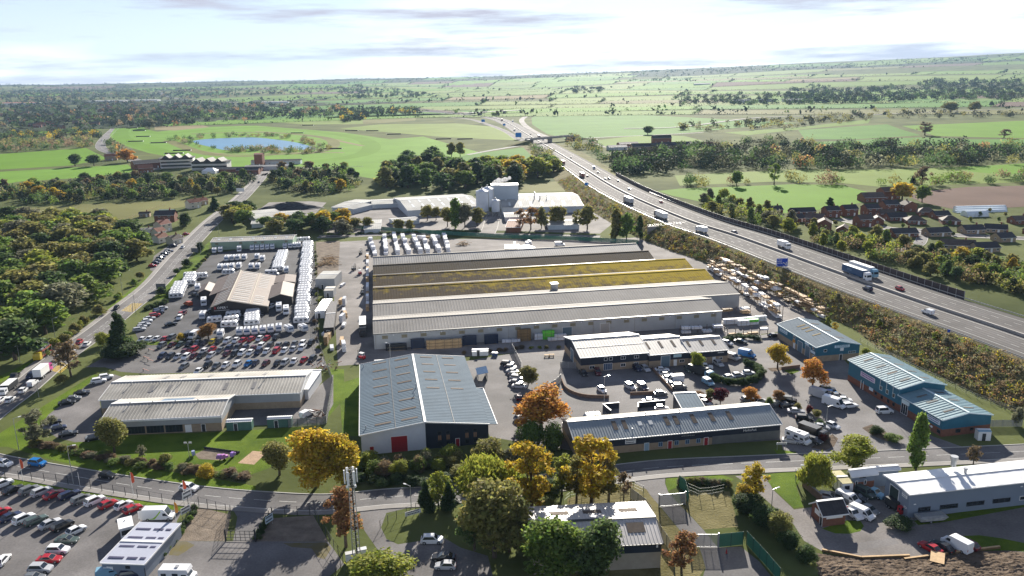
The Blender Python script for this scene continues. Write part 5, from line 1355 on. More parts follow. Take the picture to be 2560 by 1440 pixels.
r2 = hd('1',540,1245,880,1235)
row('1',[(930,972,'saloon','green'),(805,1115,'suv','white'),(690,1240,'saloon','red'),(565,1375,'suv','silver'),(470,1500,'hatch','grey')],r2,'in the single file facing the sales office','cars in the corner sales lot',end='back')
car(W('1',40,1255),hd('1',0,1300,110,1180),'hatch','white','white hatchback alone at the left edge of the corner lot')
car(W('1',1520,1440),r2 + .3,'small_van','pale blue','pale blue van parked below the sales office')
car(W('1',1830,1440),r2 + .2,'estate','navy','dark blue car tucked against the sales office')
v = car(W('1',2210,650),hd('1',2050,660,2400,650),'long_van','white','white van with lime green sweep and its rear door open')
lime = mat('lime_decal',(.3,.55,.03),.4,0)
for s in (1,-1):
 g = MB(); yy = s * 1.005
 pts = [(-2.2,.75),(-1.5,.5),(-.6,.5),(.3,1.5),(.9,2.3),(.65,2.35),(-.2,1.3),(-.9,.75),(-1.5,.62)]
 g.poly([(x,yy * (1 - .07 * z / 2.7) + s * .03,z) for x,z in (pts if s < 0 else pts[::-1])]); g.build('swoosh',lime,v)
g = MB(); g.box(-3.95,-3.2,-1.0,-.94,.5,2.5); g.build('rear_door',white,v)
car(W('G',30,620),hd('G',-60,600,60,615),'suv','white','white SUV on the estate road at the left edge')
car(W('G',282,615),hd('G',200,605,350,622),'suv','blue','bright blue car on the estate road')
car(W('G',800,705),hd('G',740,698,860,712),'hatch','black','black hatchback on the estate road below the lawn')
car(W('G',1408,800),hd('G',1330,790,1470,806),'suv','white','white SUV on the estate road near the flags')
m = spawn(PR['motorhome'],'motorhome',W('G',1330,1470),hd('G',1200,1470,1470,1470),None,None,'white motorhome cut off by the bottom edge','motorhome')
car(W('H',685,1190),hd('H',610,1190,765,1188),'suv','white','white SUV parked among the foreground trees')
car(W('H',772,1318),hd('H',860,1315,690,1312),'saloon','black','black saloon car parked in the shade of the big tree')
car(W('H',785,1382),hd('H',860,1380,715,1378),'hatch','silver','silver hatchback parked next to the black saloon')
r3 = hd('8',745,545,650,608)
g8 = 'used cars on the striped lot'
row('8',[(130,372,'saloon','white'),(225,365,'hatch','white'),(320,365,'hatch','white'),(415,368,'hatch','red'),(510,345,'mpv','grey'),(700,345,'van','dark grey'),(790,330,'van','white'),(880,330,'suv','dark grey')],r3,'on the grass strip behind the used cars',g8)
row('8',[(385,448,'suv','grey'),(510,440,'hatch','maroon'),(620,436,'hatch','green'),(730,425,'hatch','black'),(842,414,'hatch','grey'),(940,408,'hatch','dark grey'),(1030,402,'hatch','yellow'),(1115,395,'mpv','dark grey')],r3,'in the fenced file of used cars',g8)
row('8',[(1225,388,'suv','white'),(1330,382,'hatch','white'),(1420,382,'saloon','red'),(1525,370,'hatch','red'),(1635,360,'hatch','white'),(1725,358,'hatch','red'),(1845,345,'suv','dark grey')],r3,'in the row backing onto the caravans',g8)
row('8',[(670,532,'hatch','maroon'),(790,502,'suv','red'),(920,522,'hatch','white'),(1030,500,'hatch','red'),(1130,508,'saloon','grey'),(1240,488,'suv','navy'),(1355,474,'suv','dark grey'),(1450,478,'hatch','navy'),(1550,487,'hatch','maroon'),(1655,458,'suv','white'),(1765,452,'suv','dark grey'),(1875,448,'hatch','grey'),(1970,440,'hatch','black'),(2080,428,'hatch','grey'),(2185,424,'suv','white'),(2290,418,'suv','black')],r3,'in the second aisle of used cars',g8)
row('8',[(390,585,'suv','navy'),(495,588,'suv','dark grey'),(590,592,'hatch','silver'),(695,594,'suv','white'),(790,582,'hatch','maroon'),(890,580,'suv','dark grey'),(1012,575,'estate','silver'),(1215,554,'hatch','maroon'),(1320,552,'mpv','dark grey'),(1410,545,'suv','white'),(1515,540,'hatch','white'),(1620,530,'suv','navy'),(1725,524,'hatch','white'),(1845,518,'suv','red'),(1955,512,'hatch','white'),(2065,498,'hatch','silver'),(2180,482,'suv','white')],r3,'in the third aisle of used cars',g8)
row('8',[(665,718,'estate','grey'),(970,700,'suv','black'),(1082,708,'hatch','grey'),(1200,702,'hatch','white'),(1345,692,'suv','white'),(1490,682,'hatch','blue'),(1580,676,'hatch','navy'),(1715,676,'hatch','maroon'),(1860,676,'hatch','black'),(1960,668,'mpv','silver'),(2075,652,'hatch','white'),(2200,636,'hatch','red'),(2310,622,'suv','dark grey')],r3,'in the front row along the play building',g8)
row('8',[(850,780,'hatch','white')],r3,'alone against the play building wall',g8)
r4 = hd('8',30,235,160,215)
row('8',[(95,240,'estate','silver'),(122,208,'hatch','silver'),(158,178,'estate','silver'),(195,132,'hatch','white'),(225,98,'saloon','silver'),(292,58,'mpv','red'),(340,22,'suv','navy')],r4,'in the file along the roadside hedge','cars along the roadside hedge',end='front')
row('D',[(1180,655,'suv','navy'),(1212,636,'hatch','silver')],r4,'at the top of the hedge file by the entrance','cars along the roadside hedge')
row('8',[(500,170,'saloon','black')],hd('8',420,180,580,150),'alone in the middle of the caravan customers car park',None)
row('8',[(612,90,'suv','white'),(622,48,'hatch','red'),(665,28,'hatch','maroon')],hd('8',640,60,590,110),'in the short file by the caravans','cars in the customers car park',end='front')
car(W('D',1400,605),hd('D',1440,610,1370,590),'small_van','orange','orange-red small van crossing the caravan yard entrance')
car(W('D',1455,535),hd('D',1420,530,1490,540),'saloon','black','black saloon car beside the parked caravans')
car(W('D',1580,655),hd('D',1555,660,1610,650),'saloon','black','black car at the corner of the showroom')
car(W('D',2015,625),hd('D',2040,612,1990,635),'suv','white','white car at the mouth of the showroom porch')
fa = hd('D',870,640,1080,470); ba = fa + math.pi
for k,x,y,kd,cl,rz,lab in (
 ('D',1360,178,'hatch','white',ba,'white hatchback coming down the main road past the cottages'),('D',868,632,'hatch','black',ba,'black hatchback on the main road beside the yellow box'),
 ('D',590,890,'hatch','red',ba,'red hatchback in the queue on the main road'),('D',648,903,'saloon','white',fa,'white saloon heading up the main road'),
 ('D',540,950,'estate','silver',fa,'silver estate car behind the bare tree on the main road'),('D',432,1006,'saloon','white',ba,'white saloon in the queue behind the car transporter'),
 ('D',232,1142,'mpv','navy',ba,'navy people carrier in the queue beside the pink box van'),('D',245,1200,'small_van','white',fa,'white small van in the near queue lane'),
 ('D',175,1248,'hatch','white',fa,'white hatchback in the near queue lane'),('D',108,1150,'pickup','dark grey',ba,'dark pickup truck in the far queue lane'),
 ('D',78,1318,'hatch','white',fa,'white hatchback at the tail of the near queue'),('D',5,1320,'saloon','white',fa,'white saloon at the left edge of the queue'),
 ('A',760,600,'suv','silver',ba,'silver car far off on the racecourse road'),('A',1925,915,'hatch','dark grey',ba,'dark car where the main road leaves the racecourse')):
 car(W(k,x,y),rz,kd,cl,lab)
row('D',[(1265,208,'hatch','navy'),(1243,219,'hatch','grey'),(1225,233,'suv','dark grey'),(1208,248,'hatch','navy'),(1193,264,'suv','dark grey'),(1178,280,'hatch','grey'),(1158,297,'hatch','navy'),(1135,318,'hatch','red')],R_(8),'in the row beside the main road','cars parked beside the main road',end='back')
row('A',[(1340,1318,'hatch','maroon'),(1385,1300,'hatch','red'),(1290,1390,'suv','navy'),(1250,1425,'hatch','silver')],R_(10),'on the cottage forecourt','cars by the cottages')
t = spawn(PR['box_truck'],'box_truck',W('D',325,1125),fa,{'trailer_body': PC['white'],'cab': paint('pink',(.55,.06,.3))},None,'white and pink box van in the near queue lane','box truck')
t = spawn(PR['box_truck'],'flatbed_truck',W('D',60,1240),ba,{'trailer_body': darkm,'cab': PC['white']},(1,1,.7),'flatbed lorry with pale cab at the left of the queue','flatbed truck')
r = empty('car_transporter',W('D',325,985),ba)
mb = MB(); mb.box(-4.5,3.2,-1.15,1.15,.8,1.0); mb.box(-4.5,2.6,-1.15,1.15,2.6,2.75); mb.build('deck',mat('transporter_red',(.25,.04,.02),.6,.2,1),r)
mb = MB(); prof_body(mb,[(5.2,.5),(5.2,1.7),(5.05,2.6),(4.6,2.8),(3.4,2.8),(3.4,.5)],1.2,2.8,.04); mb.build('cab',PC['yellow'],r)
mb = MB(); mb.box(0,.12,-.06,.06,1.0,2.6); pme = mb.mesh('post',galv)
for x in (-4.4,-1.5,1.2,2.5):
 for y in (-1.1,1.1): put('post',pme,r,(x,y,0))
for x in (4.2,-3.2,-1.9):
 for y in (-1.0,1.0): put('wheel',wheel_proto(.45,.3),r,(x,y,.45))
tag(r,'yellow and red car transporter carrying vehicles in the queue','car transporter')
p = W('D',325,985)
for i,(dx,cl) in enumerate(((-2.0,'dark grey'),(.8,'silver'))):
 o_ = Vector((math.cos(ba) * dx,math.sin(ba) * dx,2.75)); car(p + o_,ba,'hatch',cl,'%s hatchback carried on the top deck of the car transporter' % cl)
row('D',[(735,1180,'suv','white'),(788,1152,'suv','white')],hd('D',690,1185,780,1170),'at the top of the play building car park','cars at the play building')
row('D',[(612,1268,'saloon','black'),(552,1310,'hatch','grey'),(500,1340,'saloon','black')],hd('D',440,1345,560,1330),'in the middle of the play building car park','cars at the play building',end='back')
row('G',[(400,308,'hatch','black'),(437,350,'hatch','navy'),(510,395,'saloon','black'),(697,428,'hatch','black')],hd('G',450,405,570,380),'at the bottom of the play building car park','cars at the play building')
row('E',[(1245,1052,'suv','black'),(1270,1078,'hatch','navy'),(1290,1108,'saloon','silver'),(1300,1132,'hatch','grey'),(1318,1158,'suv','silver'),(1310,1190,'saloon','navy'),(1335,1218,'saloon','silver')],hd('E',1210,1040,1300,1048),'in the file beside the unit with red doors','cars beside the red-door unit',end='back')
row('E',[(1335,1300,'hatch','maroon')],hd('E',1335,1330,1335,1270),'alone below the file by the orange tree',None)
row('H',[(1345,275,'hatch','silver')],hd('H',1310,285,1390,262),'half under the orange tree',None)
for k,x,y,kd,cl,rz,lab in (
 ('5',265,255,'saloon','black',-75,'black saloon in the shade of the tall navy unit, leftmost'),('5',430,250,'suv','maroon',-85,'maroon car in the shade before the glazed entrance'),('5',880,205,'suv','navy',-75,'navy car nose out beside the tall navy unit'),
 ('5',975,208,'estate','silver',-75,'silver estate beside the navy car at the tall unit'),('5',478,450,'hatch','white',-70,'white hatchback behind the curved brick wall'),('5',800,415,'suv','silver',-65,'silver car sunlit by the straight brick wall'),
 ('5',945,425,'small_van','navy',-75,'small navy van by the straight brick wall'),('5',1165,220,'saloon','white',0,'white saloon, first in the file right of the dividing wall'),('5',1210,270,'saloon','silver',-5,'silver saloon, second in the file right of the dividing wall'),
 ('5',1245,318,'hatch','white',0,'white hatchback, third in the file right of the dividing wall'),('5',1305,345,'van','white',185,'white van in the file right of the dividing wall'),('5',1300,385,'hatch','silver',0,'silver hatchback below the white van in the wall file'),
 ('5',1362,415,'suv','grey',0,'grey car at the bottom of the wall file'),('5',1150,492,'hatch','grey',10,'grey hatchback beside the white parapet'),('5',1035,578,'saloon','silver',0,'silver saloon behind the middle bay wall'),('5',1160,662,'hatch','white',0,'white car between bay wall and terrace roof'),
 ('5',1810,150,'estate','silver',-75,'silver estate before the right-hand buff unit'),('5',1460,215,'hatch','green',-80,'green-grey hatchback beside the yellow-green tree'),('5',1662,192,'pickup','white',-10,'white pickup truck behind the tree and hedge'),
 ('5',1692,372,'small_van','pale blue',-70,'pale blue van nosing out beside the curved hedge'),('5',1968,82,'minibus','silver',-50,'silver minibus glinting at the end of the buff units'),('5',2135,52,'van','blue',-40,'bright blue van crossing the estate yard'),
 ('5',340,800,'van','white',190,'white van outside the left end of the terrace'),('5',92,950,'van','white',-80,'white van beside the left gable of the terrace'),('5',2152,258,'hatch','white',0,'white car roof showing inside the curved hedge, right'),
 ('5',1932,305,'hatch','white',20,'white car roof showing inside the curved hedge, left'),('5',2030,282,'hatch','silver',10,'silver car roof inside the curved hedge, middle'),('5',1645,560,'suv','red',-30,'red car under the purple tree'),('5',1665,602,'hatch','silver',-60,'silver hatchback beside the red car under the purple tree'),
 ('u',2480,250,'suv','silver',-50,'silver car behind the last buff unit'),('F',450,885,'saloon','black',-30,'black saloon by the timber racks'),('F',700,840,'saloon','black',10,'black car beside the farther teal unit'),
 ('6',60,245,'suv','grey',10,'grey car under the orange tree behind the terrace'),('6',222,262,'hatch','silver',20,'silver hatchback beside the terrace gable'),('6',448,305,'suv','grey',15,'grey car beside the clipped round bush'),('6',620,255,'offroad','black',-20,'black off-road car in the middle of the estate'),
 ('6',585,318,'saloon','black',10,'black car close to the grey car and round bush'),('6',722,402,'saloon','silver',-10,'silver saloon with dark windows beside the terrace end'),('6',832,505,'suv','black',-15,'black hatch at the terrace end, alone on the asphalt'),
 ('6',1060,190,'long_van','silver',-50,'long silver van, farther of the two parked on the estate road'),('6',1250,310,'long_van','white',-50,'white high-roof van, nearer of the two parked on the estate road'),('6',1160,92,'estate','black',-10,'black estate behind the long silver van'),
 ('6',1210,150,'hatch','blue',-20,'blue hatchback behind the long silver van'),('6',1300,192,'saloon','grey',-15,'grey saloon between the vans and white cars'),('6',1400,245,'hatch','white',-10,'white hatchback beside the nearer van'),('6',1468,322,'estate','white',10,'white estate car in the sun before the teal units'),
 ('6',1950,405,'offroad','white',5,'white boxy off-road car by the tall teal unit'),('6',1230,605,'hatch','white',-55,'white hatchback driving down the estate side road'),('6',655,815,'saloon','silver',-20,'silver saloon in the shade beside the white motorhome'),('6',965,815,'suv','dark grey',-50,'dark car beside the purple shrub'),('6',1080,625,'hatch','silver',-20,'silver hatchback behind the clipped shrubs'),
 ('4',548,520,'minibus','white',-55,'white van behind the brick kiosk'),('4',650,500,'hatch','black',-45,'black car beside the van behind the kiosk'),('4',742,455,'offroad','green',-60,'dark green off-road car under the brick office'),('4',845,455,'pickup','pale blue',-55,'pale blue pickup by the big green door'),
 ('4',705,690,'minibus','white',-55,'white minibus beside the brick kiosk'),('4',598,690,'pickup','white',-70,'white pickup tucked against the brick kiosk'),('4',792,640,'hatch','grey',-60,'grey hatchback in the shade behind the minibus'),
 ('4',1485,1075,'saloon','red',115,'red saloon, leftmost of four by the earth bank'),('4',1625,1062,'saloon','black',115,'black saloon, second of four by the earth bank'),('4',1785,1050,'van','white',115,'white van, third of four by the earth bank'),('4',1925,1040,'hatch','maroon',115,'dark red hatchback, rightmost of four by the earth bank'),
 ('4',330,490,'estate','silver',-30,'silver car against the brick wall by the kiosk'),('4',445,500,'pickup','grey',-40,'grey pickup beside the kiosk roof'),
 ):
 if lab: car(W(k,x,y),hd('4',1590,1095,1390,985) if rz == 115 else R_(rz),kd,cl,lab)
car(W('E',1635,163),R_(0),'van','white','white van at the back of the timber yard')
m = spawn(PR['motorhome'],'motorhome',W('6',750,800),R_(-52),None,None,'white motorhome beside the terrace end','motorhome')
m = spawn(PR['box_truck'],'horsebox',W('6',960,720),R_(-52),{'trailer_body': PC['black'],'cab': PC['dark grey'],'roof': PC['dark grey']},(.85,.95,.8),'black box trailer truck beside the motorhome','box truck')
m = spawn(PR['box_truck'],'tipper_truck',W('5',1610,262),R_(-55),{'trailer_body': darkm,'cab': PC['pale blue'],'roof': darkm},(1,1,.75),'dark tipper truck beside the yellow-green tree','truck')
m = spawn(PR['box_truck'],'tractor_unit',W('4',1095,615),R_(-70),{'trailer_body': darkm,'cab': PC['red'],'roof': darkm},(.5,.8,.65),'small red truck by the wall of the white-roofed unit','truck')
def on_mw(k,x,y):
 z = 5.0
 for _ in range(5):
  p = W(k,x,y,z)
  i = min(range(len(MW)),key=lambda i: (Vector((MW[i].x,MW[i].y)) - Vector((p.x,p.y))).length)
  j = min(i + 1,len(MW) - 1) if i == 0 else i
  a,b = MW[j - 1],MW[j]
  t = max(0,min(1,(Vector((p.x - a.x,p.y - a.y)).dot(Vector((b.x - a.x,b.y - a.y)))) / max(1e-6,Vector((b.x - a.x,b.y - a.y)).length_squared)))
  z = a.z + (b.z - a.z) * t
 d = (b - a); side = (p.x - a.x) * d.y - (p.y - a.y) * d.x      # >0: right of travel (towards viewer)
 ang = math.atan2(d.y,d.x)
 return Vector((p.x,p.y,z + .014)),(ang + math.pi if side > 0 else ang)
def mw_car(k,x,y,kd,cl,lab,truck=None,sc=None):
 p,a = on_mw(k,x,y)
 if kd in ('lorry','box_truck'): return spawn(PR[kd],'lorry' if kd == 'lorry' else 'box_truck',p,a,{'trailer_body': PC[cl],'cab': PC[truck or 'white'],'roof': white},sc,lab,'lorry','vehicles on the motorway')
 return car(p,a,kd,cl,lab,'vehicles on the motorway')
PC['deep blue'] = paint('deep_blue',(.015,.07,.17)); PC['brick'] = paint('brick',(.2,.03,.02))
bl = mw_car('F',1310,395,'lorry','deep blue','blue curtain-sided lorry with white cab, nearer of the two abreast','white')
for s in (1,-1):
 g = MB(); g.box(-4.6,-1.6,s * 1.255,s * 1.27,2.9,3.1); g.box(-4.6,-1.6,s * 1.255,s * 1.27,2.4,2.6); g.build('livery_stripe',mat('livery_pale',(.2,.3,.42),.5,0),bl)
mw_car('F',1362,372,'lorry','white','white lorry half hidden behind the blue lorry','pale blue')
for a in (('F',1395,492,'suv','navy','navy car on the near carriageway right of the blue sign'),('F',1635,490,'hatch','red','red car on the far carriageway behind the lorries'),('F',1842,668,'small_van','white','white van on the near carriageway at the right'),
          ('F',158,62,'box_truck','white','white box truck on the near carriageway above the underpass'),('F',405,72,'suv','navy','navy car on the far carriageway near the white box truck'),('F',772,178,'box_truck','white','white box truck on the far carriageway before the lorries'),
          ('B',2385,1175,'lorry','white','white lorry with purple cab descending the near carriageway','navy'),('B',2145,1062,'lorry','silver','grey lorry on the near carriageway above the works','maroon'),('B',1800,870,'lorry','brick','dark red lorry on the near carriageway','brick'),
          ('B',1658,775,'lorry','brick','red lorry heading away just past the bridge','brick'),('B',1480,578,'lorry','maroon','maroon lorry beyond the overbridge','maroon'),('B',1298,528,'box_truck','silver','grey truck far beyond the overbridge'),('B',1285,460,'box_truck','white','tiny white truck at the motorway bend'),
          ('B',1205,452,'lorry','brick','tiny dark red lorry at the motorway bend','brick'),('B',1840,868,'hatch','navy','navy car just ahead of the dark red lorry'),('B',1890,810,'van','white','white van on the far carriageway beyond the dark red lorry'),('B',1920,842,'hatch','maroon','maroon car behind the white van on the far carriageway'),
          ('B',1975,890,'hatch','silver','silver car, left of the pair abreast on the far carriageway'),('B',2002,888,'hatch','dark grey','dark car, right of the pair abreast on the far carriageway'),('B',2150,966,'hatch','silver','silver car alone on the far carriageway above the grey lorry'),('B',2390,1062,'hatch','red','red car on the far carriageway above the white lorry'),
          ('B',1720,730,'hatch','dark grey','dark car just past the overbridge'),('B',1418,555,'suv','black','black car beyond the overbridge'),('B',1512,596,'van','silver','silver van close to the overbridge'),('B',2070,905,'hatch','dark grey','dark car in the middle lanes by the acoustic fence')):
 mw_car(*a)
gc = 'caravans for sale in the yard'
down = hd('7',1215,190,1205,240)
def cv(p,rz,lab,kind='caravan'):
 return spawn(PR[kind],NAME[kind],p,rz,None,None,lab,NAME[kind],gc)
for i,(x,y) in enumerate(((600,275),(678,265),(920,258),(1085,243),(1150,240),(1215,236),(1280,232),(1345,227),(1505,220),(1570,213),(1630,208),(1685,204))):
 k = 'motorhome' if i == 2 else 'caravan'; cv(W('7',x,y - 12),down,'white %s, %s from the left along the pale green shed' % (NAME[k],ORD[i]),k)
dg = hd('7',790,335,735,415)
for nm,lst in (('back row of the middle block',((762,365),(832,360),(902,356),(985,352))),('front row of the middle block',((675,480),(750,476),(825,470),(915,462))),('back pair right of the middle block',((1150,345),(1218,368))),('front pair right of the middle block',((1075,470),(1158,468)))):
 for i,(x,y) in enumerate(lst): cv(W('7',x,y),dg,'white caravan, %s from the left in the %s' % (ORD[i],nm))
def cv_row(k,a,b,n,rz,where,kinds=('caravan',),jit=.04):
 A_,B_ = W(k,*a),W(k,*b); rg = random.Random(n)
 for i in range(n):
  p = A_.lerp(B_,i / max(1,n - 1)) + Vector((rg.uniform(-.3,.3),0,0))
  cv(p,rz + rg.uniform(-jit,jit),'white caravan, %s from the back %s' % (ORD[i],where),kinds[i % len(kinds)])
side_r = hd('7',1640,1130,1810,1120)
cv_row('7',(1478,290),(1405,500),13,side_r + math.pi,'in the stepped file right of the middle block')
cv_row('7',(1800,172),(1722,1170),37,side_r,'in the long file along the right fence',('caravan','caravan_red','caravan','caravan_small'))
for i,(x,y) in enumerate(((925,1318),(1022,1312),(1122,1306),(1225,1296),(1325,1282),(1430,1268),(1555,1282),(1740,1272))):
 cv(W('7',x,y),dg + (0.05 if i < 6 else .5),'white caravan, %s from the left in the row behind the used cars' % ORD[i],'caravan_small')
cv(W('7',680,1345),dg,'white caravan alone beside the round rust-coloured tree','caravan_small')
sr2 = hd('7',680,1240,900,1222)
cv_row('7',(850,1095),(790,1225),3,sr2,'in the left stack below the showroom',('caravan','caravan','caravan_red'))
cv_row('7',(1095,1060),(1085,1200),6,sr2,'in the right stack below the showroom')
cv(W('7',600,1165),sr2 + math.pi + .15,'white caravan with dark swoosh left of the lower stacks')
cv(W('7',455,1105),dg,'white caravan standing alone left of the showroom gable')
cv(W('7',465,935),hd('7',465,880,460,950),'white motorhome facing out left of the showroom, nearest the gable','motorhome')
cv(W('7',460,800),hd('7',470,740,455,810),'blue-fronted motorhome left of the showroom porch','motorhome')
cv(W('7',385,745),hd('7',390,690,380,750),'white caravan left of the blue-fronted motorhome')
cv_row('7',(310,600),(270,680),4,sr2,'in the upper group by the roadside hedge')
cv_row('7',(170,700),(110,850),7,sr2,'in the lower group by the roadside hedge',('caravan','caravan_red'))
cv(W('7',430,590),sr2,'white caravan side-on above the showroom porch')
cv(W('7',285,582),sr2,'white caravan at the head of the hedge file')
cv(W('7',1430,1005),down,'white motorhome facing out right of the showroom, left of the pair','motorhome')
cv(W('7',1522,1045),down,'white motorhome facing out right of the showroom, right of the pair','motorhome')
cv(W('7',1525,515),down,'white caravan alone right of the stepped file')
cv(W('7',1480,785),down,'white caravan beside the showroom side porch')
cv(W('7',1660,125),side_r,'white caravan at the right end of the pale green shed, left','caravan')
cv(W('7',1765,120),side_r,'white caravan at the right end of the pale green shed, right','caravan')
cv(W('7',780,545),side_r,'white caravan side-on behind the showroom ridge')
cv(W('7',1340,560),side_r,'white motorhome side-on behind the showroom','motorhome')
# ================================================================== houses and farm buildings
cream_w = mat('cream_render',(.6,.55,.45),.85,.08,.6); white_w = mat('white_render',(.72,.71,.68),.8,.06,.6)
def house(p,rz,L,D,eave,ridge,wm,rm,label,hip=False,chim=True,wins=2,storeys=1,group=None,gable_win=False,name='house',cat='house'):
 r = empty(name,p,rz)
 mb = MB(); hx = L / 2; hy = D / 2
 mb.box(-hx,hx,-hy,hy,-.1,eave)
 if not hip:
  for x,rev in ((-hx,0),(hx,1)): mb.add([(x,-hy,eave),(x,0,ridge - .12),(x,hy,eave)],[(0,1,2) if not rev else (2,1,0)])
 mb.build('wall',wm,r)
 o = .4; ez = (ridge - eave) / hy * o
 mb = MB(); rx = hx + .3 if not hip else hx - hy * .85
 e = hx + (.3 if not hip else o)
 a = [(-e,-hy - o,eave - ez),(e,-hy - o,eave - ez),(e,hy + o,eave - ez),(-e,hy + o,eave - ez),(-rx,0,ridge),(rx,0,ridge)]
 mb.add(a,[(0,1,5,4),(2,3,4,5)] + ([(1,2,5),(3,0,4)] if hip else []))
 th = Vector((0,0,-.14)); mb.add([Vector(v) + th for v in a],[(0,4,5,1),(2,5,4,3)] + ([(1,5,2),(3,4,0)] if hip else []))
 rf = mb.build('roof',rm,r)
 if chim:
  mb = MB(); mb.box(hx * .45 - .35,hx * .45 + .35,-.3,.3,ridge - .8,ridge + .9); mb.box(hx * .45 - .42,hx * .45 + .42,-.37,.37,ridge + .9,ridge + 1.02); mb.tube((hx * .45,0,ridge + 1.0),(hx * .45,0,ridge + 1.35),.13,.11,6)
  mb.build('chimney',brick,rf)
 mb = MB(); mb.box(-e,e,-hy - o - .12,-hy - o,eave - ez - .14,eave - ez); mb.build('gutter',white,r)
 for s_ in range(storeys):
  z = .9 + s_ * 2.5
  for side,sx in (('f',-hy),('b',hy)):
   for k in range(wins):
    u = L * (k + .5) / wins - .7
    if s_ == 0 and k == wins // 2 and side == 'f':
     loc,rr = side_xf('f',L,D,u,0); d = door(r,'f',L,D,u,.95,2.05,white); d.location = (d.location.x - hx,d.location.y - hy,0)
     continue
    wv = window(r,side,L,D,u,z,1.5,1.15); wv.location = (wv.location.x - hx,wv.location.y - hy,z)
 if gable_win:
  for side in ('l','r'):
   wv = window(r,side,L,D,D / 2 - .6,.9,1.2,1.15); wv.location = (wv.location.x - hx,wv.location.y - hy,.9)
 return tag(r,label,cat,group)
ge = 'houses on the brick estate'
for i,(x,y,L,D,st,rz,rm,wm,hip,lab) in enumerate((
 (700,1135,9,7,1,10,tiled,brick,0,'brick bungalow with dark roof, nearest the bright field at left'),(905,1150,16,7,1,5,tiled,brick,0,'long brick terrace with dark roof behind the motorway trees'),
 (1118,1165,9,8,2,8,tiled,brick,0,'two-storey brick house with dark roof, left of a matching one'),(1250,1155,9,8,2,8,tiled,brick,0,'two-storey brick house with white porch in the back row'),
 (1412,1150,9,8,2,8,tiled,brick,0,'two-storey brick house below the brick hall'),(1552,1120,10,8,2,8,tiled,brick,0,'two-storey brick house right of the brick hall'),
 (1690,1125,7,9,2,100,tileb,brick,0,'gable-fronted brick house with white windows in the back row'),(1825,1150,10,8,1,-15,tileb,brick,1,'brick house with brown hipped roof near the ploughed field'),
 (1000,1225,11,9,2,-20,tileb,brick,0,'tall brick house with blank gable near the motorway trees'),(1070,1265,9,8,2,70,tileb,brick,0,'brick house joined at an angle to the tall gable house'),
 (1215,1285,8,7,1,60,tileb,brick,0,'brick bungalow with gable behind the round trees'),(1360,1235,9,8,2,10,tileb,brick,0,'brick house with mossy roof in the middle of the estate'),
 (1465,1215,8,7,1,70,tiled,brick,0,'brick bungalow end-on in the middle of the estate'),(1600,1190,12,8,1,5,tiled,brick,0,'white-windowed brick bungalow below the back row'),
 (1745,1215,11,9,1,-12,tileb,brick,1,'bungalow with wide brown hipped roof in mid estate'),(1930,1175,10,8,1,5,tiled,brick,0,'dark-roofed bungalow under the small conifer'),
 (2005,1215,10,9,1,-15,tileb,brick,1,'bungalow with brown hipped roof and long garden'),(2165,1285,12,8,1,6,tiled,brickb,0,'buff bungalow with dark roof and white windows, right of centre'),
 (1655,1310,14,8,1,4,tiled,brick,0,'long dark-roofed bungalow behind the cul-de-sac trees'),(1905,1305,13,8,1,6,tiled,brickb,0,'buff bungalow with cream gable beside the cul-de-sac'),
 (2345,1280,11,8,1,-25,tiled,brickb,0,'angled buff bungalow with chimney at right'),(2060,1400,16,9,1,-18,tileb,brickb,0,'large nearest bungalow with broad brown roof'),
 (2260,1420,12,8,1,5,tiled,brickb,0,'dark-roofed bungalow behind the large nearest one'),(2400,1345,9,8,1,8,tiled,brickb,0,'bungalow with white conservatory at right'),
 (2520,1215,10,8,1,5,tileb,brick,0,'bungalow at the right edge below the ploughed field'),(2650,1300,11,8,1,0,tileb,brick,0,'bungalow cut by the right edge of the view'),(1530,1165,10,6,1,5,tileb,brick,0,'low garage block between the back-row houses'),(860,1200,9,7,1,20,tiled,brick,0,'small dark-roofed bungalow beside the round motorway trees'))):
 ev = 2.6 if st == 1 else 4.9
 house(W('C',x,y),R_(rz),L,D,ev,ev + 2.2,wm,rm,lab,hip,chim=(i % 3 != 1),wins=2 if L < 11 else 4,storeys=st,group=ge,gable_win=True)
house(W('C',1420,1050),R_(2),15,12,3.6,6.5,brick,tileb,'large brick hall with broad brown roof beside the bright field',chim=False,wins=4,name='school_hall',cat='hall')
house(W('C',1545,1030),R_(12),13,10,6.2,8.6,brick,tileb,'taller brick block joined to the hall by the bright field',chim=False,wins=3,name='school_hall',cat='hall')
poly = mat('greenhouse_film',(.65,.72,.75),.35,.1,.3,spec=.5)
def tunnel(p,rz,L,D,hh,lab,m=None):
 r = empty('polytunnel',p,rz); mb = MB(); n = 8; vs = []
 for x in (-L / 2,L / 2): vs += [(x,D / 2 * math.cos(math.pi * k / n),hh * math.sin(math.pi * k / n)) for k in range(n + 1)]
 mb.add(vs,[(k,k + 1,n + 2 + k,n + 1 + k) for k in range(n)] + [tuple(range(n,-1,-1)),tuple(range(n + 1,2 * n + 2))]); mb.build('cover',m or poly,r)
 for k in range(4):
  mb = MB(); x = -L / 2 + L * k / 3; mb.tube((x,-D / 2,0),(x,-D / 2,hh * .7),.06,.06,4); mb.build('hoop',galv,r)
 tag(r,lab,'polytunnel')
tunnel(W('C',2190,1160),R_(4),14,8,3.6,'white polytunnel beside the ploughed field')
for i,y in enumerate((1100,1115,1130)): tunnel(W('C',2230,y),R_(2),34,5,1.6,'long low cloche bed, %s from the ploughed field' % ORD[i])
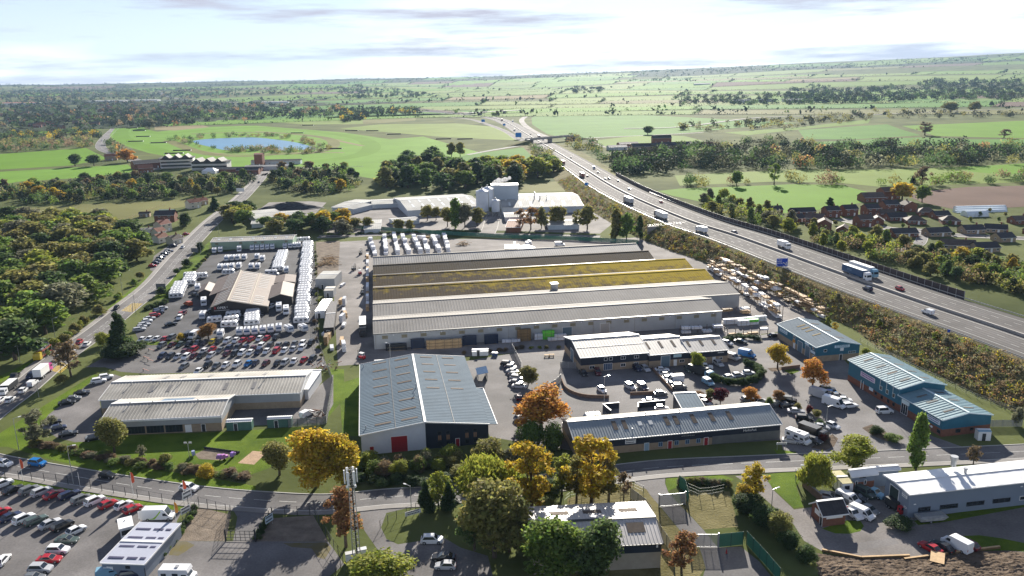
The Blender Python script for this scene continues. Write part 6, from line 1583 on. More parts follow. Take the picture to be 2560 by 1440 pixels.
for x,y,L,D,e,rg_,rz,wm,rm,lab in ((1195,1355,7,6,3.4,5.4,62,white_w,tiler,'white cottage with gable facing the road, left of the pair'),(1300,1365,7,6,3.2,5.2,62,cream_w,tileb,'cream cottage with gable facing the road, right of the pair'),
  (1215,1275,8,7,5.2,7.4,62,cream_w,tiler,'tall cream house behind the two cottages'),(1185,1320,6,6,4.2,6.2,62,white_w,tiler,'white house between the tall cream house and the cottages'),(1240,1200,13,8,5.0,7.6,5,brick,tiled,'dark-roofed brick house above the cottages'),
  (1440,1100,9,7,4.6,6.8,50,cream_w,tiler,'red-roofed cottage beside the paddock'),(1500,1075,8,6,3.4,5.2,50,brickb,tiler,'low red-roofed annexe beside the paddock cottage'),(1080,1165,7,4,2.6,3.6,10,brickb,tileb,'small stable block at the paddock corner'),
  (1245,1145,10,4,2.8,3.4,5,clad_w,MATS['pale_green_cladding'],'green container shed behind the brick house'),(1085,1285,9,4,2.6,3.2,20,white_w,asb,'low white outbuilding left of the cottages'),(15,1265,8,6,2.8,4.8,10,brick,tiler,'brick cottage half hidden at the left edge')):
 house(W('A',x,y),R_(rz),L,D,e,rg_,wm,rm,lab,wins=2,storeys=2 if e > 4.5 else 1,chim=L > 6.5)
def stand(p,rz,L,D,hh,lab,tiers=3):
 r = empty('grandstand',p,rz)
 mb = MB(); mb.box(-L / 2,L / 2,0,D,0,hh); mb.build('wall',white_w,r)
 for k in range(tiers):
  mb = MB(); z = hh * (k + .45) / tiers
  mb.box(-L / 2 - .2,L / 2 + .2,-2.5 + k * .6,0,z - .3,z); b = mb.build('balcony',white_w,r)
  mb = MB(); mb.box(-L / 2 + .5,L / 2 - .5,-.08,-.02,z + .3,z + hh / tiers * .6); mb.build('window_band',glass,r)
 mb = MB(); mb.box(-L / 2 - 1,L / 2 + 1,-4.5,D + .5,hh,hh + .5); mb.build('roof',tiled,r)
 for x in (-L * .3,0,L * .3):
  mb = MB(); mb.add([(x - 4,-4.6,hh + .5),(x,-4.6,hh + 4),(x + 4,-4.6,hh + .5),(x - 4,D,hh + .5),(x,D,hh + 4),(x + 4,D,hh + .5)],[(0,2,1),(3,4,5),(0,1,4,3),(1,2,5,4)]); mb.build('roof_gable',tiled,r)
 tag(r,lab,'grandstand')
stand(W('A',1320,805),R_(12),34,16,11,'white grandstand with dark gabled roof at the racecourse')
stand(W('A',1560,820),R_(0),38,14,9,'long cream grandstand with a row of roof gables',2)
for x,y,L,D,e,rg_,rz,wm,rm,lab in ((1130,800,40,14,6,9,40,brick,tiled,'dark-roofed racecourse block behind the white grandstand'),(1085,835,14,12,5,8,30,brick,tiler,'brick house at the racecourse gate'),(1935,785,9,9,13,14,0,brick,tiler,'square brick judges tower on the racecourse'),
  (2060,775,55,10,4,5.5,3,pw,tiled,'long low dark-roofed stable range beside the tower'),(1995,815,46,9,4,5,6,white_w,wroof,'long white-roofed stable block by the road bend'),(1740,830,60,9,3.5,5,0,brick,tiled,'long racecourse range beside the marquee'),(1850,850,22,10,5,7,5,brick,tiled,'dark brick racecourse lodge by the road'),(830,745,14,10,5,8,20,brickb,tiler,'house under the orange trees by the racecourse road')):
 house(W('A',x,y),R_(rz),L,D,e,rg_,wm,rm,lab,wins=4,storeys=1,chim=False,name='racecourse_building',cat='building')
r = empty('marquee',W('A',1565,842))
mb = MB(); mb.box(-7,7,-5,5,0,2.6); mb.build('wall',white,r)
mb = MB(); mb.add([(-7.3,-5.3,2.6),(7.3,-5.3,2.6),(7.3,5.3,2.6),(-7.3,5.3,2.6),(-3,0,5.6),(3,0,5.6)],[(0,1,5,4),(1,2,5),(2,3,4,5),(3,0,4)]); mb.build('roof',white,r)
tag(r,'white peaked marquee between the grandstands','marquee')
for i,(k,x,y,rz) in enumerate((('A',980,508,3),('A',1035,528,3),('A',1065,571,3),('A',1010,607,3),('A',1180,618,3),('A',1355,675,3),('A',1295,697,3),('A',2290,487,3),('A',2210,545,-8),('A',2480,662,-4),('B',85,528,-3),('B',402,554,8),('B',770,590,6),('B',240,528,-10),('B',930,590,5))):
 r = empty('steeplechase_fence',W(k,x,y),R_(rz))
 mb = MB(); mb.box(-12,12,-.6,.6,0,1.5); mb.build('birch_body',mat('birch_brush',(.06,.05,.035),.95,.3,1),r)
 for s_ in (-1,1):
  mb = MB(); mb.box(s_ * 12.2 - .1,s_ * 12.2 + .1,-2,2,0,1.2); mb.build('wing',white,r)
 tag(r,'dark brush steeplechase fence on the racecourse turf','fence','steeplechase fences on the turf')
for k,x,y,L,D,e,rg_,rz,wm,rm,lab in (('B',2060,668,24,12,4,6,10,pw,asb,'pale-roofed farm shed beside the farm track'),('B',2140,650,26,13,5,7,12,brick,tiled,'dark-roofed barn beside the farm shed'),('B',2330,665,55,14,4.5,8,3,brickb,tiled,'long farm range with dark roof'),('B',2390,615,26,10,7,10.5,3,brick,tiled,'tall dark farmhouse above the long range'),('B',2480,650,40,12,4,7,3,brickb,tiled,'second farm range at the right of the farmhouse'),
  ('C',60,640,28,12,4,6,5,brick,tiled,'low dark barn in the trees right of the farm'),('C',225,640,22,10,3.5,5.5,5,brickb,tiler,'red-roofed barn in the trees right of the farm')):
 house(W(k,x,y),R_(rz),L,D,e,rg_,wm,rm,lab,wins=3,storeys=1,chim=False,name='barn',cat='barn')
for x,y,L,lab in ((1850,256,60,'far white-roofed barn, left of three on the hillside'),(1915,255,45,'far white-roofed barn, middle of three on the hillside'),(1985,254,70,'far white-roofed barn, right of three on the hillside'),(1755,212,90,'far pale glasshouse on the skyline fields'),(690,258,110,'distant white works by the far motorway'),(270,255,170,'distant long shed with white vents, left of two'),(360,253,150,'distant long shed with white vents, right of two'),(40,261,200,'distant long grey shed at the left edge')):
 p = UT(x,y); house(p,0,L,L * .3,6,9,white_w,wroof if 'white' in lab or 'pale' in lab else tiler,lab,wins=4,chim=False,name='barn',cat='barn')
rg = random.Random(11)
for i in range(70):
 x,y = rg.uniform(0,480),rg.uniform(262,322)
 if x > 260: y = rg.uniform(262,288)
 p = UT(x,y)
 house(p,rg.uniform(-.5,.5),rg.uniform(12,20),9,5,8.2,brick,tiler if rg.random() < .6 else tileb,'small red-roofed house in the distant town on the left',chim=False,wins=2,group='houses in the distant town')
# ================================================================== yard contents
def pack_proto(L,Wd,Hh,m,bm=None):
 mb = MB(); mb.box(-L / 2,L / 2,-Wd / 2,Wd / 2,.12,Hh)
 b = MB(); b.box(-L * .38,L * .38,-Wd / 2 + .1,Wd / 2 - .1,0,.12)
 s = MB()
 for x in (0,): s.box(x - .04,x + .04,-Wd / 2 - .01,Wd / 2 + .01,.12,Hh + .01)
 return [('pack',mb.mesh('pack',m),(0,0,0),None),('bearer',b.mesh('bearer',timber),(0,0,0),None),('strap',s.mesh('strap',darkm),(-L * .25,0,0),None),('strap',s.mesh('strap',darkm),(L * .25,0,0),None)]
PK = {'w': pack_proto(4.2,1.25,1.05,wrapw),'g': pack_proto(4.2,1.25,1.05,wrapg),'t': pack_proto(4.2,1.25,1.0,timber),'d': pack_proto(4.8,1.4,1.2,mat('blue_black_wrap',(.02,.03,.06),.4,.1,1)),'b': pack_proto(4.8,1.3,1.1,mat('brown_timber',(.2,.13,.06),.8,.2,1)),'k': pack_proto(5.4,1.4,1.1,mat('black_sheet',(.015,.017,.022),.5,.1,1))}
def pack(p,rz,kind,lab,grp): return spawn(PK[kind],'timber_pack',p,rz,None,None,lab,'timber pack',grp)
rgp = random.Random(21)
cols = [((222,125),(262,232)),((330,95),(345,228)),((400,80),(430,228)),((470,112),(512,226)),((545,105),(598,220)),((625,125),(655,218)),((690,108),(735,212)),((775,95),(808,208))]
for ci,(a,b) in enumerate(cols):
 A_,B_ = W('E',*a),W('E',*b); n = int((A_ - B_).length / 4.6); ang = math.atan2(B_.y - A_.y,B_.x - A_.x)
 for i in range(n + 1):
  p = A_.lerp(B_,i / max(1,n))
  for z in range(rgp.choice((1,2))):
   o = pack(p + Vector((rgp.uniform(-.3,.3),0,z * 1.5)),ang + rgp.uniform(-.03,.03),'w','white-wrapped timber pack, %s from back, %s tier, %s row behind the warehouse' % (ORD[i],ORD[z],ORD[ci]),'timber packs in rows behind the warehouse')
   o.scale = (1,1.7,1.42)
for i,(x,y,kd,n) in enumerate(((570,105,'t',1),(640,103,'t',1),(600,112,'w',2),(720,108,'w',2))):
 for z in range(n): pack(W('E',x,y) + Vector((0,0,z * 1.06)),R_(9),kd,'timber pack %s from the left, %s tier, along the back fence' % (ORD[i],ORD[z]),'packs along the back fence')
wa = math.atan2(WD.y,WD.x)
lst = [(400,938,'k',2,1),(440,936,'k',2,1),(580,925,'d',3,1),(690,928,'t',3,1),(735,925,'t',3,1),(800,922,'t',3,1),(860,918,'t',3,1),(965,900,'d',3,1),(1125,890,'d',3,1),(1250,880,'w',1,1),(1295,878,'w',1,1),(1370,868,'b',4,1),(1490,858,'w',2,1),(1550,856,'g',3,1),(1590,865,'w',1,1),(1640,862,'w',2,1)]
for i,(x,y,kd,n,_) in enumerate(lst):
 nm = {'k': 'black-sheeted','d': 'dark blue wrapped','t': 'bare fresh','w': 'white-wrapped','b': 'brown','g': 'green-wrapped'}[kd]
 for z in range(n):
  pack(W('E',x,y) + Vector((0,0,z * 1.07)),wa,kd,'%s timber pack, %s tier of the %s stack along the warehouse front' % (nm,ORD[z],ORD[i]),'timber packs along the warehouse front')
for i in range(11):
 x = 2030 + i * 62
 for z in range(2):
  kd = 'g' if (i in (1,3)) and z == 1 else 'w'
  pack(W('E',x,803 - i * 4.6) + Vector((0,0,z * 1.07)),wa,kd,'%s timber pack, %s from left, %s tier, right of the warehouse front' % ('green-wrapped' if kd == 'g' else 'white-wrapped',ORD[i],ORD[z]),'timber packs in the long front file')
def rack(a,b,lab,levels=3,dep=2.6,mix='wtt',seed=0,single=False):
 rg = random.Random(seed)
 dv = b - a; L = dv.length; ang = math.atan2(dv.y,dv.x)
 r = empty('storage_rack',a,ang)
 n = max(2,int(L / 3.0)); up = MB(); up.box(-.09,.09,-.09,.09,0,levels * 1.45 + .2); ume = up.mesh('upright',mat('rack_steel',(.12,.09,.09),.6,.2,1))
 for i in range(n + 1): put('upright',ume,r,(L * i / n,0,0))
 arm = MB(); arm.box(-.06,.06,-dep / 2,dep / 2,-.08,.0); ame = arm.mesh('arm',MATS['rack_steel'])
 for i in range(n + 1):
  for z in range(levels): put('arm',ame,r,(L * i / n,0,.25 + z * 1.45))
 tag(r,'steel storage ' + lab,'storage rack')
 d = dv.normalized(); nn = Vector((-d.y,d.x,0))
 for z in range(levels):
  t = .3; j = 0
  while t < L - 3:
   if rg.random() < .62:
    kd = rg.choice(mix)
    o = pack(a + d * (t + 1.7) + nn * rg.uniform(-.5,.5) + Vector((0,0,.25 + z * 1.45)),ang + rg.uniform(-.03,.03),kd,'%s pack, %s along, %s shelf, %s' % ({'w': 'white','t': 'pale','b': 'brown','g': 'green'}[kd],ORD[j],ORD[z],lab),'packs on racks')
    o.scale = (rg.uniform(.6,.95),rg.uniform(.9,1.9),rg.uniform(.5,1.1))
   t += 3.9; j += 1
rack(W('F',215,335),W('F',760,720),'rack nearest the warehouse end',4,mix='wttw',seed=1)
rack(W('F',300,330),W('F',1075,712),'rack along the embankment foot',4,mix='wttb',seed=2)
rack(W('F',0,815),W('F',330,800),'left rack behind the buff units',2,mix='www',seed=3)
rack(W('F',350,838),W('F',650,818),'right rack behind the buff units',2,mix='ttw',seed=4)
rack(W('F',310,680),W('F',520,660),'rack at the warehouse corner',2,mix='btw',seed=6)
for i,(x,y) in enumerate(((360,745),(420,742),(480,736),(545,730),(600,722),(470,755),(540,748))):
 for z in range(2): pack(W('F',x,y) + Vector((0,0,z * 1.06)),wa,'g' if i == 6 and z else 'w','%s-wrapped pack %s of the block at the warehouse corner, %s tier' % ('green' if i == 6 and z else 'white',ORD[i],ORD[z]),'packs beside the warehouse corner')
for i in range(14):
 p = W('E',205,235).lerp(W('E',205,640),i / 13)
 for z in range(1 + i % 2): pack(p + Vector((0,0,z * 1.06)),R_(99),'wtw'[i % 3],'pack %s from the back, %s tier, against the left end of the warehouse' % (ORD[i],ORD[z]),'packs at the left end of the warehouse')
for i,(x,y) in enumerate(((20,460),(10,590),(35,600),(30,650),(40,690),(20,730),(30,760),(15,890),(30,940),(-110,820),(-80,850),(-100,890),(-60,930))):
 for z in range(1 + (i * 7) % 3): pack(W('E',x,y) + Vector((0,0,z * 1.06)),R_(80 + (i * 37) % 30),'wtw'[i % 3] if i < 9 else 'wtb'[i % 3],'loose pack %s from the back, %s tier, beside the yard driveway' % (ORD[i],ORD[z]),'packs beside the driveway')
t = spawn(PR['lorry'],'lorry',W('E',172,800),hd('E',172,700,172,860),{'trailer_body': PC['dark grey'],'cab': PC['dark grey'],'roof': white},(.85,1,1),'dark lorry with white roof loading beside the warehouse','lorry')
def forklift(p,rz,m,lab):
 r = empty('forklift',p,rz)
 mb = MB(); mb.box(-1.3,.7,-.6,.6,.35,1.1); mb.box(-1.4,-.7,-.58,.58,1.1,1.35); mb.build('body',m,r)
 mb = MB()
 for x in (-.9,.6):
  for y in (-.5,.5): mb.box(x - .05,x + .05,y - .05,y + .05,1.1,2.2)
 mb.box(-1.0,.75,-.6,.6,2.2,2.3); mb.build('cage',white if m is not PC['dark grey'] else darkm,r)
 mb = MB(); mb.box(.85,1.0,-.5,-.38,.1,3.2); mb.box(.85,1.0,.38,.5,.1,3.2); mb.box(.85,1.0,-.5,.5,3.1,3.2); mb.build('mast',darkm,r)
 for y in (-.35,.35):
  mb = MB(); mb.box(1.0,2.1,y - .07,y + .07,.12,.2); mb.build('fork',galv,r)
 for x in (-.9,.4):
  for y in (-.55,.55): put('wheel',wheel_proto(.35,.24),r,(x,y,.35))
 tag(r,lab,'forklift')
forklift(W('E',160,1005),R_(150),PC['red'],'red forklift at the corner of the warehouse yard')
forklift(W('E',105,345),R_(60),PC['dark grey'],'dark forklift high in the yard, left of another')
forklift(W('E',148,375),R_(120),PC['red'],'dark red forklift beside the warehouse end')
forklift(W('E',155,228),R_(80),PC['dark grey'],'dark forklift beside the rows of white packs')
forklift(W('E',168,525),R_(95),PC['dark grey'],'dark forklift in the shade of the warehouse end')
def cabin(k,a,b,c,hh,m,rm,lab,name='portable_cabin',cat='cabin'):
 h = Hall(name,lab,W(k,*a,hh),W(k,*b,hh),W(k,*c,hh),hh,hh + .15,m,rm,period=.5,dep=.04,over=.06,gutter=False,cat=cat)
 h.door('f',h.L * .3,min(.9,h.L * .3),2.0,darkm)
 return h
cabin('D',(2345,410),(2487,408),(2487,350),4.6,clad_g,wroof,'tall pale store between caravans and timber yard')
cabin('D',(2408,498),(2478,496),(2475,465),3.0,clad_g,asb,'small pale cabin below the tall store')
cabin('D',(2340,648),(2415,646),(2418,560),3.0,white,roofw,'white-roofed cabin beside the caravan file')
cabin('D',(2408,775),(2482,770),(2498,575),3.0,dkc,mat('dark_felt',(.1,.095,.1),.8,.1,.5),'long dark-roofed cabin beside the yard driveway')
cabin('G',(1680,300),(1868,292),(1860,268),2.4,mat('green_container',(.08,.17,.14),.6,.15,.6),white,'green container with white lid, left of the gate by the play building','container','container')
cabin('G',(1985,278),(2165,270),(2165,248),2.4,MATS['green_container'],white,'green container with white lid, right of the gate by the play building','container','container')
cabin('b',(2000,1265),(2185,1268),(2160,1222),2.4,white,mat('blue_lid',(.25,.4,.5),.5,.1,1),'white tank container beside the low teal wing','container','container')
car(W('G',2285,250),R_(60),'small_van','white','white van in the service yard behind the play building')
def scrap(p,n,lab,seed,sz=5,name='scrap_timber_heap',mats_=(timber,MATS['brown_timber'])):
 r = empty(name,p); rg = random.Random(seed)
 for i in range(n):
  mb = MB(); L = rg.uniform(2.5,5) * (.45 if name == 'scrap_heap' else 1); z = rg.uniform(.1,1.8) * (1 - i / n * .3)
  a = rg.uniform(0,math.pi); cx,cy = rg.gauss(0,sz * .3),rg.gauss(0,sz * .3); dz = rg.uniform(-.6,.6)
  mb.tube((cx - L / 2 * math.cos(a),cy - L / 2 * math.sin(a),max(.1,z - dz)),(cx + L / 2 * math.cos(a),cy + L / 2 * math.sin(a),max(.1,z + dz)),.13,.13,4)
  mb.build('plank',mats_[i % 2],r)
 tag(r,lab,'heap')
scrap(W('D',2440,300),60,'heap of broken pale planks beside the caravan file',3,9)
scrap(W('D',2450,265),30,'smaller heap of broken planks above the large one',4,5)
scrap(W('D',2400,1075),30,'heap of scrap parts behind the play building',5,6,'scrap_heap',(rust,galv))
scrap(W('G',2380,260),24,'heap of tangled scrap beside the service yard',6,5,'scrap_heap',(darkm,rust))
scrap(W('E',910,155),26,'heap of roof trusses at the back of the timber yard',7,6)
for i,(x,y,kd) in enumerate(((1300,165,'w'),(1390,160,'w'),(1410,150,'w'))):
 for z in range(2): pack(W('E',x,y) + Vector((0,0,z * 1.05)),R_(90 + i * 9),kd,'white-wrapped pack %s of three, %s tier, by the dark sheds' % (ORD[i],ORD[z]),'packs by the dark sheds')
cabin('E',(1225,185),(1335,183),(1330,150),2.6,darkm,darkm,'black open-fronted shed at the back of the timber yard','shed','shed')
cabin('E',(1335,190),(1455,178),(1440,150),2.6,white,roofw,'white tilted trailer shed at the back of the timber yard','shed','shed')
cabin('r',(270,215),(420,205),(415,190),1.6,white,white,'low white rack lid beyond the unit with red doors','rack','rack')
cabin('r',(1440,95),(1635,90),(1630,55),1.5,white,white,'white canopy on the bank between the units','canopy','canopy')
for i,(x,y) in enumerate(((1700,140),(1730,142))):
 r = empty('bin',W('r',x,y)); mb = MB(); mb.box(-.5,.5,-.5,.5,0,1.1); mb.build('body',mat('blue_plastic',(.06,.1,.2),.5,.1,1),r); mb = MB(); mb.box(-.55,.55,-.55,.55,1.1,1.2); mb.build('lid',galv,r)
 tag(r,'blue bin on the waste ground, %s of the pair' % ('left','right')[i],'bin')
r = empty('picnic_table',W('u',890,60));
for i,x in enumerate((1540,1575)):
 if i: r = empty('picnic_table',W('E',x,985))
 else: r.location = W('E',x,988)
 mb = MB(); mb.box(-.9,.9,-.4,.4,.7,.78); mb.build('table_top',timber,r)
 for s_ in (-1,1): mb = MB(); mb.box(-.9,.9,s_ * .75 - .15,s_ * .75 + .15,.42,.48); mb.build('bench',timber,r)
 mb = MB(); mb.box(-.7,-.6,-.8,.8,0,.7); mb.box(.6,.7,-.8,.8,0,.7); mb.build('leg',timber,r)
 tag(r,'wooden picnic table behind the tall navy unit, %s' % ('left','right')[i],'picnic table')
# ================================================================== fences, gates, poles, signs
def fence(path,hh,lab,step=3.0,pm=None,rails=2,rm=None,mesh=None,pw_=.05,wires=True):
 p = resample([Vector(q) for q in path],step)
 r = empty('fence',p[0])
 k = ('fpost',hh,(pm or darkm).name,pw_)
 def mk(): mb = MB(); mb.box(-pw_,pw_,-pw_,pw_,-.2,hh); return mb.mesh('post',pm or darkm)
 me = cached(k,mk)
 for q in p: put('post',me,r,q - p[0])
 for i in range(len(p) - 1):
  d = p[i + 1] - p[i]; L = d.length; ang = math.atan2(d.y,d.x)
  if mesh:
   def mkp(): mb = MB(); mb.box(0,step,-.012,.012,.05,hh - .03); return mb.mesh('mesh_panel',mesh)
   put('mesh_panel',cached(('fp',hh,step,mesh.name),mkp),r,p[i] - p[0],ang)
  else:
   def mkr():
    mb = MB()
    for z in [hh * (j + 1) / rails - .06 for j in range(rails)]: mb.box(0,step,-.018,.018,z,z + .03)
    return mb.mesh('rail',rm or pm or darkm)
   put('rail',cached(('fr',hh,step,rails,(rm or pm or darkm).name),mkr),r,p[i] - p[0],ang)
 return tag(r,lab,'fence')
def veil(name,col,a):
 m = bpy.data.materials.new(name); m.use_nodes = True; nt = m.node_tree; b = nt.nodes['Principled BSDF']
 b.inputs['Base Color'].default_value = (*col,1); b.inputs['Roughness'].default_value = .6
 t = nt.nodes.new('ShaderNodeBsdfTransparent'); mx = nt.nodes.new('ShaderNodeMixShader'); tc_ = nt.nodes.new('ShaderNodeTexCoord'); ck = nt.nodes.new('ShaderNodeTexBrick')
 ck.offset = 0; ck.inputs['Scale'].default_value = 9; ck.inputs['Mortar Size'].default_value = a * .09; ck.inputs['Brick Width'].default_value = .5; ck.inputs['Row Height'].default_value = .5
 ck.inputs['Color1'].default_value = (0,0,0,1); ck.inputs['Color2'].default_value = (0,0,0,1); ck.inputs['Mortar'].default_value = (1,1,1,1)
 mp_ = nt.nodes.new('ShaderNodeMapping'); mp_.inputs['Rotation'].default_value = (R_(90),0,0)
 nt.links.new(tc_.outputs['Object'],mp_.inputs[0]); nt.links.new(mp_.outputs[0],ck.inputs['Vector'])
 nt.links.new(ck.outputs['Color'],mx.inputs[0]); nt.links.new(t.outputs[0],mx.inputs[1]); nt.links.new(b.outputs[0],mx.inputs[2]); nt.links.new(mx.outputs[0],nt.nodes['Material Output'].inputs[0])
 MATS[name] = m
 return m
green_mesh = veil('green_wire_mesh',(.03,.16,.11),1.6); grey_mesh = veil('grey_wire_mesh',(.3,.3,.3),.9)
greenp = mat('green_post',(.02,.06,.045),.5,0)
fence([W('1',-300,90),W('1',0,95),W('1',330,103),W('1',740,140),W('1',1100,200),W('1',1500,285),W('1',2000,375),W('1',2540,470),W('2',300,468)],2.2,'thin dark post fence between the estate road and the sales lot',3.4,rails=2)
fence([W('2',320,475),W('2',560,545),W('2',760,590)],2.4,'dark railing in front of the left earth plot',2.6,rails=2)
fence([W('2',320,480),W('2',0,900),W('2',-420,1480)],2.2,'overgrown fence between sales lot and gated yard',2.0,rails=3)
fence([W('2',760,590),W('2',690,955)],2.4,'railing on the left of the gateway',1.6,rails=3)
fence([W('2',1330,620),W('2',1105,965)],2.4,'railing on the right of the gateway',1.6,rails=3)
fence([W('2',1340,640),W('2',1900,600),W('2',2110,960),W('2',2330,1280),W('2',2200,1500)],2.4,'dark railing enclosing the right earth plot and yard',2.6,rails=3)
def gate(a,b,hh,lab,m,bars=4,rails_=4,mesh=None):
 d = b - a; L = d.length; r = empty('gate',a,math.atan2(d.y,d.x))
 for x in (0,L):
  mb = MB(); mb.box(x - .12,x + .12,-.12,.12,0,hh + .2); mb.build('gate_post',m,r)
 mb = MB()
 for j in range(rails_): z = .15 + (hh - .3) * j / (rails_ - 1); mb.box(.12,L - .12,-.04,.04,z,z + .08)
 for j in range(bars + 1): x = .16 + (L - .32) * j / bars; mb.box(x - .04,x + .04,-.04,.04,.15,hh - .07)
 mb.build('gate_leaf',m,r)
 if mesh: mb = MB(); mb.box(.12,L - .12,-.06,-.045,.15,hh - .1); mb.build('mesh_panel',mesh,r)
 tag(r,lab,'gate')
gate(W('2',690,958),W('2',1105,966),2.5,'tall dark barred double gate of the weathered yard',darkm,6,4)
gate(W('3',235,585),W('3',560,555),3.0,'tall galvanised mesh gate at the back of the compound drive',galv,2,2,grey_mesh)
gate(W('3',610,1085),W('3',970,1085),3.0,'tall galvanised mesh gate across the front of the compound drive',galv,4,2,grey_mesh)
fence([W('3',600,545),W('3',560,400),W('3',440,300)],3.0,'green mesh fence beside the back gate',2.5,greenp,mesh=green_mesh)
fence([W('3',975,1085),W('3',1310,1050)],3.0,'green mesh fence closing the grass enclosure',2.5,greenp,mesh=green_mesh)
fence([W('3',1320,1050),W('3',1550,1300),W('3',1800,1600)],3.0,'tall green mesh fence running down to the bottom edge',2.5,greenp,mesh=green_mesh)
fence([W('3',-120,470),W('3',100,640),W('3',240,940),W('3',420,1200),W('3',430,1600)],2.6,'thin mesh fence beside the workshop',2.8,greenp,mesh=grey_mesh)
fence([W('3',600,400),W('3',760,470),W('3',930,440),W('3',1110,400)],2.2,'post fence at the back of the grass enclosure',3,greenp,rails=3)
fence([W('H',300,1090),W('H',340,1060),W('H',430,1010),W('H',520,980),W('H',600,940)],2.0,'dark post fence round the curved verge by the drive',2.4,rails=2)
fence([W('H',1660,900),W('H',1720,850),W('H',2020,810),W('H',2180,790),W('H',2300,850)],2.0,'fence along the dry grass by the estate road',3,greenp,rails=3)
fence([W('E',1275,920),W('E',1350,1075)],2.2,'mesh fence at the top of the visitor car park',2.5,galv,mesh=grey_mesh)
fence([W('5',10,330),W('5',-60,400),W('5',-130,430)],2.2,'grey mesh fence and gate beside the orange tree',2.5,galv,mesh=grey_mesh)
fence([W('5',5,180),W('5',240,195)],2.2,'mesh fence at the left end of the tall navy unit',2.5,galv,mesh=grey_mesh)
fence([W('D',2440,1090),W('D',2480,1200),W('G',2430,310),W('G',2100,340)],2.4,'dark mesh fence behind the play building yard',2.5,greenp,mesh=grey_mesh)
fence([W('D',2350,150),W('D',2370,500),W('D',2350,840),W('D',2420,1040)],2.2,'weedy fence between caravans and timber yard',3,darkm,rails=3)
fence([W('D',1040,900),W('D',1330,880),W('D',1600,868)],1.4,'low fence in front of the back row of the used car lot',2.4,darkm,rails=2)
fence([W('E',850 - 850,25),W('E',600,70),W('E',1200,105),W('E',1700,120),W('E',2230,150)],2.4,'green palisade fence at the back of the timber yard',3,greenp,mesh=green_mesh)
fence([W('F',1340,880),W('F',1700,1060),W('F',2200,1300),W('F',2560,1430)],1.6,'thin wire fence at the foot of the motorway embankment',4,galv,rails=3)
fence([W('b',1780,1200),W('b',2700,1190)],2.0,'mesh site fence right of the low teal wing',2.5,galv,mesh=grey_mesh)
fence([W('A',800,1200),W('A',950,1185),W('A',1160,1100),W('A',1230,1080)],1.3,'pale timber fence along the paddock',4,timber,rails=2)
def lamp_post(k,x,y,topy,lab,arm=1.2,ang=0.0):
 p = W(k,x,y); hh = max(4.5,hgt(p,QR[k][1] + topy / QR[k][2]))
 r = empty('street_lamp',p,ang)
 mb = MB(); mb.tube((0,0,0),(0,0,hh),.1,.06,7); mb.build('pole',galv,r)
 mb = MB(); mb.tube((0,0,hh - .05),(arm,0,hh + .1),.05,.05,5); mb.build('arm',galv,r)
 mb = MB(); mb.box(arm - .1,arm + .6,-.14,.14,hh + .04,hh + .16); mb.build('lantern',lampm,r)
 tag(r,lab,'street lamp','street lamps')
for a in (('D',915,540,385,'street lamp on the verge above the black hatchback'),('D',412,855,705,'street lamp on the verge by the lower queue'),('D',1012,672,520,'street lamp beside the yellow box'),('D',1236,500,405,'street lamp beside the grey hoarding'),('D',1495,225,130,'street lamp by the round hedge bush'),('D',1630,90,0,'street lamp at the bend above the green shed'),
          ('I',1088,300,180,'street lamp beside the estate side road'),('I',945,800,620,'street lamp in front of the willow'),('G',550,770,475,'street lamp between the sales lot and the lawn'),('H',530,930,770,'street lamp beside the drive entrance'),('I',680,950,795,'pole beside the concrete lane'),('5',505,605,280,'street lamp in the parking court'),('E',376,1000,890,'lamp post at the corner of the warehouse yard'),('D',150,1030,900,'street lamp hidden by the thicket'),('G',140,500,270,'street lamp at the left corner verge'),('D',290,1290,1200,'street lamp by the play building verge')):
 lamp_post(*a,ang=random.uniform(0,6))
r = empty('floodlight',W('G',1412,572)); hh = hgt(W('G',1412,572),956 + 455 / 2.976)
mb = MB(); mb.tube((0,0,0),(0,0,hh),.1,.08,6); mb.build('pole',galv,r)
for s_ in (-1,1): mb = MB(); mb.box(s_ * .6 - .35,s_ * .6 + .35,-.15,.15,hh,hh + .4); mb.build('lamp_head',galv,r)
tag(r,'twin-headed floodlight beside the gravel play patch','floodlight')
def flag(k,x,y,tx,ty,col,lab):
 p = W(k,x,y); hh = hgt(p,QR[k][1] + ty / QR[k][2])
 r = empty('feather_flag',p)
 mb = MB(); mb.tube((0,0,0),(0,0,hh),.05,.035,6); mb.build('pole',white,r)
 if col:
  mb = MB(); n = 6; vs = []
  for i in range(n + 1):
   z = hh - hh * .42 * i / n; w_ = .75 * math.sin(math.pi * (.18 + .82 * (1 - i / n) ** .6) * .9) + .05
   vs += [(0,0,z),(w_,.18 * math.sin(i * 1.1),z - .05),(w_,.18 * math.sin(i * 1.1) + .03,z - .05),(0,.03,z)]
  fs = []
  for i in range(n):
   a,b = i * 4,(i + 1) * 4
   fs += [(a,a + 1,b + 1,b),(a + 1,a + 2,b + 2,b + 1),(a + 2,a + 3,b + 3,b + 2),(a + 3,a,b,b + 3)]
  fs += [(0,3,2,1),(n * 4,n * 4 + 1,n * 4 + 2,n * 4 + 3)]
  mb.add(vs,fs); mb.build('flag',col,r)
 tag(r,lab,'flag','flags along the sales lot')
orange = mat('orange_flag',(.6,.1,.04),.7,.1,2); amber = mat('amber_flag',(.6,.24,.03),.7,.1,2)
flag('1',322,130,295,-175,orange,'orange feather flag at the left end of the sales lot verge')
flag('1',1112,218,1075,0,None,'bare white flag pole beside the sales lot verge')
flag('1',1852,348,1792,5,orange,'orange feather flag in the middle of the sales lot verge')
flag('1',2452,768,2340,420,amber,'amber feather flag beside the sales office roof')
flag('1',2560,400,2500,118,orange,'pale flag at the right end of the sales lot verge')
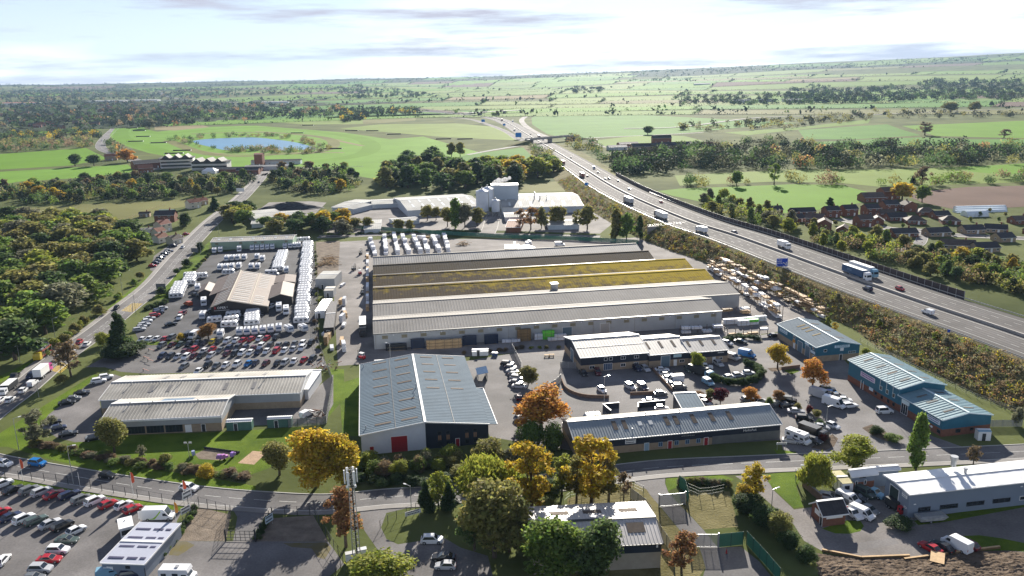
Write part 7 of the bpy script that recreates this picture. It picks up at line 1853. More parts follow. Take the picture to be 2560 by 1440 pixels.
def sign(k,x,y,w_,hh,z0,m,lab,rz=0.0,text=None,tm=None,ts=None,cat='sign'):
 r = empty('sign',W(k,x,y),rz)
 for s_ in (-.4,.4): mb = MB(); mb.tube((s_ * w_,0,0),(s_ * w_,0,z0 + hh),.05,.05,5); mb.build('post',galv,r)
 mb = MB(); mb.box(-w_ / 2,w_ / 2,-.1,-.05,z0,z0 + hh); b = mb.build('board',m,r)
 if text == '?': print_lines(b,w_,hh,tm or clad_navy,-.115,3,2,-w_ / 2).location = (0,0,z0)
 tag(r,lab,cat)
 return r
sign('2',165,435,2.4,1.9,1.2,white,'white sale board on the corner by the flags',R_(60),'?')
sign('2',140,610,2.4,1.5,.8,white,'white board on the hedge of the sales lot',R_(60),'?')
sign('2',1295,745,2.2,1.6,.9,mat('ice_board',(.5,.62,.68),.5,.05,1),'pale blue board beside the gateway',R_(62),'?')
sign('H',545,1010,3.6,1.0,.9,white,'long white board on posts by the drive',R_(28),'?')
sign('I',752,505,2.6,.55,1.6,white,'white estate name board at the terrace corner',R_(3),'?')
sign('I',858,735,1.8,2.2,.6,mat('slate_board',(.2,.27,.3),.5,.05,1),'slate-coloured board on the lawn by the willow',R_(75),'?')
sign('D',1200,490,4.5,2.6,.3,mat('grey_hoarding',(.15,.16,.17),.6,.1,.6),'grey hoarding on the verge below the caravans',R_(-5))
sign('D',1452,215,4.0,2.4,.3,MATS['grey_hoarding'],'grey hoarding on the verge by the round bush',R_(-5))
sign('A',1790,990,7,3.0,1.2,white,'white sign at the edge of the wood by the main road',R_(-5))
sp = W('F',750,405,2.0); r = empty('motorway_sign',(sp.x,sp.y,0),R_(6))
sgn = mat('motorway_blue',(.006,.05,.42),.5,0)
w_,hh,z0 = 5.3,3.9,7.4
for x in (-1.9,0,1.9): mb = MB(); mb.tube((x,0,0),(x,0,z0 + hh),.11,.11,7); mb.build('post',galv,r)
mb = MB(); mb.box(-w_ / 2,w_ / 2,-.22,-.14,z0,z0 + hh); pl = mb.build('sign_plate',sgn,r)
mb = MB(); mb.box(-w_ / 2,w_ / 2,-.24,-.2,z0,z0 + .14); mb.box(-w_ / 2,w_ / 2,-.24,-.2,z0 + hh - .14,z0 + hh); mb.box(-w_ / 2,-w_ / 2 + .14,-.24,-.2,z0,z0 + hh); mb.box(w_ / 2 - .14,w_ / 2,-.24,-.2,z0,z0 + hh); mb.build('sign_border',white,r)
for t_,x,z,s_ in (('Catterick',-1.1,3.35,.5),('A6055',-1.2,2.5,.85),('(A6136)',-1.1,1.6,.85),('52',-2.0,.55,.6),('½m',.75,.55,.6)):
 lettering(t_,pl,(x,-.235,z0 + z),(math.pi / 2,0,0),s_,white,'lettering',.01)
mb = MB(); mb.box(1.75,2.05,-.245,-.225,z0 + .35,z0 + 2.1)
mb.add([(1.75,-.24,z0 + .7),(1.75,-.24,z0 + 1.15),(.55,-.24,z0 + 2.1),(.35,-.24,z0 + 1.8)],[(0,1,2,3),(3,2,1,0)]); mb.build('arrow_symbol',white,pl)
tag(r,'large blue motorway direction sign on the embankment','road sign')
p,a_ = on_mw('F',2030,812)
r = empty('marker_sign',p + Vector((-2.0,-1.0,-.6))); mb = MB(); mb.tube((0,0,-.4),(0,0,1.8),.05,.05,5); mb.build('post',galv,r); mb = MB(); mb.box(-.45,.45,-.06,0,1.2,2.2); mb.build('board',sgn,r); tag(r,'small blue marker sign on the motorway edge','road sign')
for k,x,y,w_,lab in (('B',1328,590,9,'blue direction sign beyond the overbridge'),('B',1065,470,7,'blue direction sign on the far slip road'),('B',1222,495,5,'small blue sign beside the far carriageway'),('B',1858,935,3,'small blue sign above the works embankment')):
 p = W(k,x,y); r = empty('road_sign',p)
 if 'embankment' in lab: p,_ = on_mw(k,x,y); r.location = p + Vector((-2.5,0,-.8))
 for s_ in (-.3,.3): mb = MB(); mb.tube((s_ * w_,0,-.2),(s_ * w_,0,w_ * 1.0),.12,.12,5); mb.build('post',galv,r)
 mb = MB(); mb.box(-w_ / 2,w_ / 2,-.2,-.1,w_ * .35,w_ * 1.1); mb.build('board',mat('sign_blue',(.01,.2,.6),.5,0),r); tag(r,lab,'road sign')
p = W('H',128,1345); r = empty('telecom_mast',p,R_(15)); hh = hgt(p,956 + 640 / 2.976)
def mw_(z): return .75 - .3 * z / hh
legs = [(-1,-1),(1,-1),(1,1),(-1,1)]
for sx,sy in legs: mb = MB(); mb.tube((sx * mw_(0),sy * mw_(0),0),(sx * mw_(hh),sy * mw_(hh),hh),.07,.05,5); mb.build('leg',galv,r)
nb = 16
for i in range(nb):
 z0_,z1_ = hh * i / nb,hh * (i + 1) / nb; mb = MB()
 for j in range(4):
  a,b = legs[j],legs[(j + 1) % 4]
  mb.tube((a[0] * mw_(z0_),a[1] * mw_(z0_),z0_),(b[0] * mw_(z1_),b[1] * mw_(z1_),z1_),.03,.03,4,cap=False)
  mb.tube((a[0] * mw_(z1_),a[1] * mw_(z1_),z1_),(b[0] * mw_(z1_),b[1] * mw_(z1_),z1_),.03,.03,4,cap=False)
 mb.build('bracing',galv,r)
mb = MB(); mb.tube((.1,-.1,0),(.1,-.1,hh),.16,.12,6); mb.build('cable_run',darkm,r)
for k in range(6):
 a = k * math.pi / 3; mb = MB(); mb.obox((1.15 * math.cos(a),1.15 * math.sin(a),hh - 2.9),(.22,.4,2.7),a); mb.build('antenna',white,r)
 mb = MB(); mb.tube((mw_(hh) * math.cos(a),mw_(hh) * math.sin(a),hh - 1.5),(1.15 * math.cos(a),1.15 * math.sin(a),hh - 1.5),.04,.04,4); mb.build('bracket',galv,r)
for a,z in ((.5,hh - 4),(3.4,hh - 3.6)): mb = MB(); mb.tube((.7 * math.cos(a),.7 * math.sin(a),z),(1.0 * math.cos(a),1.0 * math.sin(a),z),.3,.25,10); mb.build('dish',white,r)
tag(r,'tall grey lattice telecom mast with white panel antennas','mast')
for i,(x,y,lab) in enumerate(((80,1330,'large pale equipment cabinet left of the mast foot'),(165,1300,'smaller pale equipment cabinet right of the mast foot'))):
 r = empty('equipment_cabinet',W('H',x,y),R_(18)); mb = MB(); mb.box(-.9,.9,-.5,.5,.1,1.8); mb.build('body',white,r); mb = MB(); mb.box(-.95,.95,-.55,.55,1.8,1.9); mb.build('lid',galv,r); mb = MB(); mb.box(-.8,.0,-.53,-.5,.2,1.7); mb.build('door',white,r); tag(r,lab,'cabinet')
for i,(x,y) in enumerate(((245,475),(185,575),(235,610),(175,735))):
 r = empty('bollard_pole',W('8',x - 30,y + 25),R_(-35)); mb = MB(); mb.tube((0,0,0),(0,0,.9),.12,.12,6); mb.build('post',darkm,r); mb = MB(); mb.box(-.05,3.4,-.07,.07,.85,.97); mb.build('boom',mat('salmon_paint',(.65,.35,.28),.6,.1,2),r); tag(r,'pale pink lifting barrier at the lot entrance, %s from the back' % ORD[i],'barrier','entrance barriers')
r = empty('traffic_cone',W('3',1073,1160)); mb = MB(); mb.box(-.25,.25,-.25,.25,0,.06); mb.build('base',darkm,r); mb = MB(); mb.tube((0,0,.06),(0,0,.95),.2,.05,8); mb.build('cone',PC['red'],r); tag(r,'red cone on the dark compound drive','cone')
for i,(x,y,c) in enumerate(((1640,575,(.4,.2,.5)),(1670,572,(.5,.2,.5)),(1735,555,(.35,.2,.55)),(1440,545,(.3,.35,.5)))):
 r = empty('play_rider',W('G',x,y),R_(40 * i)); mb = MB(); prof_body(mb,[(.9,.4),(.9,.9),(.3,1.0),(.2,1.4),(-.6,1.4),(-.9,.9),(-.9,.4)],.4,1.4,.1); mb.build('body',mat('toy_%d' % i,c,.4,0),r)
 mb = MB(); mb.box(-.15,.15,-.15,.15,0,.4); mb.build('base',darkm,r); tag(r,'small lilac play rider on the gravel patch, %s' % ORD[i],'play equipment')
for i in range(12):
 r = empty('edging_log',W('G',1530 + i * 22,492 + i * 3)); mb = MB(); mb.tube((-.4,0,.25),(.4,0,.25),.25,.25,8); mb.build('log',darkm,r); tag(r,'dark tyre-like log edging the gravel play patch','edging','edging of the gravel play patch')
for a,b,lab in (((1190,1192),(1930,1095),'long squared timber laid along the earth bank'),((250,1085),(700,1172),'curved timber edge of the concrete yard, left length'),((700,1172),(1250,1150),'timber edge of the concrete yard, middle length'),((1930,1095),(2280,1050),'timber edge by the grass patch')):
 A_,B_ = W('4',*a),W('4',*b); d = B_ - A_
 r = empty('edging_timber',A_,math.atan2(d.y,d.x)); mb = MB(); mb.box(0,d.length,-.2,.2,.0,.45); mb.build('beam',MATS['brown_timber'],r); mb = MB(); mb.box(0,d.length,-.21,.21,.45,.47); mb.build('cap_board',timber,r); tag(r,lab,'timber')
r = empty('plywood_sheet',W('4',1565,1205) + Vector((0,0,.9)),R_(-30)); mb = MB(); mb.box(-1.2,1.2,-2.0,2.0,0,.06); mb.build('panel',timber,r); mb = MB(); mb.box(-1.2,1.2,-.1,.1,-.12,0); mb.build('batten',timber,r); tag(r,'pale plywood sheet bridging the earth bank','board')
r = empty('boat_trailer',W('4',1490,740),R_(6)); mb = MB(); prof_body(mb,[(3.1,1.3),(2.2,.6),(-2.8,.5),(-3.0,1.2)],.95,1.4,-.3); mb.build('hull',mat('aged_hull',(.4,.4,.38),.6,.3,1),r); mb = MB(); mb.box(-2.6,2.4,-.7,.7,1.2,1.5); mb.build('cover',galv,r)
for s_ in (-1,1): put('wheel',wheel_proto(.3,.2),r,(-.5,s_ * .9,.3))
tag(r,'covered pale boat on a trailer along the grey unit wall','boat trailer')
# ================================================================== trees, shrubs and hedges
LEAF = {}
for n_,c1,c2 in (('green',(.11,.18,.03),(.2,.28,.06)),('dark',(.035,.07,.022),(.085,.13,.04)),('olive',(.18,.18,.05),(.29,.27,.085)),('lime',(.21,.26,.035),(.34,.36,.06)),
                   ('gold',(.38,.27,.025),(.58,.44,.05)),('orange',(.5,.25,.05),(.68,.38,.08)),('rust',(.28,.15,.06),(.4,.23,.1)),('purple',(.09,.016,.024),(.16,.035,.04)),
                   ('brown',(.17,.125,.07),(.27,.2,.115)),('grey',(.16,.16,.095),(.26,.26,.16)),('deep',(.06,.11,.035),(.125,.18,.06))):
 LEAF[n_] = mat('leaf_' + n_,c1,.75,.12,.9,spec=.2,col2=c2,rnd=.12,trans=.5,detail=3,isl=.32)
LEAF['pine'] = mat('leaf_pine',(.018,.032,.018),.8,.12,.9,spec=.1,col2=(.04,.06,.03),rnd=.1,trans=.15,detail=3,isl=.25)
LEAF['moor'] = mat('leaf_moor',(.04,.046,.022),.8,.12,.9,spec=.1,col2=(.075,.075,.035),rnd=.1,trans=.15,detail=3,isl=.25)
def leaf_arrays(blobs,n,leaf,rg,droop=0.0,fill=.35):
 """many small leaf clumps spread through a set of lobes: returns vertices"""
 w_ = np.array([b[3] * b[4] for b in blobs]); w_ = w_ / w_.sum()
 bi = rg.choice(len(blobs),n,p=w_); B = np.array(blobs)[bi]
 d = rg.normal(size=(n,3)); d /= np.linalg.norm(d,axis=1)[:,None]
 rr = (1 - fill * rg.random(n) ** 1.5)[:,None]
 c = B[:,:3] + d * rr * np.stack([B[:,3],B[:,3],B[:,4]],1) + rg.normal(scale=.16,size=(n,3)) * B[:,3:4]
 nrm = d + rg.normal(scale=.7,size=(n,3)); nrm /= np.linalg.norm(nrm,axis=1)[:,None]
 t = np.cross(nrm,rg.normal(size=(n,3))); t /= np.linalg.norm(t,axis=1)[:,None] + 1e-9
 if droop: t = t * .35 + np.array([0,0,-1.0]) * droop; t /= np.linalg.norm(t,axis=1)[:,None]
 b = np.cross(nrm,t)
 s = (leaf * (.6 + .8 * rg.random(n)))[:,None]
 st = s * (1 + 1.6 * droop); sb = s * (1 - .45 * droop)
 return np.stack([c - t * st,c + b * sb * .8 + t * st * .1,c + t * st,c - b * sb * .8 - t * st * .1],1).reshape(-1,3)
def quads_mesh(name,v,mats,mi=None):
 me = bpy.data.meshes.new(name); nq = len(v) // 4
 me.vertices.add(len(v)); me.vertices.foreach_set('co',v.astype(np.float32).ravel())
 me.loops.add(nq * 4); me.loops.foreach_set('vertex_index',np.arange(nq * 4,dtype=np.int32))
 me.polygons.add(nq); me.polygons.foreach_set('loop_start',np.arange(0,nq * 4,4,dtype=np.int32))
 for m in mats: me.materials.append(m)
 if mi is not None: me.polygons.foreach_set('material_index',mi.astype(np.int32))
 me.update(calc_edges=True)
 return me
def tree_proto(kind,seed,n,leaf):
 rg = np.random.default_rng(seed); rd = random.Random(seed); blobs = []
 if kind == 'round':
  for i in range(24):
   a = rd.uniform(0,6.28); q = rd.uniform(.3,2.6); z = rd.uniform(2.7,8.4); q *= 1 - max(0,z - 6) * .2
   r = rd.uniform(.75,1.4); blobs.append((q * math.cos(a),q * math.sin(a),z,r,r * .85))
  blobs.append((0,0,6,1.8,2.6))
 elif kind == 'tall':
  for i in range(26):
   z = 1.6 + 7.8 * i / 25; a = rd.uniform(0,6.28); q = rd.uniform(.3,2.2) * (1 - abs(z - 4.2) / 7)
   blobs.append((q * math.cos(a),q * math.sin(a),z,rd.uniform(.6,1.1),rd.uniform(.8,1.3)))
 elif kind == 'sparse':
  for i in range(44):
   a = rd.uniform(0,6.28); z = rd.uniform(2.4,9.5); q = rd.uniform(.3,3.1) * (1 - abs(z - 5.6) / 7)
   r = rd.uniform(.35,.85); blobs.append((q * math.cos(a),q * math.sin(a),z,r,r))
 elif kind == 'conifer':
  for i in range(16):
   z = 1 + 8.6 * i / 16; q = 2.2 * (1 - z / 10.5); a = rd.uniform(0,6.28)
   blobs.append((q * .6 * math.cos(a),q * .6 * math.sin(a),z,q * .9 + .25,.9))
 elif kind == 'willow':
  for i in range(12):
   a = rd.uniform(0,6.28); q = rd.uniform(.8,2.4); blobs.append((q * math.cos(a),q * math.sin(a),rd.uniform(4.0,7.6) - q * .5,1.2,2.0))
  blobs.append((0,0,7.4,2.0,1.9))
 elif kind == 'bush':
  for i in range(12):
   a = rd.uniform(0,6.28); q = rd.uniform(0,2.4); blobs.append((q * math.cos(a),q * math.sin(a),rd.uniform(2,7.4 - q * 1.2),rd.uniform(1.2,1.8),rd.uniform(1.6,2.6)))
 cm = quads_mesh('crown',leaf_arrays(blobs,n,leaf,rg,.75 if kind == 'willow' else 0.0,.75 if kind == 'sparse' else .4),[LEAF['green']])
 mb = MB(); th = {'bush': 3,'conifer': 9,'tall': 8.5}.get(kind,6.5); tr = .1 if kind == 'bush' else .24
 mb.tube((0,0,-.2),(.1,.05,th * .45),tr,tr * .75,6,cap=False); mb.tube((.1,.05,th * .45),(0,0,th),tr * .75,tr * .25,6)
 for i in range(10 if kind == 'sparse' else 6):
  b = blobs[i % len(blobs)]; z = th * rd.uniform(.3,.6); mb.tube((.08,.04,z),(b[0],b[1],b[2] + b[4] * .4),tr * .45,tr * .08,4)
  if kind == 'sparse':
   for _ in range(4): mb.tube((b[0] * .6,b[1] * .6,z + (b[2] - z) * .6),(b[0] + rd.uniform(-1,1),b[1] + rd.uniform(-1,1),b[2] + rd.uniform(.3,1.4)),tr * .18,tr * .04,3,cap=False)
 return [('trunk',mb.mesh('trunk',bark),(0,0,0),None),('crown',cm,(0,0,0),None)]
TP = {}
for k_ in ('round','tall','sparse','conifer','willow','bush'):
 TP[k_] = [tree_proto(k_,5 + i,2000 if k_ != 'sparse' else 1300,.36 if k_ != 'sparse' else .26) for i in range(3)]
 TP[k_ + '_n'] = [tree_proto(k_,31 + i,{'sparse': 3800}.get(k_,7500),.19 if k_ != 'conifer' else .22) for i in range(2)]
trd = random.Random(9)
def tree(p,hh,wd,kind,colr,label,group=None,cat=None):
 pr = trd.choice(TP[kind]); b = kind.startswith('bush')
 return spawn(pr,'shrub' if b else 'tree',p,trd.uniform(0,6.28),{'crown': LEAF[colr]},(wd / 7,wd / 7,hh / 10),label,cat or ('shrub' if b else 'tree'),group)
def T(k,x,y,top,wpx,kind,colr,label,group=None):
 """a tree by its foot, its top row and its width in the picture"""
 p = W(k,x,y); hh = hgt(p,QR[k][1] + top / QR[k][2])
 z = (Vector((p.x,p.y,-CAM_H)) @ (CM @ Vector((0,0,-1))))
 return tree(p,hh * 1.03,wpx * (1.18 if kind.endswith('_n') else 1.1) / QR[k][2] / FPX * z,kind,colr,label,group)
for a in (('H',1150,1300,725,500,'round_n','olive','largest olive and russet tree in the centre foreground'),('H',1060,880,560,470,'willow_n','lime','yellow-green weeping tree behind the big foreground tree'),('H',735,940,675,200,'sparse_n','lime','small thin yellow-green tree beside the drive'),
          ('H',640,955,740,150,'conifer_n','dark','dark evergreen left of the thin yellow-green tree'),('H',815,950,750,150,'conifer_n','dark','dark evergreen right of the thin yellow-green tree'),('H',1425,970,460,420,'sparse_n','gold','tall gold-crowned tree by the estate road'),('H',1400,900,700,230,'sparse_n','lime','lower yellow-green tree under the gold crown'),
          ('H',1870,905,425,430,'sparse_n','gold','spreading gold and grey tree in front of the terrace'),('H',1650,840,560,240,'sparse_n','lime','yellowing tree between the two gold trees'),('H',1110,650,415,270,'round_n','olive','russet-green round tree at the corner of the red-door unit'),('H',1500,370,35,400,'round_n','orange','bright orange tree beside the visitor car park'),
          ('H',1420,470,245,200,'bush_n','green','green shrub tree below the orange tree, left'),('H',1590,480,265,200,'bush_n','green','green shrub tree below the orange tree, right'),('G',2360,770,335,400,'round_n','gold','large golden tree left of the red-door unit'),('G',2560,780,400,300,'round_n','gold','second golden tree touching the first'),('G',2080,690,430,240,'round_n','olive','dark olive tree beside the golden trees'),
          ('G',852,520,245,230,'round_n','olive','round green tree at the corner of the play building'),('G',280,455,225,260,'sparse_n','grey','pale thin tree at the left corner verge'),('H',45,1225,790,320,'sparse_n','rust','thin russet tree behind the telecom mast'),('H',290,1560,1290,480,'round_n','lime','yellow-green tree cut by the bottom edge below the mast'),
          ('H',1580,1520,1010,480,'round_n','green','bright green tree in front of the workshop'),('H',1920,1530,1005,380,'round_n','deep','dark green tree in front of the workshop'),('3',515,1400,915,460,'sparse_n','rust','rusty thin tree beside the front mesh gate'),('3',1405,500,55,400,'sparse_n','gold','gold thin tree beside the concrete lane'),
          ('3',1320,660,390,380,'bush_n','dark','dense dark thicket under the gold thin tree'),('3',1280,480,270,250,'bush_n','gold','golden bush under the gold thin tree'),('3',1560,830,520,360,'bush_n','dark','dark thicket along the lane, upper'),('3',1720,950,580,300,'bush_n','olive','grey-olive thicket along the lane, middle'),('3',1860,1110,830,260,'bush_n','dark','dark thicket along the lane beside the grey roof'),('3',2080,1270,1020,260,'bush_n','deep','glossy dark bush at the lower end of the lane'),
          ('I',1755,660,255,190,'tall_n','green','tall slim birch behind the white-roofed unit'),('I',1290,640,400,300,'round_n','lime','round yellow-green tree at the road junction'),('I',1000,800,530,250,'willow_n','lime','lime willow beside the brick wall'),('F',725,1075,885,165,'round_n','gold','yellow tree in the estate yard'),('F',985,1215,990,190,'round_n','orange','orange tree before the tall teal unit'),('F',122,1090,950,105,'round_n','lime','small lime tree in front of the buff units'),
          ('5',1720,560,415,130,'round_n','olive','small olive tree behind the terrace'),('5',1830,600,395,160,'round_n','purple','purple-leaved tree behind the terrace'),('5',2175,580,395,190,'round_n','orange','orange and green tree behind the terrace ridge'),('5',1570,520,430,150,'bush_n','rust','thin reddish shrub left of the olive tree'),('6',345,310,155,110,'bush_n','green','clipped round green bush beside the terrace gable'),('6',472,260,80,165,'round_n','rust','small pinkish tree beside the clipped bush'),
          ('6',750,350,245,110,'bush_n','olive','clipped bush beside the black off-road car'),('6',900,400,270,110,'bush_n','purple','maroon shrub at the kerb, upper'),('6',1020,460,335,130,'bush_n','olive','olive shrub at the kerb below the maroon one'),('6',1050,585,470,130,'bush_n','deep','dark clipped shrub at the kerb'),('6',1030,680,580,110,'bush_n','lime','round lime shrub on the corner bed'),('6',1130,720,640,110,'bush_n','gold','yellow shrub on the corner bed'),('6',1095,800,665,130,'bush_n','purple','purple shrub on the corner bed'),('6',1830,690,560,200,'bush_n','dark','dark shrub on the kerb bed, larger'),('6',2050,790,680,230,'bush_n','green','low green shrub on the kerb bed'),
          ('E',1400,1200,1055,140,'round_n','olive','small yellowing tree in the visitor car park'),('D',905,965,660,220,'conifer_n','dark','dark conifer at the used car lot entrance'),('D',930,985,860,320,'bush_n','dark','dark skirt of shrubs under the conifer'),('D',760,905,785,120,'bush_n','lime','pale bush beside the dark conifer'),('D',530,1135,865,230,'sparse','brown','bare brown tree beside the queue'),('D',470,1195,1105,110,'bush','olive','small bush beside the bare tree'),
          ('7',520,1375,1165,220,'round_n','rust','round rust-coloured tree between caravans and used cars'),('8',630,365,250,120,'bush_n','gold','gold and green bush among the used cars'),('D',1490,205,125,75,'bush','dark','round dark bush on the verge, farthest'),('D',1395,315,250,75,'bush','dark','round dark bush on the verge, second'),('D',1320,378,322,70,'bush','dark','round dark bush on the verge, third'),('D',1205,530,460,80,'bush','dark','round dark bush on the verge, nearest'),('4',1120,800,680,300,'bush_n','dark','dark spreading bush at the corner of the grey unit'),('I',2180,620,470,130,'sparse','brown','bare young tree behind the white roof'),('I',2500,320,160,90,'bush','grey','pale bush at the end of the embankment'),
          ('t',1430,260,30,200,'tall','lime','yellow-green tree at the back of the farther teal unit'),('t',1620,420,190,260,'sparse','gold','thin yellowing tree behind the farther teal unit'),('b',360,170,40,180,'bush','lime','yellow bush between the teal units')):
 T(*a)
def shrubs(k,pts,n,hr,wr,cols,label,group,kind='bush',jit=1.2,seed=0,end='left'):
 rg = random.Random(seed + n); path = [W(k,*q) for q in pts]; seg = resample(path,.5)
 for i in range(n):
  q = seg[int((i + .5) / n * len(seg)) % len(seg)] + Vector((rg.uniform(-jit,jit),rg.uniform(-jit,jit),0))
  tree(q,rg.uniform(*hr),rg.uniform(*wr),kind,rg.choice(cols),'%s, %s from the %s' % (label,ORD[i],end),group)
shrubs('G',((230,455),(420,500),(870,590),(1300,640),(1850,715)),46,(1.0,2.2),(2.6,4.6),('brown','olive','brown','olive','grey','green'),'low brown-green shrub in the hedge between lawn and verge','hedge shrubs along the lawn','bush')
for a in (('H',930,700,600,200,'bush_n','olive','olive shrub left of the weeping tree'),('H',1290,830,640,260,'sparse_n','lime','airy yellow-green tree between weeping and gold trees'),('H',1560,860,700,190,'bush_n','deep','dark bush under the gold tree'),('H',1760,880,560,230,'sparse_n','olive','grey-olive airy tree left of the spreading gold tree'),('H',2000,880,560,230,'sparse_n','olive','airy olive tree right of the spreading gold tree'),('H',2110,870,680,150,'sparse','brown','bare brown sapling by the mesh fence'),('H',1260,1260,900,300,'round_n','olive','second olive tree behind the workshop corner'),('H',1000,1250,850,260,'round_n','deep','dark green tree left of the largest foreground tree'),('H',1260,640,500,170,'sparse_n','grey','grey airy tree beside the estate road')): T(*a)
T('G',1060,570,465,90,'sparse','grey','small pale sapling in the lawn hedge'); T('G',1230,620,515,110,'bush','olive','taller olive shrub in the lawn hedge'); T('G',1540,700,590,150,'bush_n','gold','yellow shrub in the lawn hedge')
shrubs('H',((130,640),(400,660),(700,640),(900,600)),20,(3.0,5.5),(4,6),('olive','brown','lime','green','grey'),'mixed autumn shrub in the thicket below the red-door unit','thicket below the red-door unit','bush_n',2.5)
shrubs('H',((130,740),(500,760),(850,740)),12,(1.5,2.5),(4,5),('dark','deep'),'dark ground shrub under the roadside thicket','dark roadside ground shrubs','bush',1.5)
shrubs('2',((280,520),(0,930),(-200,1200)),14,(1.0,1.8),(1.6,2.2),('deep','dark','green'),'ivy-like shrub on the sales lot fence','shrubs on the sales lot fence','bush',.4,end='back')
shrubs('2',((1300,650),(1120,940)),8,(1.4,2.2),(1.4,2),('dark','deep'),'dark shrub on the gateway railing','shrubs on the gateway railing','bush',.3,end='back')
shrubs('D',((1085,640),(1160,610),(1240,590)),9,(1.6,2.4),(3,4),('dark','deep'),'dark hedge shrub at the caravan yard entrance','entrance hedge shrubs','bush',.5)
shrubs('D',((1250,560),(1400,400),(1560,230)),16,(1.4,2.2),(2.5,4),('deep','green','olive'),'roadside hedge shrub beside the caravan yard','roadside hedge shrubs','bush',.5,end='front')
shrubs('D',((2350,200),(2365,600),(2345,840),(2410,1030)),18,(1.0,2.0),(1.5,2.6),('olive','brown','lime'),'weedy shrub on the fence beside the caravans','weedy shrubs by the caravan fence','bush',.5,end='back')
shrubs('F',((600,870),(470,850),(340,860)),8,(1.5,2.4),(3,4),('dark','deep'),'dark shrub behind the buff units','dark shrubs behind the buff units','bush',.8,end='right')
shrubs('E',((900,970),(1200,950),(1300,930),(1640,920)),12,(.8,1.6),(2,3),('brown','olive','lime'),'weedy shrub on the bank between the yards','weedy shrubs between the yards','bush',.8)
shrubs('5',((1760,330),(1900,375),(2080,385),(2230,350),(2300,270),(2230,190),(2110,150)),34,(2.6,3.2),(2.6,3.2),('deep','dark'),'dense clipped shrub in the curved dark hedge','curved dark hedge','bush_n',.2)
shrubs('3',((530,300),(800,310),(1110,330)),14,(1.6,2.6),(2,3),('brown','olive','grey','deep'),'brown-green shrub at the back of the grass enclosure','shrubs behind the grass enclosure','bush_n',.5)
def wood(k,poly,n,hr,kinds,cols,label,group,seed=0,wf=(.7,.95),fill=True):
 rg = random.Random(seed * 31 + n); P_ = [W(k,*q) for q in poly]
 xs,ys = [p.x for p in P_],[p.y for p in P_]; got = []; tries = 0
 md = math.sqrt(abs(sum(P_[i].x * P_[i - 1].y - P_[i - 1].x * P_[i].y for i in range(len(P_)))) / 2 / n) * .72
 while len(got) < n and tries < n * 200:
  tries += 1
  x,y = rg.uniform(min(xs),max(xs)),rg.uniform(min(ys),max(ys))
  if inpoly(x,y,P_) and all((x - g[0]) ** 2 + (y - g[1]) ** 2 > md * md for g in got): got.append((x,y))
 got.sort(key=lambda g: g[0] / g[1])
 for i,(x,y) in enumerate(got):
  hh = rg.uniform(*hr); wd = hh * rg.uniform(*wf); c = rg.choice(cols)
  if fill: wd = max(wd,md * rg.uniform(1.5,1.9)); hh = max(hh,wd * .72)
  tree(Vector((x,y,0)),hh,wd,rg.choice(kinds),c,'%s-leaved %s, %s from the left' % ({'deep': 'deep green','dark': 'dark green'}.get(c,c),label,ORD[i]),group)
mixg = ('green','olive','deep','green','lime','dark')
mixa = ('olive','green','deep','olive','dark','brown','deep','grey','green','dark','gold')
wood('D',((0,1100),(-60,700),(-100,150),(500,-20),(760,40),(1000,90),(1130,180),(1010,330),(720,560),(560,720),(250,960)),62,(5,10),('round','bush','round'),('olive','green','olive','lime','olive','deep','green','olive','grey','green'),'tree in the thicket left of the main road','trees in the roadside thicket',1,(.8,1.2))
wood('D',((300,1000),(620,740),(900,560),(1060,400),(1100,330),(1180,240),(1020,440),(640,760),(380,980)),16,(3,5),('bush',),('olive','green','lime'),'shrub at the edge of the roadside verge','shrubs on the main road verge',2,(.9,1.3))
wood('A',((0,1080),(-100,980),(300,940),(640,905),(1000,890),(1500,890),(1880,880),(1900,910),(1700,1000),(1200,1040),(600,1070)),78,(7,11),('round','tall','round'),mixa + ('dark','deep'),'tall tree in the wood below the racecourse','trees in the wood below the racecourse',3,(1.0,1.4),False)
wood('A',((2000,870),(2100,820),(2560,810),(2700,900),(2600,980),(2350,1010),(2050,970)),32,(7,11),('round','tall','round'),mixa,'tree right of the main road by the racecourse','trees right of the main road',4,(1,1.35),False)
wood('B',((350,970),(330,860),(560,840),(1000,860),(1330,900),(1320,960),(900,975)),30,(12,16),('round','tall'),('dark','deep','green','olive'),'tree in the belt behind the silo works','trees behind the works',5)
wood('B',((850,850),(1000,830),(1600,800),(1620,870),(1350,900)),16,(9,12),('round',),('olive','lime','green','gold'),'tree between the works belt and the motorway','trees between works and motorway',6)
wood('B',((400,840),(560,770),(760,770),(740,820),(600,850)),8,(12,17),('round',),('deep','green','dark'),'tall tree above the works belt','tall trees above the works belt',7)
for x,y,t_ in ((830,720,610),(895,720,600)): T('B',x,y,t_,80,'round','olive','tall tree by the bridge lane, %s of the pair' % ('left' if x < 850 else 'right'))
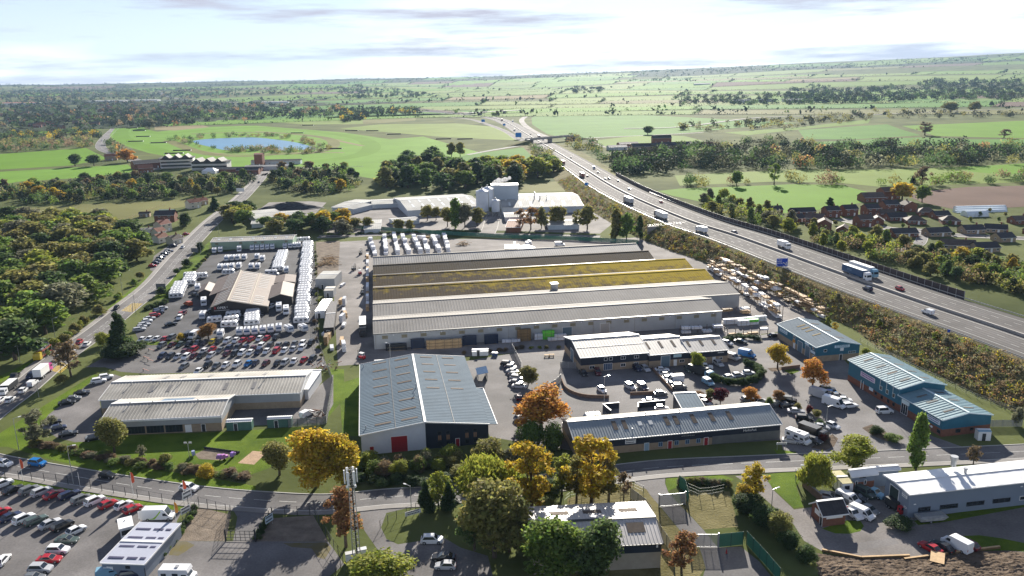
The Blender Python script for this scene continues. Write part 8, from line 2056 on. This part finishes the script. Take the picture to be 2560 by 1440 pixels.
for i,(x,y,t_,w_,c,kd) in enumerate(((650,1195,1075,110,'olive','round'),(715,1190,1090,90,'olive','round'),(860,1250,1040,150,'green','tall'),(930,1245,1060,130,'grey','round'),(1020,1235,1085,120,'olive','round'),(800,1240,1090,110,'olive','round'),(1420,1260,1095,160,'rust','sparse'),(1340,1255,1110,110,'rust','sparse'),(1500,1250,1090,100,'olive','round'),(1620,1240,1070,160,'olive','round'),(1840,1260,1065,150,'olive','round'),(1760,1250,1110,90,'olive','sparse'),(2050,1340,1115,150,'olive','tall'),(2130,1345,1130,120,'green','round'),(2230,1330,1165,80,'deep','tall'),(440,1275,1175,100,'olive','round'),(520,1270,1185,80,'olive','round'),(205,1260,1165,90,'olive','round'),(110,1255,1170,110,'olive','round'),(30,1270,1150,130,'gold','round'),(-120,1260,1110,150,'gold','round'),(-200,1260,1130,120,'green','round'))):
 T('B',x,y,t_,w_,kd,c,'%s tree, %s of the line in front of the works' % ({'rust': 'red-brown','grey': 'grey-green'}.get(c,c),ORD[i]),'trees in front of the works')
shrubs('B',((-100,1300),(400,1290),(1050,1275)),16,(1.2,2.0),(4,6),('deep','green'),'low green shrub along the works boundary','shrubs along the works boundary','bush',1)
wood('A',((1640,1260),(1660,1160),(1900,1120),(1880,1230)),8,(6,9),('round','bush'),mixg,'tree beside the depot and main road','trees beside the depot',8)
wood('A',((1900,1270),(2050,1230),(2560,1210),(2560,1300),(2000,1300)),14,(4,7),('round','bush'),mixa,'small tree in the scrub above the green shed','trees above the green shed',9)
wood('A',((60,1200),(300,1230),(760,1210),(800,1290),(500,1300),(150,1290)),12,(7,11),('round',),('olive','green','grey','deep'),'broad tree at the edge of the paddock','trees at the paddock edge',10,(.9,1.2))
for a in (('A',1600,1120,1020,110,'conifer','dark','dark evergreen beside the red-roofed cottage'),('A',1375,1235,1125,120,'bush','dark','dark evergreen behind the brick house'),('A',560,790,690,100,'round','deep','dark round tree on the bright field'),('A',700,790,700,110,'round','deep','second dark tree on the bright field'),('A',950,760,660,130,'round','orange','orange tree by the racecourse road'),('A',1110,510,430,110,'round','grey','grey tree at the bend of the race track'),('C',1115,1090,1025,80,'tall','dark','dark pine at the edge of the bright field'),('C',1800,1060,930,120,'round','green','green tree beside the brick hall'),('C',1650,1050,905,180,'round','gold','golden tree beside the brick hall'),('C',700,930,770,120,'sparse','green','tall airy tree beyond the bright field'),('C',420,940,820,90,'round','green','green tree with long shadow on the bright field'),('C',1800,930,790,140,'sparse','brown','bare spreading tree above the ploughed field'),('C',1730,920,860,60,'conifer','dark','small dark conifer by the bare tree'),('C',2010,395,310,130,'round','olive','broad oak on the far pasture, left'),('C',2190,390,305,100,'round','olive','broad oak on the far pasture, right'),('C',1820,560,460,140,'sparse','brown','bare tree at the field corner'),('C',2410,580,515,110,'sparse','brown','bare tree at the right field hedge'),('B',2290,555,485,90,'round','deep','dark round tree on the farm lane')):
 T(*a)
wood('C',((180,1130),(170,1020),(420,1060),(640,1130),(700,1180),(860,1220),(840,1290),(640,1250)),18,(7,10),('round','tall'),('olive','green','lime','grey'),'tree between the motorway and the houses','trees between motorway and houses',11,(.85,1.1),False)
wood('F',((900,130),(980,60),(1400,100),(1700,180),(1650,250),(1200,220)),14,(6,9),('round','tall'),('lime','green','lime','olive'),'tree beside the acoustic fence','trees beside the acoustic fence',12,(.85,1.1),False)
wood('F',((1600,330),(1700,230),(2200,250),(2560,330),(2800,420),(2900,640),(2300,480)),38,(6,9),('round','tall','bush'),('olive','green','lime','olive','dark','deep','gold'),'tree on the far motorway bank','trees on the far motorway bank',13,(.95,1.3),False)
wood('C',((880,1290),(1000,1200),(1500,1290),(2000,1330),(2500,1300),(2560,1150),(2300,1120),(1700,1170),(1200,1230)),16,(2.5,4),('bush','round'),mixg,'small garden tree among the houses','garden trees among the houses',14,(.8,1),False)
rgb_ = random.Random(8)
for i in range(20):
 k = rgb_.randint(8,40); f = rgb_.uniform(.15,.95); q = offset_path(MW[:46],-18.5 - (toe_off(MW[k]) - 19) * f)[k]; hh = rgb_.uniform(2,3.6); c = rgb_.choice(('green','lime','grey','deep'))
 tree(Vector((q.x,q.y,max(0,MW[k].z * (1 - f) * .97))),hh,hh * .9,'bush',c,'%s-leaved shrub on the near motorway bank' % {'deep': 'deep green'}.get(c,c),'green shrubs on the near bank')
CL = list(LEAF)
def mass(name,pts,label,quads=46,lf=.13):
 """many far trees in one body: each a handful of leaf clumps; pts: (x, y, z, height, colour)"""
 rg = np.random.default_rng(len(pts)); vs,mi = [],[]
 for x,y,z,hh,c,wd in pts:
  b = [(0,0,hh * .6,wd * .5,hh * .42),(wd * .22,0,hh * .45,wd * .34,hh * .3),(-wd * .2,wd * .1,hh * .42,wd * .34,hh * .34)]
  v = leaf_arrays(b,quads,hh * lf,rg,0,.3) + np.array([x,y,z]); vs.append(v); mi += [CL.index(c)] * quads
 o = bpy.data.objects.new(name,quads_mesh(name,np.concatenate(vs),[LEAF[c] for c in CL],np.array(mi))); COL.objects.link(o)
 return tag(o,label,kind='stuff')
def scatter(k,poly,n,hr,cols,seed,ut=False,hole=None):
 rg = random.Random(seed); o = []
 xs,ys = [p[0] for p in poly],[p[1] for p in poly]
 while len(o) < n:
  x,y = rg.uniform(min(xs),max(xs)),rg.uniform(min(ys),max(ys))
  if not inpoly(x,y,poly): continue
  a = QR[k]; p = UT(a[0] + x / a[2],a[1] + y / a[2]) if ut else W(k,x,y); hh = rg.uniform(*hr)
  if hole and inpoly(p.x,p.y,hole): continue
  o.append((p.x,p.y,p.z - .3,hh,rg.choice(cols),hh * rg.uniform(.95,1.45)))
 return o
mixd = ('pine','dark','pine','moor','moor','deep','pine')
mass('woodland',scatter('C',((0,830),(0,690),(300,640),(700,600),(1000,640),(2560,650),(2900,650),(2900,760),(2000,800),(1500,800),(700,830)),330,(8,14),mixd * 3 + ('rust','olive','grey','grey','olive','deep'),1),'wooded valley side behind the bright fields',150,.075)
mass('woodland',scatter('A',((0,1080),(-100,980),(300,940),(640,905),(1000,890),(1500,890),(1880,880),(1900,910),(1700,1000),(1200,1040),(600,1070)),210,(5,9),mixd + ('olive','green','grey'),21) + scatter('A',((2000,900),(2100,850),(2560,830),(2700,900),(2600,980),(2350,1010),(2050,970)),70,(5,9),mixd + ('olive','green'),22),'dense lower growth of the wood below the racecourse',110,.09)
mass('woodland',scatter('C',((170,1120),(180,1060),(420,1090),(640,1150),(860,1250),(820,1290),(600,1240)),60,(4,7),('olive','green','deep','grey','lime'),23) + scatter('F',((960,130),(1000,70),(1400,110),(1700,190),(2200,260),(2560,340),(2900,430),(2900,620),(2300,470),(1600,300),(1200,210)),190,(3.5,6.5),('olive','green','deep','dark','lime','brown','olive'),24),'dense growth between the motorway and the houses',130,.08)
mass('woodland',scatter('C',((0,930),(300,890),(1000,880),(1500,920),(2560,850),(2900,860),(2900,920),(1500,940),(800,920),(0,960)),46,(5,10),('olive','green','brown','deep'),2),'line of hedge trees behind the bright field',150,.075)
mass('woodland',scatter('B',((1420,720),(1430,630),(1520,660),(1600,740),(1640,800),(1560,790)),18,(7,10),('deep','olive','grey'),3) + scatter('B',((1690,640),(1720,560),(1860,580),(1960,700),(2000,790),(1900,720)),30,(7,10),('deep','brown','olive','dark'),4) + scatter('B',((1980,800),(2050,720),(2560,680),(2600,830),(2200,870),(2050,850)),70,(9,14),mixd,5),'trees lining the motorway cutting',90,.1)
lk = [(v.co.x,v.co.y) for v in lake.data.vertices]
mass('woodland',scatter('A',((1240,600),(1300,570),(1700,555),(2100,560),(2330,600),(2500,650),(2360,700),(2080,700),(1700,690),(1500,650)),150,(4,8),('olive','grey','deep','brown','dark'),6,False,lk),'scrub and trees ringing the lake',90,.1)
mass('woodland',scatter('A',((0,690),(0,600),(300,610),(690,590),(700,650),(300,680)),80,(8,12),('deep','olive','brown'),7) + scatter('A',((0,595),(0,550),(250,540),(700,520),(740,590),(400,590)),90,(8,12),mixd + ('gold',),8) + scatter('A',((790,660),(800,600),(880,640),(980,720),(900,740)),26,(7,11),('deep','orange','brown','grey'),9),'belts of trees left of the racecourse',90,.1)
mass('woodland',scatter('A',((0,520),(0,330),(400,300),(800,310),(1300,320),(1900,330),(2560,360),(2560,420),(1900,450),(1500,470),(1150,510),(800,490),(500,480)),900,(9,15),mixd * 3 + ('rust','brown'),10,True),'dark woods and leafy town beyond the racecourse',34,.17)
mass('woodland',scatter('A',((0,330),(0,220),(700,215),(1400,220),(2000,210),(2700,190),(2700,240),(2000,260),(1300,300),(600,300)),900,(10,16),mixd + ('brown',),11,True),'far wooded country below the left horizon',16,.22)
mass('woodland',scatter('B',((0,290),(0,210),(400,215),(640,250),(600,280)),170,(11,16),mixd,12,True) + scatter('B',((0,460),(0,370),(580,360),(580,410),(250,410),(100,470)),150,(9,13),mixd + ('gold',),13,True) + scatter('B',((1730,250),(1740,200),(1970,210),(1960,245)),60,(10,15),('pine','moor'),14,True),'dark woods on the middle hills',40,.15)
mass('woodland',scatter('C',((780,330),(800,230),(1000,190),(1150,230),(1700,200),(1900,150),(2560,160),(2800,150),(2800,300),(2000,300),(1100,330)),640,(12,18),('pine','pine','dark','moor'),15,True) + scatter('C',((0,340),(0,270),(600,250),(1000,260),(1000,330)),170,(10,14),mixd,16,True) + scatter('C',((0,540),(0,480),(700,450),(1400,380),(2560,400),(2560,430),(1500,440),(800,520)),150,(6,11),('moor','grey','moor','olive'),17,True),'dark woods on the right-hand hills',40,.15)
hz = []
rgf = random.Random(77)
for qd,wd_,d,px_ in FAR_EDGES:
 for a,b in ((qd[0],qd[1]),(qd[1],qd[2])):
  n = int((a - b).length / (13 if d < 4200 else 22))
  for i in range(n):
   t = (i + rgf.random() * .6) / max(1,n); p = a.lerp(b,t); hh = rgf.uniform(2.6,4.4) if rgf.random() < .93 else rgf.uniform(8,13)
   hz.append((p.x,p.y,terr(p.x,p.y) + .2,hh,rgf.choice(('pine','pine','moor','dark')),17 if hh < 5 else hh * 1.0))
 if wd_ or rgf.random() < .06:
  for i in range(26 if d > 5000 else 12):
   u,v = rgf.random(),rgf.random(); p = qd[0].lerp(qd[1],u).lerp(qd[3].lerp(qd[2],u),v)
   hz.append((p.x,p.y,terr(p.x,p.y) + .2,rgf.uniform(9,15),rgf.choice(mixd),rgf.uniform(14,30)))
mass('hedgerows',hz,'field hedges and scattered trees over the far country',9,.3)
def scrub():
 rg = np.random.default_rng(4); vs,mi = [],[]
 a = offset_path(MW[:46],-19.5); b = [q - d * (toe_off(q) - .6) for q,d in zip(MW[:46],side_dirs(MW[:46]))]
 for i in range(2800):
  k = rg.integers(0,45); t,s = rg.random(),rg.random()
  p = (a[k].lerp(a[k + 1],t)).lerp(b[k].lerp(b[k + 1],t),s); z = max(0,a[k].z * (1 - s) * .98)
  hh = rg.uniform(.5,1.9); c = rg.choice(['rust','brown','olive','lime','gold','green','grey'],p=[.06,.42,.26,.02,.03,.07,.14])
  v = leaf_arrays([(0,0,hh * .45,hh * .8,hh * .55)],26,.24,rg) + np.array([p.x,p.y,z]); vs.append(v); mi += [CL.index(c)] * 26
 o = bpy.data.objects.new('undergrowth',quads_mesh('undergrowth',np.concatenate(vs),[LEAF[c] for c in CL],np.array(mi))); COL.objects.link(o)
 tag(o,'rusty autumn scrub on the near motorway bank',kind='stuff')
scrub()
# ================================================================== hazy air
def haze():
 mb = MB(); mb.box(-12800,12800,-12800,12800,-2.0,420.0)
 m = bpy.data.materials.new('haze_air'); m.use_nodes = True
 nt = m.node_tree; nt.nodes.clear()
 o = nt.nodes.new('ShaderNodeOutputMaterial'); v = nt.nodes.new('ShaderNodeVolumePrincipled')
 v.inputs['Color'].default_value = (.48,.7,1.0,1); v.inputs['Density'].default_value = 3.8e-5
 v.inputs['Anisotropy'].default_value = 0.0
 nt.links.new(v.outputs[0],o.inputs['Volume'])
 ob = mb.build('haze',m)
 tag(ob,'pale bluish haze over the distant land',kind='stuff')
haze()
